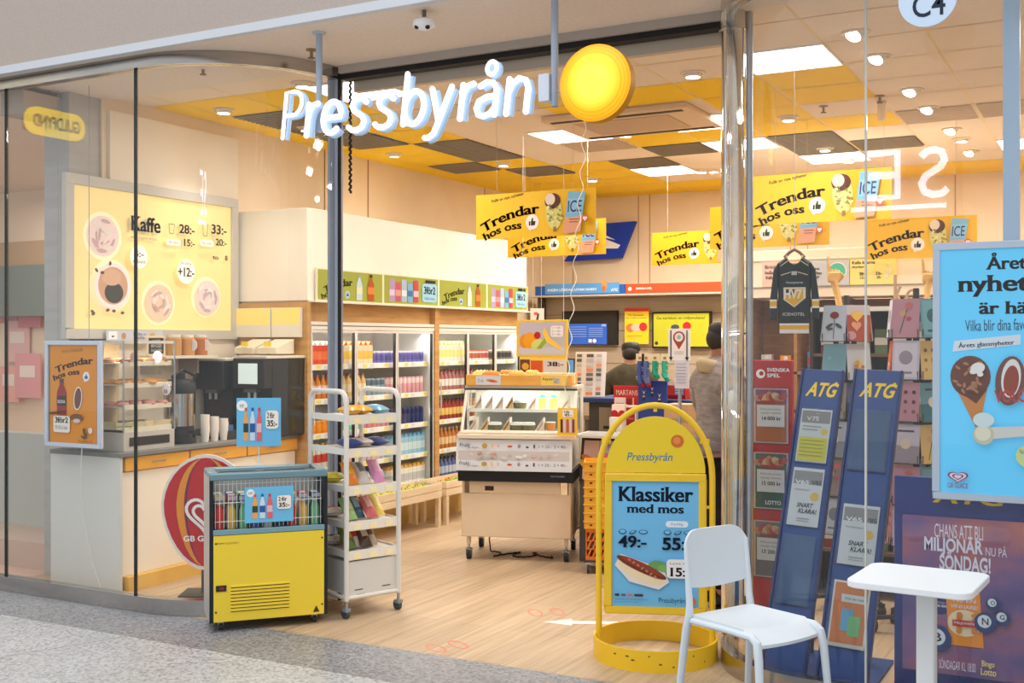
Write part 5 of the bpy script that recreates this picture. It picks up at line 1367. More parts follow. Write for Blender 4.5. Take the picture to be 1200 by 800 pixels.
for i in range(8):
    if src is None:
        m = MB(); YT = (240, 170, 48)
        m.box((0, 0, 0), (.36, .30, .006), YT); m.box((0, 0, .006), (.36, .008, .058), YT); m.box((0, .292, .006), (.36, .30, .058), YT); m.box((0, .008, .006), (.008, .292, .058), YT); m.box((.352, .008, .006), (.36, .292, .058), YT); m.box((-.006, -.006, .05), (.366, .0, .060), (250, 190, 70)); m.box((.04, -.001, .02), (.06, .0, .034), (110, 60, 20)); m.box((.30, -.001, .02), (.32, 0, .034), (110, 60, 20))
        o = src = m.build('stacking_tray')
    else: o = src.copy(); COL.objects.link(o)
    o.location = SO + Vector((0, 0, .331 + i * .0615)); o.rotation_euler = (0, 0, SA)
    tag(o, 'yellow plastic stacking tray, %s of the eight on the dolly' % (ordn[i] if i in (0, 7) else ordn[i] + ' from the bottom'), 'tray', 'yellow trays on the dolly')
# newspaper stand behind it
t = thing('newspaper_stand', 'dark framed magazine stand between display counter and yellow sign', 'stand', (-3.70, 7.93, 0), R(8))
m = MB(); m.box((0, 0, 0), (.32, .34, .62), (96, 92, 86)); m.build('body', t, .004)
m = MB(); T_ = frame((0, -.01, .62), 0, R(-14)); m.box((0, 0, 0), (.32, .02, .34), (58, 52, 48), T_); m.build('back_frame', t)
m = MB(); m.box((-.02, -.06, .96), (.34, .3, .985), (206, 204, 198), None); m.box((.02, -.03, .985), (.30, .24, .99), (150, 146, 140)); m.build('top', t, .004)
a = Art(.27, .3, frame((.025, -.0115, .64), 0, R(-14))); a.rect(0, 0, .45, 1, (226, 190, 170)); a.rect(.46, 0, 1, 1, (200, 190, 196)); a.ell(.25, .4, .35, .12, (214, 130, 60), -40); a.ell(.15, .3, .3, .1, (236, 180, 70), -40); a.ell(.6, .5, .2, .2, (236, 120, 150)); a.text('NYTT', .5, .78, .85, .9, (150, 40, 60), .01); a.build('covers', t)

# ------------------------------------------------------------------ white chair and table in the foreground
CHW = noise_mat('chair_plastic', [(.3, (216, 225, 232)), (.7, (220, 229, 236))], nscale=3, rough=.42)
t = thing('cafe_chair', 'white plastic cafe chair with open gap under its rounded backrest', 'chair', (-1.455, 5.01, 0), R(64))
# local: seat front towards -y, 0.42 wide
SW = .205
m = MB(); n = 12; top = []; vs = []
def seat_pt(fx, fy):
    x = (fx - .5) * 2 * SW * (1 - .05 * fy); y = -.215 + .43 * fy
    z = .45 - .012 * math.sin(PI * fx) * math.sin(PI * min(1, fy * 1.1)) - .055 * max(0, .22 - fy) ** 1.4 / .22 ** 1.4
    if fy < .25: y += .025 * abs(fx - .5) ** 2 * 4
    return (x, y, z)
g = [[seat_pt(i / n, j / n) for j in range(n + 1)] for i in range(n + 1)]
vs = [p for r_ in g for p in r_] + [(p[0], p[1], p[2] - .014) for r_ in g for p in r_]
q = (n + 1) ** 2; fs = []
for i in range(n):
    for j in range(n):
        a_ = i * (n + 1) + j
        fs += [(a_, a_ + n + 1, a_ + n + 2, a_ + 1), (q + a_, q + a_ + 1, q + a_ + n + 2, q + a_ + n + 1)]
bd = [i * (n + 1) for i in range(n + 1)] + [n * (n + 1) + j for j in range(1, n + 1)] + [i * (n + 1) + n for i in range(n - 1, -1, -1)] + [j for j in range(n - 1, 0, -1)]
for a_, b_ in zip(bd, bd[1:] + bd[:1]): fs.append((a_, b_, b_ + q, a_ + q))
m.add(vs, fs, CHW); m.build('seat', t)
# backrest: curved panel with rounded top corners
def back_pt(fx, fz, thick=0.0):
    w_ = .195 + .008 * fz
    x = (fx - .5) * 2 * w_
    y = .215 + .045 * fz + .02 * math.sin(PI * fx) + thick
    return (x, y, .455 + .37 * fz)
def outline(fx):
    e = abs(fx - .5) * 2
    ztop = 1.0 - .16 * max(0, (e - .55) / .45) ** 2.6
    zbot = .27 - .05 * (1 - e * e) + .05
    return zbot, ztop
m = MB(); n = 20; k_ = 10; F_, B_k = [], []
for i in range(n + 1):
    fx = i / n; z0_, z1_ = outline(fx)
    for j in range(k_ + 1):
        fz = z0_ + (z1_ - z0_) * j / k_
        F_.append(back_pt(fx, fz, -.006)); B_k.append(back_pt(fx, fz, .006))
q = len(F_); fs = []
for i in range(n):
    for j in range(k_):
        a_ = i * (k_ + 1) + j
        fs += [(a_, a_ + k_ + 1, a_ + k_ + 2, a_ + 1), (q + a_, q + a_ + 1, q + a_ + k_ + 2, q + a_ + k_ + 1)]
bd = [i * (k_ + 1) for i in range(n + 1)] + [n * (k_ + 1) + j for j in range(1, k_ + 1)] + [i * (k_ + 1) + k_ for i in range(n - 1, -1, -1)] + [j for j in range(k_ - 1, 0, -1)]
for a_, b_ in zip(bd, bd[1:] + bd[:1]): fs.append((a_, b_, b_ + q, a_ + q))
m.add(F_ + B_k, fs, CHW); m.build('backrest', t)
for sx in (-1, 1):
    m = MB(); pts = [(sx * .235, .27, .0), (sx * .213, .232, .38), (sx * .202, .222, .45), (sx * .197, .226, .50), (sx * .198, .235, .62), (sx * .199, .248, .76)]
    m.tube(pts, [.014, .017, .017, .0145, .0125, .009], CHW, 10, flat=(1.0, 1.25)); m.build('rear_leg', t)
    m = MB(); pts = [(sx * .228, -.235, 0), (sx * .212, -.205, .34), (sx * .206, -.19, .405), (sx * .203, -.16, .425), (sx * .203, .0, .428), (sx * .203, .20, .425)]
    m.tube(pts, [.013, .017, .0175, .017, .015, .015], CHW, 10, flat=(1.0, 1.25)); m.build('front_leg', t)
t = thing('cafe_table', 'small white square cafe table with rounded corners beside the white chair', 'table', (-.722, 4.785, 0), R(-4))
m = MB(); m.prism(rr2(-.238, -.228, .238, .228, .06, 6), .028, (236, 240, 243), frame((0, 0, .722))); m.build('tabletop', t, .004)
m = MB(); m.prism(rr2(-.035, -.035, .035, .035, .01, 3), .69, (226, 228, 228), frame((.03, .0, .03))); m.prism(rr2(-.1, -.1, .1, .1, .02, 3), .008, (200, 202, 204), frame((.03, 0, .713))); m.build('pedestal', t)
m = MB(); m.prism(rr2(-.2, -.2, .2, .2, .03, 4), .02, (214, 216, 216), frame((.03, 0, 0))); m.prism(rr2(-.06, -.06, .06, .06, .02, 4), .012, (214, 216, 216), frame((.03, 0, .02))); m.build('base', t, .004)
# ------------------------------------------------------------------ hanging yellow banners
def banner(u0, u1, vt, vb, Y, label, ty=0.0):
    x0, x1 = onY(u0, 300, Y).x, onY(u1, 300, Y).x
    z1, z0 = onY(u0, vt, Y).z, onY(u0, vb, Y).z
    w_, h_ = x1 - x0, z1 - z0
    t = thing('hanging_banner', label, 'banner', (x0, Y, z0), 0, 'yellow hanging banners')
    m = MB(); m.box((0, 0, 0), (w_, .004, h_), (244, 188, 34)); m.build('sheet', t)
    a = Art(w_, h_); a.rect(0, 0, 1, 1, (246, 192, 38)); a.rect(.62, 0, 1, .99, (244, 184, 30))
    a.text('Fullt av nya nyheter', .14, .79, .42, .875, BROWN, .02, rot=9)
    a.arc_text('Trendar', .545, .52, .50, .21, 30, BROWN, .014, True); a.arc_text('hos oss', .395, .20, .33, .17, 29, BROWN, .014, True)
    a.thumb(.485, .33, .165)
    a.ell(.665, .52, .20, .38, (228, 214, 130), 4); a.rect(.66, .10, .685, .2, (150, 120, 60)); a.ell(.655, .76, .19, .17, CHOC, 4); a.ell(.635, .80, .12, .13, (236, 214, 190), 0)
    rn_ = random.Random(2)
    for i in range(26):
        an, q = rn_.uniform(0, 360), rn_.uniform(.1, .95)
        a.ell(.665 + .075 * q * math.cos(R(an)), .44 + .27 * q * math.sin(R(an)), .03, .02, (150, 140, 60) if i % 2 else (244, 236, 170), rn_.uniform(0, 180), 8)
    a.poly([(.75, .04), (.885, .06), (.93, .90), (.79, .94)], (128, 186, 214)); a.poly([(.75, .04), (.885, .06), (.905, .40), (.767, .38)], (236, 166, 130))
    a.poly([(.775, .46), (.90, .46), (.925, .78), (.785, .78)], (150, 196, 220))
    a.text('ICE', .785, .49, .895, .74, (50, 60, 120), .01, slant=.08); a.rect(.80, .33, .88, .345, (130, 70, 60)); a.rect(.80, .27, .87, .285, (130, 70, 60))
    a.ell(.925, .34, .08, .08, (226, 110, 60)); a.ell(.918, .35, .03, .03, (250, 236, 226)); a.ell(.934, .35, .03, .03, (250, 236, 226)); a.poly([(.908, .34), (.944, .34), (.926, .28)], (250, 236, 226))
    a.build('print', t)
    m = MB()
    for x_ in (.18 * w_, .82 * w_):
        m = MB(); m.cyl((x_, .002, h_), (x_, .002, CEIL - z0), .0012, (190, 176, 156), 5); m.build('wire', t)
banner(558, 698, 229, 281, 7.55, 'yellow ice cream banner nearest the lit letter sign, fully in view')
banner(595, 710, 262, 302, 9.2, 'yellow ice cream banner half hidden behind the nearest left one')
banner(764, 868, 273, 311, 11.4, 'yellow ice cream banner farthest back, left of the steel pipe')
banner(832, 972, 243, 292, 9.3, 'yellow ice cream banner hidden partly by the steel pipe, above the hockey shirt')
banner(880, 1045, 207, 264, 8.15, 'large yellow ice cream banner just right of the steel pipe')
banner(1013, 1145, 258, 304, 9.9, 'yellow ice cream banner above the blue ice cream poster')

# ------------------------------------------------------------------ back wall: signs, screens
def panel(name, label, cat, u0, u1, v0, v1, Y, col, th=.02, group=None, rz=0.0, part='panel'):
    """board facing the entrance; u0..u1, v0 (top)..v1 (bottom) at its left edge"""
    x0, x1 = onY(u0, (v0 + v1) / 2, Y).x, onY(u1, (v0 + v1) / 2, Y).x
    um = (u0 + u1) / 2
    z1, z0 = onY(um, v0, Y).z, onY(um, v1, Y).z
    t = thing(name, label, cat, (x0, Y, z0), rz, group)
    m = MB(); m.box((0, 0, 0), (x1 - x0, th, z1 - z0), col); m.build(part, t)
    return t, x1 - x0, z1 - z0
YU = 12.75
x0, x1 = onY(640, 380, YU).x, onY(905, 380, YU).x
z0, z1 = onY(740, 455, YU).z, onY(740, 347, YU).z
t = thing('back_unit', 'taupe grooved back panel with a top ledge carrying the screens', 'wall unit', (x0, YU, 0))
TAUPE = noise_mat('taupe_laminate', [(.3, (168, 152, 130)), (.7, (178, 162, 139))], (1, 1, 30), 2, 3, .6)
m = MB(); m.box((0, 0, .0), (x1 - x0, .06, z1), TAUPE)
for k in range(5): m.box((0, -.003, z0 + .3 + k * .2), (x1 - x0, 0, z0 + .308 + k * .2), (120, 106, 88))
m.build('panel', t)
m = MB(); m.box((-.14, -.26, z1), (x1 - x0, .06, z1 + .02), (196, 186, 170)); m.build('ledge', t)
m = MB(); m.box((-.02, -.2, 0.0), (0.0, .06, z1), (90, 82, 72)); m.build('side', t)
def header(u0, u1, label, col):
    xa, xb = onY(u0, 341, YU - .25).x, onY(u1, 341, YU - .25).x
    hh = .115
    t = thing('header_sign', label, 'sign', (xa, YU - .245, z1 + .021)); m = MB(); m.box((0, 0, 0), (xb - xa, .03, hh), col); m.build('panel', t)
    return t, xb - xa, hh
t, w_, h_ = header(627, 732, 'blue header sign reading INGEN LÖRDAG UTAN HARRY above the screens', (40, 92, 170))
a = Art(w_, h_); a.rect(.115, .12, .94, 1.2, (92, 156, 214)); a.text('INGEN LÖRDAG UTAN HARRY', .145, .42, .70, .74, (236, 240, 246), .02); a.ell(.78, .9, .3, .6, (206, 150, 80)); a.ell(.775, .6, .2, .3, (190, 110, 60)); a.text('ATG', .85, .3, .92, .6, (236, 240, 246), .02, slant=.2); a.build('print', t)
t, w_, h_ = header(733, 905, 'long orange red header sign above the green screen', (206, 78, 40))
a = Art(w_, h_); a.ell(.03, .5, .2, .2, WHITE); a.text('SVENSKA SPEL', .075, .4, .19, .62, WHITE, .02); a.build('print', t)
t, w_, h_ = panel('wall_screen', 'black wall screen with blue page, left of the yellow poster', 'screen', 659, 723, 364, 404, YU - .06, (24, 22, 20), .055)
a = Art(w_, h_); a.fill((36, 32, 28)); a.rect(0.02, .04, .98, .97, (40, 36, 30)); a.rect(.12, .02, .82, .62, mat((44, 90, 178), .4, 0, .5))
for i in range(5): a.rect(.15, .52 - i * .07, .45, .535 - i * .07, (170, 196, 236)); a.rect(.49, .48 - i * .06, .75, .495 - i * .06, (170, 196, 236))
a.rect(.49, .07, .55, .17, WHITE); a.ell(.6, .12, .06, .06, WHITE); a.text('ATG', .72, .54, .80, .6, WHITE, .02, slant=.2); a.build('display', t)
t, w_, h_ = panel('lottery_poster', 'yellow lottery poster with red top strip between the two screens', 'poster', 732, 760, 361, 403, YU - .06, (250, 204, 40), .02)
a = Art(w_, h_); a.rect(0, .91, 1, 1, (206, 60, 40)); a.text('Ge kärleken', .15, .78, .8, .84, (40, 110, 80), .01); a.text('en miljonchans!', .08, .70, .9, .76, (40, 110, 80), .01); a.ell(.24, .45, .13, .12, (226, 120, 60)); a.ell(.5, .46, .17, .1, (240, 190, 170)); a.ell(.78, .48, .12, .12, (200, 50, 50)); a.rect(.1, .22, .75, .24, (226, 150, 60)); a.build('print', t)
t, w_, h_ = panel('wall_screen', 'olive green wall screen reading Ge kärleken en miljonchans', 'screen', 764, 833, 365, 408, YU - .06, (40, 34, 24), .05)
a = Art(w_, h_); a.rect(.03, .05, .97, .95, mat((176, 172, 40), .4, 0, .35)); a.text('Ge kärleken en miljonchans!', .08, .77, .9, .87, (60, 60, 34), .01); a.ell(.40, .58, .12, .07, (70, 80, 90)); a.ell(.6, .6, .12, .12, (200, 40, 40)); a.ell(.08, .14, .05, .05, (60, 60, 50)); a.build('display', t)
# blue logo sign on the rear wall
t = thing('logo_sign', 'dark blue slanted sign with white bird-like logo behind the left banners', 'sign', (0, 0, 0))
Yq = YB - .12
pts = [onY(u, v, Yq) for u, v in ((661, 306), (727, 302), (744, 259), (690, 263))]
m = MB(); m.xprism([(p.x, p.z) for p in pts], Yq, Yq + .08, (20, 60, 180)); m.build('panel', t)
m = MB()
for q in (((690, 272), (712, 281), (727, 287), (724, 291), (690, 291)), ((694, 268), (721, 281), (702, 277))):
    m.quad([(onY(u, v, Yq - .002).x, Yq - .002, onY(u, v, Yq - .002).z) for u, v in q], WHITE)
m.build('logo', t)
# rear right coffee hood with menu panels
YH = 10.2
xa, xb = onY(872, 320, YH).x, onY(1175, 320, YH).x
zt, zm, zl = onY(1000, 290, YH).z, onY(1000, 303, YH).z, onY(1000, 347, YH).z
t = thing('rear_fascia', 'cream fascia over the rear counter carrying pastel menu panels', 'fascia', (xa, YH, zl))
m = MB(); m.box((0, 0, 0), (xb - xa, .6, zt - zl), (246, 232, 210)); m.build('box', t, .004)
m = MB(); m.box((0, -.012, zm - zl), (xb - xa, 0, zm - zl + .012), (216, 200, 176)); m.box((0, -.012, .09), (xb - xa, 0, .10), (170, 156, 136)); m.build('rail', t)
def rear_menu(u0, u1, col, label, fn):
    x0_, x1_ = onY(u0, 320, YH - .02).x, onY(u1, 320, YH - .02).x
    t = thing('rear_menu_card', label, 'menu board', (x0_, YH - .016, zl + .10)); h_ = zm - zl - .105
    m = MB(); m.box((0, 0, 0), (x1_ - x0_, .014, h_), col); m.build('card', t)
    a = Art(x1_ - x0_, h_); fn(a); a.build('print', t)
G_ = (110, 100, 96)
rear_menu(893, 945, (240, 198, 182), 'pink menu card partly behind the hockey shirt', lambda a: (a.text('Bröd', .06, .72, .3, .86, G_, .01, True), a.text('bullar', .06, .5, .3, .64, G_, .01, True), a.text('frallor', .08, .3, .3, .44, G_, .01, True)))
rear_menu(946, 995, (206, 208, 214), 'grey menu card with a green circle behind the wooden hand', lambda a: (a.text('Liten', .05, .62, .3, .74, G_, .01, True), a.text('mellan', .05, .44, .35, .56, G_, .01, True), a.text('stor', .05, .28, .3, .4, G_, .01, True), a.ell(.72, .55, .36, .36, (240, 244, 240)), a.ell(.72, .55, .32, .32, (90, 196, 164))))
rear_menu(996, 1050, (244, 232, 140), 'pale yellow menu card for cold drinks right of the wooden hand', lambda a: (a.text('Kalla kvarna', .04, .80, .55, .92, G_, .01, True), a.text('drycker', .04, .62, .32, .74, G_, .01, True), a.text('28:-', .2, .36, .34, .48, G_, .01, True), a.text('15:-', .22, .22, .34, .32, G_, .0, True), a.text('33:-', .56, .36, .7, .48, G_, .01, True), a.text('20:-', .58, .22, .7, .32, G_, .0, True), a.ell(.82, .72, .05, .05, (220, 220, 190)), a.ell(.86, .5, .1, .1, (226, 230, 210)), a.ell(.8, .34, .09, .09, (226, 230, 210))))
t = thing('rear_counter', 'brown wooden rear shelf unit with compartments behind the hockey shirt', 'shelf unit', (xa, YH + .1, 0))
BR_ = noise_mat('brown_wood', [(.3, (150, 108, 62)), (.7, (176, 132, 82))], (3, 3, 20), 1.5, 4, .55)
L_ = xb - xa
m = MB(); m.box((0, .44, 0), (L_, .46, zl - .005), BR_); m.build('back', t)
for z_ in (.1, .62, 1.05, 1.40):
    m = MB(); m.box((0, 0, z_), (L_, .44, z_ + .025), BR_); m.build('shelf', t)
for i in range(6):
    m = MB(); m.box((i * (L_ - .03) / 5, 0, .0), (i * (L_ - .03) / 5 + .03, .44, zl - .005), BR_); m.build('upright', t)
rn = random.Random(17)
BAY = (L_ - .03) / 5
PKC = [((246, 200, 60), 'yellow'), ((220, 70, 50), 'red'), ((226, 226, 222), 'white'), ((236, 150, 50), 'orange'), ((90, 140, 190), 'blue')]
for i in range(14):
    c_, w_ = PKC[i % 5]
    m = MB(); hh = rn.uniform(.14, .24); m.box((-.05, -.04, 0), (.05, .04, hh), c_); m.box((-.045, -.041, hh * .3), (.045, -.04, hh * .7), PKC[(i + 2) % 5][0]); m.ball((0, -.041, hh * .82), (.02, .003, .02), WHITE, 8, 6)
    o = m.build('snack_box', bevel=.004); row = i // 7
    o.location = (xa + BAY * ((i % 7) // 2 + .3 + .42 * ((i % 7) % 2)), YH + .32, (1.075, 1.425)[row] + .001)
    tag(o, '%s snack box on the %s board of the rear shelf unit' % (w_, ['lower', 'upper'][row]), 'box', 'snack boxes on the rear shelves')

# ------------------------------------------------------------------ checkout area behind the yellow sign
YC = 8.75
xa, xb = onY(690, 480, YC).x, onY(885, 480, YC).x
t = thing('checkout_counter', 'dark checkout counter with navy top edge behind the yellow sign', 'counter', (xa, YC, 0))
L_ = xb - xa; zc = onY(704, 466, YC).z
m = MB(); m.box((0, 0, 0), (L_, .7, zc - .04), (70, 62, 52)); m.build('body', t, .004)
m = MB(); m.box((-.04, -.04, zc - .04), (L_ + .02, .74, zc), (44, 58, 104)); m.build('top', t, .006)
m = MB(); m.box((.10, -.012, zc - .36), (.28, 0, zc - .08), (140, 122, 96)); m.box((.14, -.014, zc - .26), (.24, -.012, zc - .235), (40, 34, 30)); m.build('slot_plate', t)
m = MB(); m.cyl((.14, -.01, zc - .52), (.14, 0, zc - .52), .012, (190, 186, 176), 10); m.build('lock', t)
zc += .001
# card menu board on an easel
t = thing('tobacco_menu_board', 'white board with rows of small pictures leaning on the checkout counter', 'menu board', (onY(671, 440, YC + .1).x, YC + .12, zc), R(12))
T_ = frame((0, 0, 0), 0, R(-12)); hb = onY(690, 411, YC + .1).z - zc; wb = onY(706, 440, YC + .1).x - onY(672, 440, YC + .1).x
m = MB(); m.box((0, 0, 0), (wb, .012, hb), (232, 226, 222), T_); m.build('board', t)
a = Art(wb, hb, T_)
for i in range(9):
    for j in range(3): a.rect(.06 + j * .32, .03 + i * .105, .22 + j * .32 + .06 * (j == 1), .10 + i * .105, [(210, 204, 204), (90, 84, 84), (226, 140, 110), (190, 180, 186), (120, 110, 110)][(i * 3 + j * 2) % 5])
a.build('print', t)
m = MB(); m.tube([(wb / 2, .07, hb * .8), (wb / 2, .28, .0)], .008, (120, 110, 100), 6); m.build('strut', t)
# register screen
t = thing('register_screen', 'dark framed touch screen of the till left of the worker', 'screen', (onY(707, 440, 10.6).x, 10.6, .95), R(50))
T_ = frame((0, 0, .06), 0, R(-14))
m = MB(); m.box((0, 0, 0), (.30, .03, .36), (40, 38, 38), T_); m.build('housing', t, .004)
a = Art(.27, .33, frame((0, 0, .06), 0, R(-14)) @ Matrix.Translation((.015, 0, .015))); a.fill(mat((170, 186, 204), .3, 0, .4)); a.rect(.05, .6, .95, .95, (206, 214, 224)); a.rect(.05, .1, .5, .55, (140, 160, 186)); a.build('display', t)
m = MB(); m.cyl((.15, .06, 0), (.15, .06, .14), .03, (60, 58, 58), 14); m.box((.06, -.02, 0), (.24, .16, .015), (60, 58, 58)); m.build('stand', t)
t = thing('till_desk', 'brown till desk behind the worker carrying the touch screen', 'desk', (onY(707, 440, 10.6).x - .15, 10.45, 0))
m = MB(); m.box((0, 0, .90), (1.0, .6, .949), (120, 96, 70)); m.build('top', t, .004)
for x_ in (.0, .96):
    m = MB(); m.box((x_, .02, 0), (x_ + .04, .58, .90), (96, 80, 62)); m.build('leg', t)
t, w_, h_ = panel('small_screen', 'small blue lit customer screen beside the yellow fruit sign', 'screen', 665, 673, 420, 438, YC + .5, (40, 40, 44), .03)
a = Art(w_, h_); a.rect(.1, .08, .9, .92, mat((90, 140, 190), .4, 0, .4)); a.build('display', t)
m = MB(); m.box((.0, 0, -onY(669, 438, YC + .5).z), (.03, .03, 0), (60, 60, 60)); m.box((-.06, -.06, -onY(669, 438, YC + .5).z), (.09, .09, .015 - onY(669, 438, YC + .5).z), (60, 60, 60)); m.build('post', t)
# red sweets display, cards, socks
YD = 8.42
zd = onY(735, 524, YD).z
t = thing('promotion_table', 'low dark display ledge in front of the checkout counter', 'table', (onY(716, 500, YD).x, YD - .05, 0))
wd = onY(812, 500, YD).x - onY(716, 500, YD).x
m = MB(); m.box((0, 0, zd - .03), (wd, .36, zd), (96, 80, 64)); m.build('top', t, .004)
for x_ in (.02, wd - .06):
    for y_ in (.02, .30):
        m = MB(); m.box((x_, y_, 0), (x_ + .04, y_ + .04, zd - .03), (80, 66, 54)); m.build('leg', t)
def standing(name, label, cat, u0, u1, v0, Y, col, fn, th=.03, group=None, v1=None):
    x0_, x1_ = onY(u0, 480, Y).x, onY(u1, 480, Y).x
    zb_ = zd + .001 if v1 is None else onY((u0 + u1) / 2, v1, Y).z
    zt_ = onY((u0 + u1) / 2, v0, Y).z
    t = thing(name, label, cat, (x0_, Y, zb_), 0, group)
    m = MB(); m.box((0, 0, 0), (x1_ - x0_, th, zt_ - zb_), col); m.build('panel', t)
    a = Art(x1_ - x0_, zt_ - zb_); fn(a); a.build('print', t)
    return t, x1_ - x0_, zt_ - zb_
standing('red_display_board', 'red display board with white lettering on the ledge before the worker', 'display board', 719, 750, 452, YD + .24, (196, 40, 36), lambda a: (a.text('MARTANS', .1, .84, .92, .93, (240, 200, 186), .01), a.rect(.5, .42, .68, .78, (150, 20, 26)), a.rect(.72, .4, .78, .8, (240, 190, 140)), a.rect(.04, .36, .47, .8, (236, 216, 206)), a.line([(.1, .7), (.4, .7)], .012, (170, 120, 110)), a.line([(.1, .62), (.4, .62)], .012, (170, 120, 110)), a.line([(.1, .54), (.4, .54)], .012, (170, 120, 110))))
def heart(a, cx, cy, s_, c_):
    a.poly([(cx + s_ * 16 * math.sin(R(x)) ** 3 / 16 * a.h / a.w, cy + s_ * (13 * math.cos(R(x)) - 5 * math.cos(R(2 * x)) - 2 * math.cos(R(3 * x)) - math.cos(R(4 * x))) / 16) for x in range(0, 360, 10)], c_)
standing('heart_box', 'white box with a red heart on the ledge beside the red board', 'box', 717, 732, 474, YD + .12, (240, 214, 200), lambda a: heart(a, .5, .72, .2, (190, 20, 30)), .06)
standing('gift_card_box', 'dark red gift box with white rim right of the heart box', 'box', 733, 745, 475, YD + .14, (240, 220, 210), lambda a: (a.rect(.08, .5, .92, .95, (150, 24, 28)), a.rect(.2, .65, .8, .7, (200, 80, 70))), .06)
standing('white_card_box', 'low cream card box with a small dark mark in front of the heart box', 'box', 714, 729, 489, YD + .0, (244, 226, 206), lambda a: a.poly([(.3, .5), (.6, .7), (.45, .4)], (60, 30, 20)), .06)
# blue sock display with hooks
t, w_, h_ = standing('sock_display', 'navy sock display board with white bird prints on the ledge', 'display board', 748, 781, 446, YD + .16, (44, 64, 140), lambda a: ([ (a.poly([(x - .06, y + .05), (x, y + .02), (x + .06, y + .05), (x, y - .01)], (244, 220, 190)), a.rect(x - .04, y - .05, x + .04, y - .03, (226, 190, 60)), a.rect(x - .035, y - .1, x + .035, y - .06, (30, 30, 50))) for x, y in ((.2, .8), (.5, .86), (.76, .76))], a.rect(0, 0, 1, .36, (96, 50, 110)), [a.poly([(x, y), (x + .16, y - .03), (x + .1, y + .02)], (240, 200, 210)) for x, y in ((.05, .3), (.3, .28), (.55, .24), (.1, .18), (.4, .14), (.7, .2), (.2, .06), (.6, .06))]))
for i, (u, c_, lab) in enumerate(((750.5, (70, 90, 150), 'blue patterned sock pair hanging leftmost on the sock display'), (757.5, (96, 110, 160), 'grey blue patterned sock pair hanging second on the sock display'), (768, (40, 160, 130), 'green spotted sock pair hanging third on the sock display'), (779.5, (44, 168, 140), 'green spotted sock pair hanging rightmost on the sock display'))):
    Ys = YD + .10; p = onY(u, 423, Ys); zb_ = onY(u, 450 if i < 2 else 441 + 3 * (i - 2), Ys).z
    t = thing('sock_pair', lab, 'socks', (p.x, Ys, p.z), 0, 'socks on the display')
    q = p.z - zb_
    m = MB(); m.tube([(0, 0, 0), (0, -.004, -q * .5), (.0, -.006, -q * .78), (.02, -.016, -q)], [.046, .044, .046, .034], c_, 10, flat=(1, .5)); 
    for k in range(10): m.ball((rn.uniform(-.028, .028), -.018, -rn.uniform(.03, q * .8)), .006, [(230, 226, 236), (230, 190, 60)][i // 2], 6, 4)
    m.build('sock', t)
    m = MB(); m.ball((.024, -.016, -q), (.022, .016, .024), (190, 36, 40) if i < 2 else c_, 10, 6); m.build('toe', t)
    m = MB(); m.box((-.035, -.01, -.01), (.035, .004, .06), (244, 224, 186)); m.box((-.012, -.011, .015), (.012, -.01, .035), (190, 130, 70)); m.build('label_card', t)
    m = MB(); m.cyl((0, .0, .05), (0, .07, .05), .003, ALU, 6); m.build('hook', t)
# white queue sign with map pin
Yp = 8.0
x0_, x1_ = onY(783, 420, Yp).x, onY(808.5, 420, Yp).x; z0_, z1_ = onY(796, 422, Yp).z, onY(796, 385, Yp).z
t = thing('pin_sign', 'white card with a red map pin and two black arrows on a post', 'sign', (x0_, Yp, z0_))
w_, h_ = x1_ - x0_, z1_ - z0_
m = MB(); m.box((0, 0, 0), (w_, .012, h_), (238, 228, 222)); m.build('card', t)
a = Art(w_, h_); a.ell(.5, .72, .2, .2, (170, 66, 56)); a.poly([(.24, .64), (.76, .64), (.5, .34)], (170, 66, 56)); a.ell(.5, .73, .14, .14, (236, 226, 216)); a.ell(.5, .73, .07, .07, (150, 190, 170))
for x_ in (.13, .87): a.rect(x_ - .025, .06, x_ + .025, .95, (40, 34, 32)); a.poly([(x_ - .09, .10), (x_ + .09, .10), (x_, -.02)], (40, 34, 32))
a.rect(.3, .26, .7, .275, (150, 140, 136)); a.rect(.3, .2, .7, .21, (150, 140, 136)); a.build('print', t)
zl_ = onY(796, 455, Yp).z
m = MB(); m.box((w_ * .30, .0, zl_ - z0_), (w_ * .95, .01, -.0), (214, 208, 214)); m.build('paper', t)
a = Art(w_ * .6, -(zl_ - z0_), frame((w_ * .32, -.0005, zl_ - z0_)))
for i in range(7): a.rect(.1, .85 - i * .11, .85, .88 - i * .11, (170, 164, 176))
a.build('paper_print', t)
m = MB(); m.cyl((w_ * .5, .02, -z0_ + .02), (w_ * .5, .02, .1), .014, ALU, 10); m.lathe([(.14, 0), (.14, .015), (.02, .022)], (120, 116, 110), 20, (w_ * .5, .02, -z0_)); m.build('post', t)
# cardboard box, small cartons by the till
x0_ = onY(785, 480, 8.55).x; x1_ = onY(813, 480, 8.55).x; zt_ = onY(800, 473, 8.55).z
t = thing('cardboard_box', 'brown cardboard box on the low ledge right of the sock display', 'box', (x0_, 8.42, zd + .001))
m = MB(); m.box((0, 0, 0), (x1_ - x0_, .22, zt_ - zd), (196, 156, 112)); m.build('carton', t); m = MB(); m.box((.0, -.001, (zt_ - zd) * .6), (x1_ - x0_, 0, (zt_ - zd) * .68), (176, 134, 92)); m.build('tape', t)
t = thing('card_reader_display', 'red and white carton display with purple pictures on the navy checkout top', 'display box', (onY(781, 460, YC + .12).x, YC + .12, zc))
w_ = onY(803, 460, YC + .12).x - onY(781, 460, YC + .12).x
m = MB(); m.box((0, 0, 0), (w_, .2, .16), (206, 60, 40)); m.box((0, -.001, .0), (w_, 0, .03), (150, 20, 24)); m.build('carton', t)
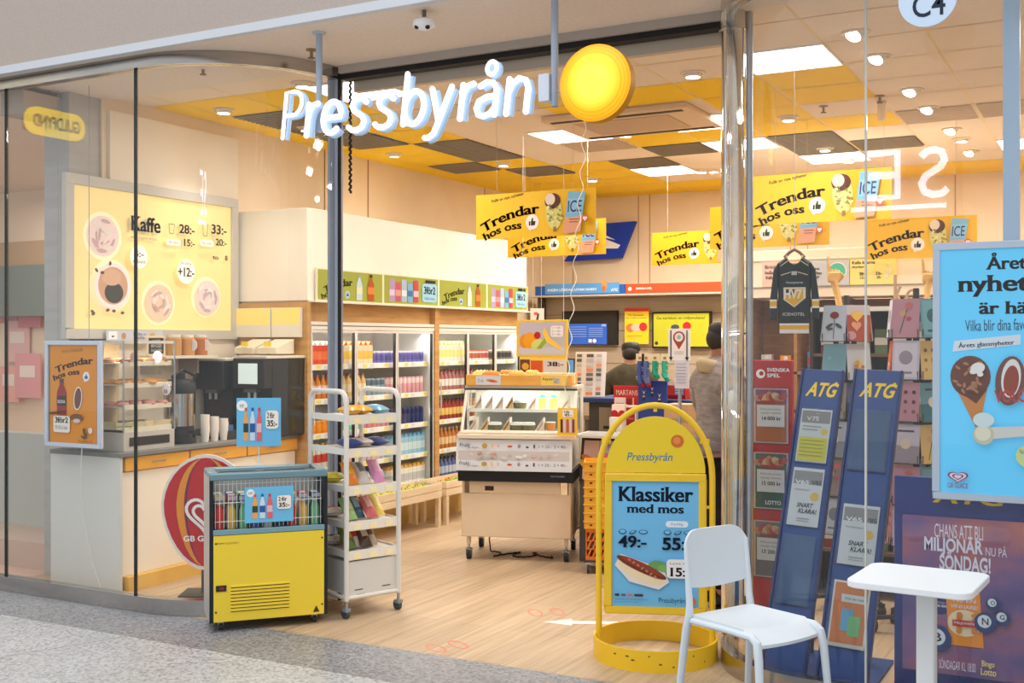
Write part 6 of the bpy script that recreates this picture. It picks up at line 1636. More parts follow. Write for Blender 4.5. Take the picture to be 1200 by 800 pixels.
a = Art(w_, .16, frame((0, -.0015, 0))); a.rect(.05, .7, .95, .98, (240, 220, 206)); a.rect(.45, .2, .92, .66, (150, 140, 190)); a.rect(.5, .3, .88, .34, WHITE); a.rect(.5, .44, .88, .48, WHITE); a.build('print', t)

# ------------------------------------------------------------------ people
def skin(name, verts, edges, mt, parent=None, sub=2, root=0):
    me = bpy.data.meshes.new(name); me.from_pydata([v[:3] for v in verts], edges, [])
    o = bpy.data.objects.new(name, me); COL.objects.link(o)
    o.modifiers.new('skin', 'SKIN').use_smooth_shade = True
    s_ = o.modifiers.new('sub', 'SUBSURF'); s_.levels = sub; s_.render_levels = sub
    if not me.skin_vertices: me.skin_vertices.new()
    for i, v in enumerate(verts):
        r_ = v[3]
        me.skin_vertices[0].data[i].radius = r_ if isinstance(r_, tuple) else (r_, r_)
        me.skin_vertices[0].data[i].use_root = (i == root)
    me.materials.append(mt); o.parent = parent
    return o
def person(label, loc, rz, sc, jacket, trousers, skinc, cap, hood=None, armpose=((.25, .02, 1.16), (.25, -.16, 1.02)), lean=0.0, sleeve=None):
    t = thing('person', label, 'person', loc, rz); t.scale = (sc, sc, sc)
    L = lambda x, y, z: (x, y - lean * max(0, z - .95), z)
    V = []; E = []
    def v(x, y, z, r): V.append(L(x, y, z) + (r,)); return len(V) - 1
    def e(a, b): E.append((a, b))
    pel = v(0, 0, .96, (.15, .11)); wa = v(0, .0, 1.12, (.14, .10)); ch = v(0, .01, 1.32, (.16, .11)); ub = v(0, .015, 1.43, (.12, .09)); nk = v(0, .01, 1.51, .058); hb = v(0, -.01, 1.58, (.070, .080)); hm = v(0, -.012, 1.66, (.078, .096)); ht = v(0, .0, 1.73, (.062, .078))
    for a_, b_ in ((pel, wa), (wa, ch), (ch, ub), (ub, nk), (nk, hb), (hb, hm), (hm, ht)): e(a_, b_)
    hands = []
    for s_ in (-1, 1):
        sh = v(s_ * .175, .02, 1.42, .062); el = v(s_ * armpose[0][0], armpose[0][1], armpose[0][2], .045); wr = v(s_ * armpose[1][0], armpose[1][1], armpose[1][2], .030)
        d = (Vector(V[wr][:3]) - Vector(V[el][:3])).normalized()
        pm = Vector(V[wr][:3]) + d * .07
        p_ = len(V); V.append(tuple(pm) + ((.036, .016),))
        e(ub, sh); e(sh, el); e(el, wr); e(wr, p_)
        hands.append((Vector(V[wr][:3]), d, s_))
        hp_ = v(s_ * .09, 0, .90, .10); kn = v(s_ * .10, -.015, .50, .062); an = v(s_ * .105, .02, .10, .042); to = v(s_ * .12, -.12, .045, .036)
        e(pel, hp_); e(hp_, kn); e(kn, an); e(an, to)
    body = skin('body', V, E, mat(skinc, .55), t)
    # face, ears and fingers belong to the body's own skin
    fm = MB(); HZ = 1.655
    hc = Vector(L(0, -.012, HZ))
    fm.tube([hc + Vector((0, -.088, .02)), hc + Vector((0, -.108, -.012)), hc + Vector((0, -.094, -.022))], [.009, .015, .010], skinc, 8)
    for s_ in (-1, 1):
        fm.ball(hc + Vector((s_ * .079, .008, -.005)), (.012, .022, .034), skinc, 10, 8)
    fm.tube([hc + Vector((-.025, -.086, -.052)), hc + Vector((0, -.093, -.054)), hc + Vector((.025, -.086, -.052))], .006, tuple(int(c_ * .8) for c_ in skinc), 6)
    for w_, d, s_ in hands:
        side = Vector((1, 0, 0)) if abs(d.x) < .8 else Vector((0, 1, 0))
        side = (side - d * side.dot(d)).normalized(); nn = d.cross(side)
        for k, ln in enumerate((.066, .076, .072, .056)):
            b_ = w_ + d * .095 + side * (.026 - .017 * k)
            fm.tube([b_ - d * .02, b_ + d * ln * .45, b_ + d * ln * .75 + nn * .014 * s_, b_ + d * ln * .8 + nn * .034 * s_], [.0095, .009, .0085, .007], skinc, 7)
        b_ = w_ + d * .035 + side * .03
        fm.tube([b_, b_ + side * .028 + d * .026, b_ + side * .03 + d * .058], [.011, .010, .008], skinc, 7)
    fm.build('hands_and_features', body)
    for s_ in (-1, 1):
        em = MB(); em.ball(hc + Vector((s_ * .031, -.083, .012)), (.011, .009, .009), (236, 232, 226), 10, 6); em.ball(hc + Vector((s_ * .031, -.090, .012)), (.005, .004, .005), (60, 44, 34), 8, 6); em.build('eye', body)
    # hair, cap
    hm_ = MB(); prof = [(.0, .0)]
    hm_.ball(hc + Vector((0, .022, .012)), (.086, .094, .088), (56, 46, 38), 18, 10); hm_.build('hair', t)
    cm = MB(); c0 = hc + Vector((0, .004, .035)); 
    cm.lathe([(.092, -.005), (.096, .02), (.092, .055), (.07, .078), (.03, .087), (0, .088)], cap, 22, tuple(c0), Matrix.Identity(4))
    cm.tube([c0 + Vector((.07 * math.sin(R(x)), -.075 - .075 * math.cos(R(x)), .012)) for x in range(-80, 81, 16)], .006, cap, 6)
    vs = [tuple(c0 + Vector((.078 * math.sin(R(x)), -.05 - .10 * math.cos(R(x)), .010))) for x in range(-80, 81, 16)]
    cm.add(vs, [tuple(range(len(vs)))], cap); co = cm.build('cap', t)
    # jacket
    V, E = [], []
    pel = v(0, .0, .88, (.19, .145)); wa = v(0, .0, 1.08, (.185, .14)); ch = v(0, .015, 1.30, (.20, .145)); ub = v(0, .02, 1.45, (.17, .12)); nk = v(0, .02, 1.585, (.078, .080))
    for a_, b_ in ((pel, wa), (wa, ch), (ch, ub), (ub, nk)): e(a_, b_)
    for s_ in (-1, 1):
        sh = v(s_ * .19, .02, 1.40, .092); el = v(s_ * (armpose[0][0] + .01), armpose[0][1], armpose[0][2], .074); w0 = Vector(L(s_ * armpose[0][0], armpose[0][1], armpose[0][2])); w1 = Vector(L(s_ * armpose[1][0], armpose[1][1], armpose[1][2])); q = w0.lerp(w1, .93); V.append(tuple(q) + (.052,)); e(ub, sh); e(sh, el); e(el, len(V) - 1)
    skin('jacket', V, E, jacket, t)
    if sleeve:
        for s_ in (-1, 1):
            m = MB(); sh = Vector(L(s_ * .195, .02, 1.36)); el = Vector(L(s_ * (armpose[0][0] + .01), armpose[0][1], armpose[0][2]))
            m.tube([sh.lerp(el, f) for f in (.05, .3, .6, .9)], [.098, .1, .094, .084], sleeve, 14); m.build('sleeve_panel', t)
    if hood:
        m = MB(); m.tube([Vector(L(.105 * math.sin(R(x)), .045 + .085 * math.cos(R(x)), 1.475 + .03 * math.cos(R(x)))) for x in range(0, 360, 24)], .030, hood, 10, True, None, (1.5, .8)); m.build('hood', t)
    V, E = [], []
    pel = v(0, 0, .95, (.17, .13))
    for s_ in (-1, 1):
        hp_ = v(s_ * .095, 0, .86, .115); kn = v(s_ * .10, -.01, .50, .085); an = v(s_ * .105, .02, .10, .07)
        e(pel, hp_); e(hp_, kn); e(kn, an)
    skin('trousers', V, E, trousers, t)
    for s_ in (-1, 1):
        m = MB(); m.tube([(s_ * .105, .06, .045), (s_ * .11, -.02, .05), (s_ * .118, -.10, .042), (s_ * .122, -.17, .034)], [.036, .046, .044, .028], (36, 34, 34), 12, flat=(.9, 1.05)); m.box((s_ * .115 - .04, -.18, 0), (s_ * .115 + .04, .085, .015), (24, 24, 24)); m.build('shoe', t)
    return t
FAB_O = noise_mat('olive_jacket', [(.3, (66, 58, 42)), (.7, (84, 76, 56))], nscale=14, rough=.85, bump=.4)
FAB_G = noise_mat('grey_jacket', [(.3, (128, 114, 108)), (.7, (160, 146, 138))], (4, 4, 14), 3, 5, .5, 0, .8)
FAB_D = noise_mat('dark_jacket', [(.3, (74, 66, 62)), (.7, (98, 88, 82))], nscale=14, rough=.8, bump=.4)
FAB_K = noise_mat('black_trousers', [(.3, (20, 20, 22)), (.7, (30, 30, 32))], nscale=20, rough=.9)
pc = onY(839, 400, 7.05)
person('person in dark cap, grey hooded jacket and black trousers standing at the checkout', (pc.x, 7.05, 0), R(133), 1.03, FAB_G, FAB_K, (176, 120, 92), (50, 42, 38), (186, 160, 122), ((.24, -.06, 1.18), (.2, -.28, 1.08)), .06, FAB_G)
pc = onY(739, 400, 9.95)
person('person in black cap and dark olive jacket standing with back turned behind the checkout', (pc.x, 9.95, 0), R(196), .955, FAB_O, FAB_K, (196, 150, 120), (30, 28, 28), None, ((.27, -.02, 1.15), (.2, -.2, 1.0)), .02)

# ------------------------------------------------------------------ right-hand window: racks, posters
def leaf(a, x0, y0, x1, y1, kind):
    w_, h_ = x1 - x0, y1 - y0
    X = lambda f: x0 + w_ * f
    Y = lambda f: y0 + h_ * f
    if kind in ('r1', 'r2', 'r3'):
        c_ = {'r1': (206, 110, 40), 'r2': (40, 96, 70), 'r3': (120, 116, 116)}[kind]
        a.rect(x0, y0, x1, y1, (214, 200, 196)); a.rect(X(.05), Y(.02), X(.95), Y(.98), c_); a.rect(X(.05), Y(.72), X(.95), Y(.98), {'r1': (140, 60, 110), 'r2': (60, 110, 90), 'r3': (140, 130, 126)}[kind])
        for i in range(8): a.ell(X(.15 + .1 * i), Y(.82 + .04 * (i % 2)), .02, .014, [(226, 150, 90), (200, 60, 60), (236, 200, 150)][i % 3], 30 * i, 8)
        a.rect(X(.2), Y(.72), X(.8), Y(.78), (190, 60, 50)); a.rect(X(.1), Y(.30), X(.9), Y(.70), (226, 224, 222))
        a.text('Dela på potten', X(.2), Y(.60), X(.8), Y(.64), (90, 80, 80), 0); a.text('varje vecka', X(.2), Y(.53), X(.8), Y(.57), (90, 80, 80), 0); a.text({'r1': '14 000 kr', 'r2': '15 000 kr', 'r3': '13 200 kr'}[kind], X(.25), Y(.42), X(.8), Y(.49), (50, 44, 44), .02)
        if kind == 'r2': a.text('LOTTO', X(.35), Y(.08), X(.8), Y(.15), WHITE, .02)
    elif kind == 'b1':
        a.rect(x0, y0, x1, y1, (220, 220, 216)); a.rect(X(.04), Y(.74), X(.96), Y(.97), (150, 140, 136)); a.rect(X(.04), Y(.03), X(.96), Y(.47), (226, 214, 40)); a.ell(X(.82), Y(.58), .011, .011, (236, 200, 50))
        a.text('V75', X(.2), Y(.78), X(.6), Y(.86), (236, 236, 230), .01); a.rect(X(.1), Y(.66), X(.7), Y(.68), (160, 156, 150)); a.rect(X(.1), Y(.6), X(.6), Y(.62), (160, 156, 150))
        for i in range(5): a.rect(X(.1), Y(.40 - .07 * i), X(.85), Y(.415 - .07 * i), (180, 170, 60))
    elif kind == 'b2':
        a.rect(x0, y0, x1, y1, (220, 220, 220)); a.rect(X(.04), Y(.72), X(.96), Y(.95), (150, 146, 144)); a.text('V65', X(.1), Y(.72), X(.55), Y(.79), WHITE, .02); a.text('V85', X(.62), Y(.72), X(.95), Y(.80), (40, 50, 60), .02)
        a.ell(X(.78), Y(.52), .014, .014, (236, 190, 60)); a.text('Andelsspel', X(.12), Y(.60), X(.6), Y(.64), (130, 130, 130), 0)
        a.text('SNART', X(.25), Y(.32), X(.75), Y(.40), (40, 40, 44), .02, slant=.2); a.text('KLARA!', X(.32), Y(.22), X(.88), Y(.30), (40, 40, 44), .02, slant=.2); a.rect(X(.3), Y(.12), X(.7), Y(.135), (150, 150, 150)); a.rect(X(.3), Y(.08), X(.7), Y(.09), (150, 150, 150))
    elif kind == 'b3':
        a.rect(x0, y0, x1, y1, (226, 218, 206)); a.rect(X(.05), Y(.06), X(.95), Y(.97), (222, 122, 40)); a.rect(X(.25), Y(.68), X(.9), Y(.8), (220, 220, 216)); a.text('Vinn en resa', X(.33), Y(.72), X(.85), Y(.76), (80, 80, 80), .01); a.rect(X(.3), Y(.25), X(.62), Y(.58), (90, 170, 210)); a.rect(X(.5), Y(.18), X(.82), Y(.48), (120, 196, 120))
    elif kind == 'empty':
        a.rect(x0, y0, x1, y1, (44, 84, 130)); a.rect(X(.06), Y(.06), X(.94), Y(.94), (52, 92, 138))
# red rack
Yr = 6.35
x0_, x1_ = onY(880, 560, Yr).x, onY(928, 560, Yr).x; zt_ = onY(904, 422, Yr).z
t = thing('lottery_rack', 'tall red leaflet rack marked Svenska Spel with three coupon pockets', 'leaflet rack', (x0_, Yr, 0))
w_ = x1_ - x0_
m = MB(); m.box((0, 0, .14), (w_, .05, zt_), (180, 26, 22)); m.build('board', t, .004)
m = MB(); m.box((-.03, -.06, 0), (w_ + .1, .2, .05), (170, 24, 20)); m.box((.04, .0, .05), (w_ - .04, .05, .14), (150, 24, 20)); m.build('foot', t)
a = Art(w_, zt_ - .14, frame((0, -.0005, .14))); hh = zt_ - .14
fz = lambda v: (onY(904, v, Yr).z - .14) / hh
a.ell(.24, fz(438), .018, .018, WHITE); a.ell(.26, fz(437.5), .009, .009, (180, 26, 22)); a.text('SVENSKA', .40, fz(435.5), .95, fz(431), WHITE, .02); a.text('SPEL', .40, fz(442), .72, fz(437.5), WHITE, .02); a.build('lettering', t)
for k, (v0, v1, kd) in enumerate(((455, 519, 'r1'), (530, 596, 'r2'), (610, 676, 'r3'))):
    m = MB(); m.box((.02, -.02, onY(904, v1, Yr).z), (w_ - .02, -.012, onY(904, v0, Yr).z), PLEXI); m.box((.02, -.02, onY(904, v1, Yr).z - .006), (w_ - .02, 0, onY(904, v1, Yr).z), PLEXI); pk = m.build('pocket', t)
    a = Art(w_, hh, frame((0, -.006, .14))); leaf(a, .08, fz(v1), .92, fz(v0), kd); a.build('leaflet', pk)
# the two leaning blue racks
def blue_rack(ut0, ut1, ub0, ub1, label, kinds):
    Yb_, Yt_ = 5.53, 6.08
    xt0, xt1 = onY(ut0, 432, Yt_).x, onY(ut1, 432, Yt_).x
    xb0, xb1 = onY(ub0, 800, Yb_).x, onY(ub1, 800, Yb_).x
    zt_ = onY((ut0 + ut1) / 2, 432, Yt_).z
    t = thing('racing_leaflet_rack', label, 'leaflet rack', (xb0, Yb_, 0), 0, 'leaning blue leaflet racks')
    w_ = ((xt1 - xt0) + (xb1 - xb0)) / 2
    d = Vector(((xt0 + xt1) / 2 - (xb0 + xb1) / 2, Yt_ - Yb_, zt_ - .05)); ln = d.length; dz = d.normalized()
    xa = Vector((1, 0, 0)); xa = (xa - dz * xa.dot(dz)).normalized(); ya = dz.cross(xa)
    T_ = Matrix(((xa.x, ya.x, dz.x, 0), (xa.y, ya.y, dz.y, 0), (xa.z, ya.z, dz.z, .05), (0, 0, 0, 1)))
    BL = noise_mat('blue_board', [(.3, (24, 60, 122)), (.7, (30, 68, 132))], nscale=3, rough=.4)
    m = MB(T_); m.box((0, 0, 0), (w_, .03, ln), BL); m.box((-.012, -.012, 0), (.0, .035, ln), (20, 48, 104)); m.box((w_, -.012, 0), (w_ + .012, .035, ln), (20, 48, 104)); m.build('board', t, .003)
    a = Art(w_, ln, T_, -.001); a.text('ATG', .12, .905, .88, .955, (246, 206, 30), .03, slant=.28); a.ell(.9, .955, .004, .004, (246, 206, 30)); a.build('lettering', t)
    for (f1, f0, kd) in kinds:
        m = MB(T_); m.box((.015, -.022, f0 * ln), (w_ - .015, -.016, f1 * ln), PLEXI); m.box((.015, -.022, f0 * ln - .006), (w_ - .015, 0, f0 * ln), PLEXI); pk = m.build('pocket', t)
        a = Art(w_, ln, T_, -.006); leaf(a, .1, f0, .9, f1, kd); a.build('leaflet', pk)
    m = MB(); m.tube([Vector((w_ / 2, 0, .05)) + d * .8 + Vector((0, .04, 0)), Vector((w_ / 2, .60, .012))], .012, (30, 60, 110), 8); m.build('strut', t)
    m = MB(); m.box((-.02, -.05, 0), (w_ + .02, .66, .02), (26, 58, 116)); m.box((0, -.02, .02), (w_, .05, .06), (26, 58, 116)); m.build('foot', t)
blue_rack(945, 987, 893, 943, 'left leaning blue ATG leaflet rack with a yellow coupon on top', [(.86, .68, 'b1'), (.66, .47, 'b2'), (.44, .22, 'empty')])
blue_rack(1003, 1056, 958, 1012, 'right leaning blue ATG leaflet rack with an orange coupon beside the table', [(.86, .66, 'empty'), (.55, .36, 'b2'), (.31, .11, 'b3')])
# third blue board with the purple poster
Yv = 5.56
x0_ = onY(1048, 680, Yv).x; zt_, zb_ = onY(1048, 557, Yv).z, .10
wv = .92
t = thing('lottery_board', 'wide blue ATG floor board with purple bingo lottery poster behind the table', 'display board', (x0_, Yv, 0))
m = MB(); m.box((0, 0, .0), (wv, .04, zt_), noise_mat('blue_board2', [(.3, (34, 48, 110)), (.7, (40, 56, 120))], nscale=3, rough=.35)); m.build('board', t, .003)
m = MB(); m.box((-.0, -.05, 0), (wv, .30, .03), (30, 44, 100)); m.build('foot', t)
a = Art(.3, .06, frame((.17, -.0005, zt_ - .115))); a.text('ATG', 0, 0, 1, 1, (236, 190, 30), .03, slant=.28); a.build('lettering', t)
px0, pz0, pz1 = onY(1058, 680, Yv).x - x0_, onY(1058, 782, Yv).z, onY(1058, 602, Yv).z
def sunset(name):
    m, nt, b, N, L = nodes_mat(name)
    tc = N('ShaderNodeTexCoord'); nz = N('ShaderNodeTexNoise'); rp = N('ShaderNodeValToRGB'); mp = N('ShaderNodeMapping')
    mp.inputs['Scale'].default_value = (1.2, 1, 1.9); nz.inputs['Scale'].default_value = 1.6; nz.inputs['Detail'].default_value = 4
    ramp(rp, [(.32, (66, 66, 118)), (.47, (106, 82, 132)), (.58, (150, 92, 112)), (.72, (190, 116, 92))])
    L(tc.outputs['Object'], mp.inputs[0]); L(mp.outputs[0], nz.inputs['Vector']); L(nz.outputs['Fac'], rp.inputs[0]); L(rp.outputs[0], b.inputs['Base Color'])
    b.inputs['Roughness'].default_value = .5
    return m
pw, ph = wv - px0 - .03, pz1 - pz0
m = MB(); m.box((px0, -.012, pz0), (px0 + pw, -.0, pz1), sunset('sunset_print')); m.build('poster', t)
a = Art(pw, ph, frame((px0, -.0125, pz0)))
K = 1 / pw
LG = (214, 212, 226)
def at_(u0, v0, u1, v1):
    p0_, p1_ = onY(u0, v1, Yv - .013), onY(u1, v0, Yv - .013)
    return ((p0_.x - x0_ - px0) / pw, (p0_.z - pz0) / ph, (p1_.x - x0_ - px0) / pw, (p1_.z - pz0) / ph)
a.text('CHANS ATT BLI', *at_(1095, 617, 1152, 629), LG, .0); a.text('MILJONÄR', *at_(1083, 630, 1152, 649), LG, .03); a.text('NU PÅ', *at_(1155, 640, 1180, 651), LG, .0); a.text('SÖNDAG!', *at_(1101, 650, 1161, 667), LG, .03)
q = at_(1094, 700, 1111, 718); a.ell((q[0] + q[2]) / 2, (q[1] + q[3]) / 2, (q[3] - q[1]) * .52, (q[3] - q[1]) * .52, (44, 44, 100)); a.text('Över', q[0] + .01, q[1] + (q[3] - q[1]) * .62, q[2] - .01, q[1] + (q[3] - q[1]) * .75, LG, .0); a.text('800 000', q[0] + .006, q[1] + (q[3] - q[1]) * .4, q[2] - .006, q[1] + (q[3] - q[1]) * .55, LG, .02)
q = at_(1108, 695, 1153, 754); a.poly([(q[0], q[3]), (q[2] - .02, q[3]), (q[2], q[1]), (q[0] + .02, q[1])], (226, 140, 40)); a.text('Nu EN', q[0] + .04, q[3] - .07, q[2] - .04, q[3] - .045, LG, .01); a.text('VINNARE!', q[0] + .025, q[3] - .11, q[2] - .03, q[3] - .085, LG, .01)
cx, cy = (q[0] + q[2]) / 2, q[1] + (q[3] - q[1]) * .42; a.ell(cx, cy, .10, .085, (226, 206, 170))
for i in range(14): a.ell(cx + .05 * math.cos(i * 2.1) , cy + .055 * math.sin(i * 1.7), .018, .014, (206, 130, 60), 0, 8)
a.rect(cx - .06, cy - .02, cx + .06, cy + .02, (190, 60, 40)); a.text('MILJONEN', cx - .05, cy - .01, cx + .05, cy + .01, LG, .01)
for ch, (u, v, r_) in zip('BNGO', ((1099, 747, 14), (1155, 729, 11), (1175, 724, 8), (1164, 707, 7))):
    q = at_(u - r_, v - r_, u + r_, v + r_); rr_ = (q[3] - q[1]) / 2; cx, cy = (q[0] + q[2]) / 2, (q[1] + q[3]) / 2
    a.ell(cx, cy, rr_, rr_, (40, 60, 110)); a.ell(cx - .004, cy + .01, rr_ * .62, rr_ * .62, (206, 216, 226)); a.text(ch, cx - rr_ * .3 * ph / pw, cy - rr_ * .3 + .008, cx + rr_ * .3 * ph / pw, cy + rr_ * .36 + .008, (50, 50, 56), .02)
q = at_(1090, 771, 1095, 777); a.poly([(q[0], q[1]), (q[2], q[1]), (q[2], q[3])], (236, 100, 120)); a.text('SÖNDAGAR KL 18:00', *at_(1101, 774, 1144, 781), LG, .0); a.text('Bingo', *at_(1151, 774, 1166, 781), (226, 206, 120), .02); a.text('Lotto', *at_(1150, 783, 1168, 789), (226, 206, 120), .02)
a.build('poster_print', t)
# sky blue ice cream poster on a suspended frame
Yi = 5.50
x0_ = onY(1093, 430, Yi).x; z0_, z1_ = onY(1093, 584, Yi).z, onY(1093, 285, Yi).z
wi, hi = .78, z1_ - z0_
t = thing('ice_cream_poster', 'large sky blue ice cream poster in silver frame in the right window', 'poster', (x0_, Yi, z0_))
e = .032
m = MB()
for a_, b_ in (((0, 0, 0), (wi, .03, e)), ((0, 0, hi - e), (wi, .03, hi)), ((0, 0, e), (e, .03, hi - e)), ((wi - e, 0, e), (wi, .03, hi - e))): m.box(a_, b_, mat((190, 204, 220), .35, .3))
m.build('frame', t, .003)
m = MB(); m.box((e, .008, e), (wi - e, .02, hi - e), (90, 120, 140)); m.build('backing', t)
pw, ph = wi - 2 * e, hi - 2 * e
a = Art(pw, ph, frame((e, .0075, e))); a.fill(mat((92, 196, 240), .5, 0, .22))
def ai(u0, v0, u1, v1):
    p0_, p1_ = onY(u0, v1, Yi), onY(u1, v0, Yi)
    return ((p0_.x - x0_ - e) / pw, (p0_.z - z0_ - e) / ph, (p1_.x - x0_ - e) / pw, (p1_.z - z0_ - e) / ph)
q = ai(1155, 294, 1212, 316); a.text('Årets', *q, INK, .012, True)
q = ai(1122, 320, 1240, 348); a.text('nyheter', *q, INK, .012, True)
q = ai(1147, 352, 1222, 368); a.text('är här!', *q, INK, .012, True)
q = ai(1131, 374, 1226, 388); a.text('Vilka blir dina favoriter?', *q, (30, 60, 90), .0, rot=1)
q = ai(1116, 398, 1196, 412); a.poly([(q[0], q[1]), (q[2], q[1] + .03), (q[2], q[3] + .022), (q[0] + .01, q[3] - .005)], (220, 232, 240)); q = ai(1123, 401, 1189, 409); a.text('Årets glassnyheter', *q, INK, .0, True, rot=4)
cx, cy, _, _ = ai(1137, 440, 1138, 441); r1 = .077
a.poly([(cx - r1 * .9 * ph / pw, cy - .02), (cx + r1 * .9 * ph / pw, cy - .02), (cx + .055, cy - .2), (cx + .03, cy - .205)], (206, 130, 60)); a.ell(cx, cy, r1, r1 * 1.1, (110, 60, 40)); a.poly([(cx - r1 * .8 * ph / pw, cy - .05), (cx + r1 * .85 * ph / pw, cy - .05), (cx + .035, cy - .11)], (96, 50, 34))
rn = random.Random(6)
for i in range(22): a.ell(cx + rn.uniform(-.09, .09), cy + rn.uniform(-.06, .06), .012, .006, (176, 120, 84), rn.uniform(0, 180), 8)
a.ell(cx + .045, cy + .035, .028, .022, (240, 236, 230), 20); a.ell(cx + .02, cy + .02, .014, .01, (240, 236, 230)); a.ell(cx + .06, cy + .01, .012, .01, (240, 236, 230))
cx2, cy2, _, _ = ai(1184, 445, 1185, 446)
a.ell(cx2, cy2, .055, .10, (110, 70, 60), -6); a.ell(cx2 + .005, cy2 + .01, .036, .078, (236, 228, 224), -6); a.ell(cx2 + .006, cy2 + .0, .028, .062, (150, 60, 40), -6)
q = ai(1166, 458, 1236, 472); a.text('VOLCANO', *q, (190, 60, 60), .03, rot=3); 
cx3, cy3, _, _ = ai(1153, 508, 1154, 509)
a.poly([(cx3, cy3 + .03), (cx3 + .36, cy3 + .045), (cx3 + .36, cy3 + .01), (cx3, cy3 - .02)], (216, 214, 206)); a.ell(cx3, cy3, .040, .040, (206, 200, 170)); a.ell(cx3 - .005, cy3 + .005, .030, .030, (232, 226, 200)); a.ell(cx3, cy3 + .06, .04, .03, (214, 230, 230))
cx4, cy4, _, _ = ai(1199, 533, 1200, 534); a.ell(cx4 + .03, cy4, .045, .045, (214, 224, 150)); a.text('Sjung', cx4 - .02, cy4 + .008, cx4 + .06, cy4 + .025, (60, 90, 60), 0)
cx5, cy5, _, _ = ai(1123, 557, 1124, 558)
for s_, c_ in ((1.0, (170, 30, 100)), (.8, (214, 226, 240)), (.55, (170, 30, 100)), (.36, (214, 226, 240))):
    a.poly([(cx5 + .062 * s_ * math.sin(R(x)) ** 3, cy5 + .026 * s_ * (13 * math.cos(R(x)) - 5 * math.cos(R(2 * x)) - 2 * math.cos(R(3 * x)) - math.cos(R(4 * x))) / 16) for x in range(0, 360, 10)], c_)
q = ai(1111, 566, 1135, 570.5); a.text('GB GLACE', *q, (150, 40, 110), .01)
a.build('print', t)
m = MB(); xr = onY(1185, 100, Yi).x - x0_; m.box((xr - .035, .012, hi), (xr + .035, .026, 3.50 - z0_), mat((168, 190, 212), .4, .4)); m.build('hanger_bar', t)

# ------------------------------------------------------------------ hockey shirt on its hanger
Yj = 6.95
pj = onY(931, 304, Yj)
t = thing('hockey_shirt', 'small dark green and yellow hockey shirt lettered HV71 on a hanger', 'shirt', (pj.x, Yj, pj.z), R(12))
GR = noise_mat('shirt_fabric', [(.3, (34, 44, 44)), (.7, (44, 54, 54))], (6, 6, 20), 3, 4, .8, 0, .3)
sc = (onY(958, 350, Yj).x - onY(903, 350, Yj).x) / .29
def P2(pts): return [(x * sc, z * sc) for x, z in pts]
body_ = [(-.10, -.02), (-.05, .015), (-.03, -.015), (0, -.03), (.03, -.015), (.05, .015), (.10, -.02), (.098, -.2), (.095, -.45), (-.095, -.45), (-.098, -.2)]
def puff(pts, th, mt, nm, par, y0=0):
    m = MB(); n_ = len(pts); cx = sum(p[0] for p in pts) / n_; cz = sum(p[1] for p in pts) / n_
    ins = [((x - cx) * .86 + cx, (z - cz) * .93 + cz) for x, z in pts]
    for s_ in (-1, 1):
        vs = [(x, y0, z) for x, z in pts] + [(x, y0 + s_ * th, z) for x, z in ins]
        m.add(vs, [(i, (i + 1) % n_, n_ + (i + 1) % n_, n_ + i) for i in range(n_)] + [tuple(range(n_, 2 * n_))], mt)
    return m.build(nm, par)
bd_ = puff(P2(body_), .03, GR, 'body', t)
for s_ in (-1, 1):
    sl = puff(P2([(s_ * .10, -.02), (s_ * .125, -.06), (s_ * .15, -.26), (s_ * .148, -.37), (s_ * .105, -.37), (s_ * .098, -.16)]), .022, GR, 'sleeve', t)
    m = MB()
    for (z0_, z1_, c_) in ((-.30, -.288, WHITE), (-.288, -.258, (240, 190, 40)), (-.258, -.246, WHITE)):
        m.quad([(s_ * .106 * sc, -.023, z0_ * sc), (s_ * .147 * sc, -.023, z0_ * sc), (s_ * .148 * sc, -.023, z1_ * sc), (s_ * .104 * sc, -.023, z1_ * sc)], c_)
    m.build('stripe', sl)
a = Art(.2 * sc, .47 * sc, frame((-.1 * sc, -.0305, -.455 * sc)))
a.rect(.06, .0, .94, .05, WHITE); a.rect(.06, .05, .94, .105, (240, 190, 40)); a.rect(.06, .105, .94, .13, WHITE)
a.text('ICEHOTEL', .16, .23, .82, .27, (200, 206, 206), .01); a.poly([(.18, .60), (.18, .44), (.5, .34), (.84, .46), (.84, .60)], (236, 236, 230)); a.poly([(.2, .585), (.2, .45), (.5, .355), (.82, .47), (.82, .585)], (236, 186, 50)); a.rect(.22, .5, .50, .575, (44, 50, 50)); a.text('HV71', .2, .45, .82, .575, (244, 240, 226), .04)
a.text('Husqvarna', .26, .64, .76, .68, (200, 206, 206), .01); a.line([(.1, .76), (.4, .80)], .012, (214, 200, 150)); a.line([(.6, .80), (.9, .76)], .012, (214, 200, 150)); a.line([(.08, .88), (.36, .96)], .012, (214, 200, 150)); a.line([(.64, .96), (.92, .88)], .012, (214, 200, 150)); a.rect(.42, .76, .58, .81, (190, 196, 196)); a.build('print', t)
m = MB(); m.tube([(-.062 * sc, .0, .012 * sc), (-.03 * sc, 0, .045 * sc), (0, 0, .062 * sc), (.03 * sc, 0, .045 * sc), (.062 * sc, 0, .012 * sc)], .010, (150, 104, 80), 8); m.tube([(0, 0, .06 * sc), (0, 0, .12 * sc), (.01, 0, .14 * sc)], .004, ALU, 6); m.build('hanger', t)
m = MB(); m.cyl((0, 0, .13 * sc), (0, 0, CEIL - pj.z), .0018, (230, 220, 206), 5); m.build('wire', t)
m = MB(); m.tube([(.05 * sc * math.sin(R(x)), -.012, -.0 + (.02 if abs(x) > 60 else -.026) * sc) for x in range(-90, 91, 20)], .006, (226, 206, 150), 6); m.build('collar', t)

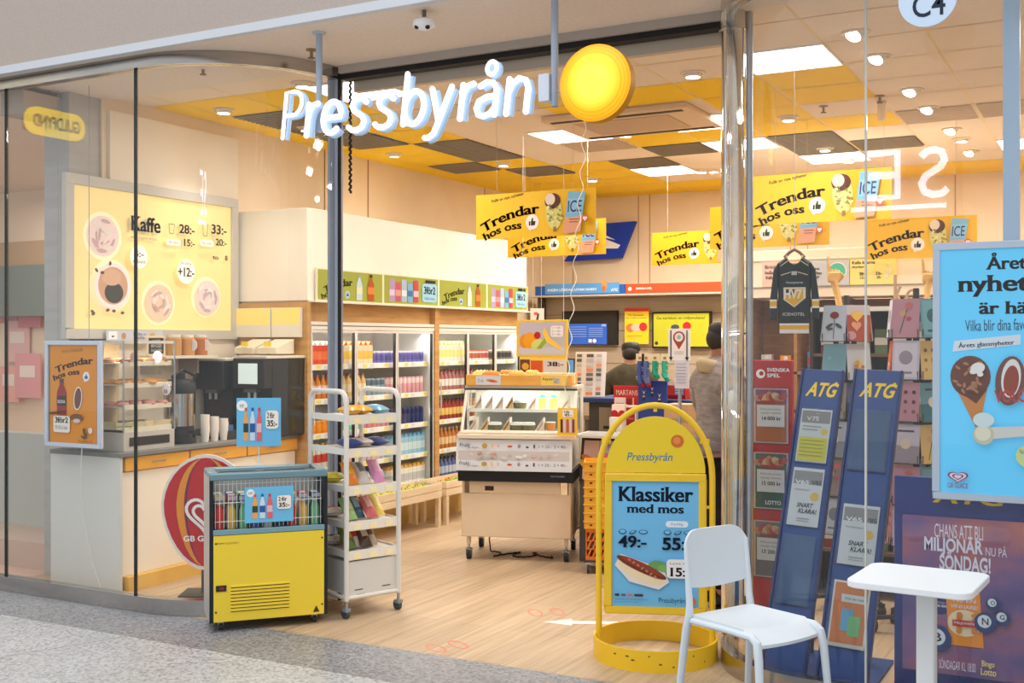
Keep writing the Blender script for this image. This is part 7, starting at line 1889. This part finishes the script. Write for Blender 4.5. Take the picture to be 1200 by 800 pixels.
# ------------------------------------------------------------------ card spinners
rn = random.Random(31)
def spinner(cx, cy, label, tiers, z0_, r_, rz, word):
    t = thing('card_spinner', label, 'card rack', (cx, cy, 0), rz, None)
    m = MB(); m.cyl((0, 0, .10), (0, 0, z0_ + tiers * .24 + .05), .018, (70, 68, 66), 12); m.build('pole', t)
    for k in range(5):
        an = 2 * PI * k / 5
        m = MB(); m.tube([(0, 0, .10), (.24 * math.cos(an), .24 * math.sin(an), .085)], .014, (60, 58, 58), 8); lg = m.build('leg', t)
        m = MB(); ca, sa = .24 * math.cos(an), .24 * math.sin(an); m.cyl((ca - .012, sa, .035), (ca + .012, sa, .035), .035, (44, 44, 46), 14); m.box((ca - .016, sa - .012, .05), (ca + .016, sa + .012, .09), (60, 58, 58)); m.build('castor', lg)
    for i in range(tiers):
        z_ = z0_ + i * .24
        for k in range(6):
            T_ = Matrix.Rotation(2 * PI * k / 6, 4, 'Z')
            m = MB(T_); m.tube([(-.075, -r_ - .02, z_ + .05), (-.075, -r_ - .02, z_), (.075, -r_ - .02, z_), (.075, -r_ - .02, z_ + .05)], .003, (70, 68, 68), 5); m.tube([(0, -r_ - .02, z_), (0, -.018, z_)], .003, (70, 68, 68), 5); m.tube([(-.08, -r_ + .015, z_ + .10), (.08, -r_ + .015, z_ + .10)], .003, (70, 68, 68), 5)
            m.build('wire_pocket', t)
    return t
CARD = [((180, 196, 206), 'grey blue'), ((206, 196, 190), 'pale stone'), ((110, 160, 170), 'teal'), ((196, 110, 90), 'brick red'), ((214, 206, 214), 'pale lilac'), ((150, 140, 130), 'taupe'), ((120, 150, 110), 'sage green'), ((226, 190, 120), 'sand yellow'), ((90, 100, 130), 'slate blue'), ((206, 150, 160), 'dusty pink')]
def card(T0, w_, h_, base, label, fn, grp):
    t = thing('greeting_card', label, 'card', (0, 0, 0), 0, grp); t.matrix_world = T0
    m = MB(); m.box((-w_ / 2, -.002, 0), (w_ / 2, .002, h_), base); m.build('card', t)
    a = Art(w_, h_, frame((-w_ / 2, -.0022, 0))); fn(a); a.build('print', t)
def motif(kind, col):
    def fn(a):
        if kind == 0: a.ell(.5, .72, .14, .1, (130, 30, 40)); a.line([(.5, .64), (.5, .06)], .02, (60, 70, 66)); a.ell(.3, .42, .13, .05, (70, 84, 84), 30); a.ell(.7, .42, .13, .05, (70, 84, 84), -30); a.ell(.34, .33, .1, .035, (70, 84, 84), 10)
        elif kind == 1: a.rect(.0, 0, 1, .72, (176, 76, 50)); heart(a, .42, .70, .18, (236, 190, 80)); heart(a, .38, .42, .15, (226, 160, 110)); a.ell(.15, .15, .14, .12, (206, 150, 150))
        elif kind == 2: a.ell(.62, .18, .12, .08, (170, 206, 214)); a.ell(.3, .6, .05, .05, tuple(min(255, c + 20) for c in col))
        elif kind == 3:
            for i in range(14): a.ell(.45 + .2 * math.cos(i * 2.4) * (i / 14), .4 + .22 * math.sin(i * 2.4) * (i / 14), .06, .05, [(214, 170, 70), (190, 120, 60), (230, 200, 120)][i % 3], 30 * i, 10)
        elif kind == 4: a.fill((222, 96, 44)); a.line([(.5, .95), (.62, .75), (.48, .6), (.56, .45)], .03, WHITE); a.ell(.48, .28, .16, .16, WHITE); a.ell(.48, .28, .09, .1, (222, 96, 44)); a.ell(.85, .36, .04, .04, WHITE)
        elif kind == 6:
            for i_ in range(9): a.ell(.2 + .3 * (i_ % 3), .25 + .25 * (i_ // 3), .05, .05, tuple(max(0, c - 40 - 10 * i_) for c in col), 20 * i_, 8)
        elif kind == 7:
            a.rect(0, 0, 1, .45, tuple(max(0, c - 45) for c in col)); a.ell(.5, .5, .14, .14, (236, 220, 190)); a.rect(.2, .8, .8, .85, (90, 80, 80))
        elif kind == 8:
            a.line([(.3, .1), (.45, .5), (.6, .85)], .025, (80, 110, 70)); a.ell(.6, .82, .1, .09, (210, 120, 110)); a.ell(.38, .62, .09, .08, (224, 170, 120)); a.ell(.62, .48, .07, .06, (200, 90, 100))
        else:
            a.rect(.08, .06, .92, .94, tuple(min(255, c + 16) for c in col)); a.ell(.5, .56, .18, .18, tuple(max(0, c - 50) for c in col)); a.rect(.25, .14, .75, .2, tuple(max(0, c - 60) for c in col))
    return fn
SPA = onY(992, 400, 7.25); SPB = onY(1072, 400, 6.85)
spinner(SPA.x, 7.25, 'left black wire card spinner on castors behind the blue racks', 6, .50, .14, R(-18), 'left')
spinner(SPB.x, 6.9, 'right black wire card spinner on castors behind the ice cream poster', 6, .52, .14, R(-14), 'right')
words6 = ['lowest', 'second', 'third', 'fourth', 'fifth', 'top']
nset = set()
for si, (cx, cy, rz0, z00) in enumerate(((SPA.x, 7.25, R(-18), .50), (SPB.x, 6.9, R(-14), .52))):
    for i in range(6):
        for k in (0, 1, 5, 2, 4):
            c_, w_ = CARD[(i * 5 + k * 3 + si * 4) % 10]
            ang = rz0 + 2 * PI * k / 6
            T0 = Matrix.Translation((cx, cy, z00 + i * .24 + .004)) @ Matrix.Rotation(ang, 4, 'Z') @ Matrix.Translation((0, -.157, 0)) @ Matrix.Rotation(R(-6), 4, 'X')
            kd = 5 + (i * 3 + k) % 4
            if si == 0 and i == 5 and k == 0: kd, c_, lab = 0, (190, 200, 210), 'grey card with a dark red rose, top tier of the left spinner'
            elif si == 0 and i == 5 and k == 1: kd, c_, lab = 1, (206, 190, 190), 'card with gold hearts on red, top tier of the left spinner'
            elif si == 0 and i == 4 and k == 0: kd, c_, lab = 2, (122, 170, 180), 'plain teal card below the rose card on the left spinner'
            elif si == 0 and i == 4 and k == 1: kd, c_, lab = 3, (206, 204, 206), 'pale card with golden daisies below the hearts card'
            elif si == 1 and i == 4 and k == 5: kd, c_, lab = 4, (222, 96, 44), 'orange card with a white curl on the right spinner'
            else:
                side = {0: 'front', 1: 'right front', 5: 'left front', 2: 'right', 4: 'left'}[k]
                lab = '%s card in the %s pocket, %s tier of the %s spinner' % (w_, side, words6[i], ['left', 'right'][si])
            card(T0, .16, .222, c_, lab, motif(kd, c_), 'greeting cards on the %s spinner' % ['left', 'right'][si])
# wooden pointing hands and letters on top of a shelf behind
Ys = 7.75
xs0, xs1 = onY(955, 362, Ys).x, onY(1120, 362, Ys).x; zs0 = onY(1000, 360, Ys).z
t = thing('gift_shelf', 'dark shelf unit behind the card spinners with white top board', 'shelf unit', (xs0, Ys - .14, 0))
m = MB(); m.box((0, 0, zs0 - .03), (xs1 - xs0, .3, zs0), (232, 224, 210)); m.build('top', t)
for z_ in (.3, .75, 1.2, 1.6):
    m = MB(); m.box((.02, .01, z_), (xs1 - xs0 - .02, .29, z_ + .02), (120, 96, 72)); m.build('shelf', t)
m = MB(); m.box((0, .29, 0), (xs1 - xs0, .3, zs0 - .03), (60, 50, 42)); m.box((0, 0, 0), (.02, .29, zs0 - .03), (70, 58, 48)); m.box((xs1 - xs0 - .02, 0, 0), (xs1 - xs0, .29, zs0 - .03), (70, 58, 48)); m.build('carcass', t)
GC = [(150, 60, 60), (90, 120, 150), (206, 190, 160), (110, 130, 90), (196, 150, 90), (170, 170, 176)]
for i in range(4):
    for j in range(7):
        m = MB(); hh = .16 + .03 * ((i + j) % 3); c_ = GC[(i * 2 + j) % 6]
        m.box((-.04, -.03, 0), (.04, .03, hh), c_); m.box((-.041, -.031, hh * .35), (.041, -.029, hh * .65), (236, 226, 210))
        o = m.build('gift_box', bevel=.003); o.location = (xs0 + .1 + j * (xs1 - xs0 - .2) / 6, Ys - .05, (.3, .75, 1.2, 1.6)[i] + .021)
        tag(o, '%s gift box on the %s board of the dark shelf behind the card spinners' % (['dark red', 'blue', 'cream', 'green', 'tan', 'grey'][(i * 2 + j) % 6], ['lowest', 'second', 'third', 'top'][i]), 'box', 'gift boxes behind the spinners')
def wood_hand(u, vb, vt, label, lean):
    p = onY(u, vb, Ys); hh = onY(u, vt, Ys).z - zs0 - .001
    t = thing('wooden_hand', label, 'ornament', (p.x, Ys, zs0 + .001), R(20))
    m = MB(); k = hh / .40
    m.tube([(0, 0, 0), (lean * .25 * k, 0, .10 * k), (lean * .6 * k, 0, .20 * k)], [.036 * k, .034 * k, .04 * k], CANVAS, 12, flat=(1.2, .7)); m.build('wrist', t)
    m = MB(); m.box((lean * .6 * k - .048 * k, -.022 * k, .19 * k), (lean * .6 * k + .048 * k, .022 * k, .275 * k), CANVAS); m.build('palm', t, .012)
    for i, (x_, l_) in enumerate(((-.036, .125), (-.012, .03), (.012, .026), (.036, .02))):
        m = MB(); b = Vector((lean * .6 * k + x_ * k, 0, .265 * k)); m.tube([b, b + Vector((-.004 * k, 0, l_ * .6 * k)), b + Vector((-.01 * k, 0, l_ * k))], [.0125 * k, .012 * k, .008 * k], CANVAS, 8); m.build('finger', t)
    m = MB(); b = Vector((lean * .6 * k + .046 * k, -.01, .21 * k)); m.tube([b, b + Vector((.02 * k, -.02 * k, .03 * k)), b + Vector((-.01 * k, -.034 * k, .055 * k))], [.014 * k, .012 * k, .009 * k], CANVAS, 8); m.build('thumb', t)
wood_hand(984, 352, 299, 'wooden hand ornament pointing one finger up beside the hockey shirt', -.07)
wood_hand(1086, 357, 302, 'wooden hand ornament pointing up, half hidden by the ice cream poster', .02)
LW = (176, 140, 110)
for ch, u0, u1, v0, v1, st in (('k', 1049, 1060, 322, 342, [[(0, 0), (0, 1)], [(.55, .62), (.05, .28)], [(.2, .38), (.6, 0)]]), ('a', 1062, 1078, 329, 342, [arc2(.45, .5, .42, .5, 0, 350, 16)])):
    p = onY(u0, 352, Ys); w_ = onY(u1, 342, Ys).x - p.x; hh = onY(u0, v0, Ys).z - zs0 - .012
    m = MB()
    for s_ in st: m.tube([(x * w_, 0, .011 + z * (hh if ch == 'k' else hh * .62)) for x, z in s_], .0105, LW, 8)
    o = m.build('wooden_letter'); o.location = (p.x, Ys, zs0 + .001)
    tag(o, {'k': 'brown wooden letter k standing on the shelf top', 'a': 'brown round wooden letter beside the k on the shelf top'}[ch], 'letter')

# ------------------------------------------------------------------ stickers on the floor
def sticker(u, v, fn, label, rz):
    p = onZ(u, v, .0012); t = MB(Matrix.Translation(p) @ Matrix.Rotation(rz, 4, 'Z')); fn(t)
    tag(t.build('floor_sticker'), label, 'sticker', 'floor stickers')
def arrow(m): m.quad([(-.22, -.035, 0), (.06, -.035, 0), (.06, -.08, 0), (.24, 0, 0), (.06, .08, 0), (.06, .035, 0), (-.22, .035, 0)], (244, 232, 220))
sticker(682, 729, arrow, 'white arrow sticker on the wooden floor left of the yellow sign', R(205))
sticker(782, 732, arrow, 'white arrow sticker on the wooden floor behind the yellow sign', R(15))
def foot(m):
    for s_ in (-.07, .07):
        for r0, r1 in ((.10, .085),):
            o_ = [(s_ + r0 * .45 * math.cos(R(x)), r0 * math.sin(R(x)), 0) for x in range(0, 361, 20)]; i_ = [(s_ + r1 * .38 * math.cos(R(x)), r1 * .9 * math.sin(R(x)), 0) for x in range(0, 361, 20)]
            for k in range(18): m.quad([o_[k], o_[k + 1], i_[k + 1], i_[k]], (222, 140, 120))
sticker(524, 757, foot, 'faded red footprint sticker on the wooden floor nearest the grey tiles', R(60)); sticker(640, 717, foot, 'faded red footprint sticker on the wooden floor left of the ring base', R(40))

# ------------------------------------------------------------------ the mall opposite: lit signs that mirror in the glass
t = thing('mall_pill_sign', 'lit yellow pill shaped jeweller sign across the mall, mirrored in the left window', 'sign', (-14, -1.3, 4.95), PI / 2)
m = MB(); m.xprism(rr2(-.52, -.2, .52, .2, .19, 6), 0, .08, mat((250, 214, 20), .5, 0, 5.0)); m.build('lens', t)
a = Art(.84, .24, frame((-.42, -.001, -.12))); a.text('GULDFYND', .0, .1, 1, .9, (70, 50, 0), .03); a.build('lettering', t)
m = MB(); m.box((-.3, .08, -.1), (.3, .4, .1), (120, 120, 120)); m.build('bracket', t)
t = thing('mall_letter_sign', 'lit white outline letters across the mall, mirrored in the right window', 'sign', (-2.62, -5.6, 3.72), PI)
WL = mat((220, 228, 255), .5, 0, 12.0)
for ch, x_ in (('S', -.62), ('E', .08)):
    m = MB()
    if ch == 'S':
        for off in (0,): m.tube([(x_ + (1 - 0) * px * .5 + .1, 0, pz * .62) for px, pz in S_], .05, WL, 8)
    else:
        m.tube([(x_ + .5, 0, .0), (x_ + .06, 0, 0), (x_ + .06, 0, .62), (x_ + .5, 0, .62)], .05, WL, 8); m.tube([(x_ + .06, 0, .31), (x_ + .45, 0, .31)], .05, WL, 8)
    m.build('letter', t)
m = MB(); m.box((-.5, -.02, -.18), (.95, .02, -.12), WL); m.build('bar', t)
m = MB(); m.box((-.7, .05, -.3), (1.1, .1, .8), (150, 140, 130)); m.box((-.7, .1, -.3), (1.1, .3, -.2), (150, 140, 130)); m.build('mount', t)
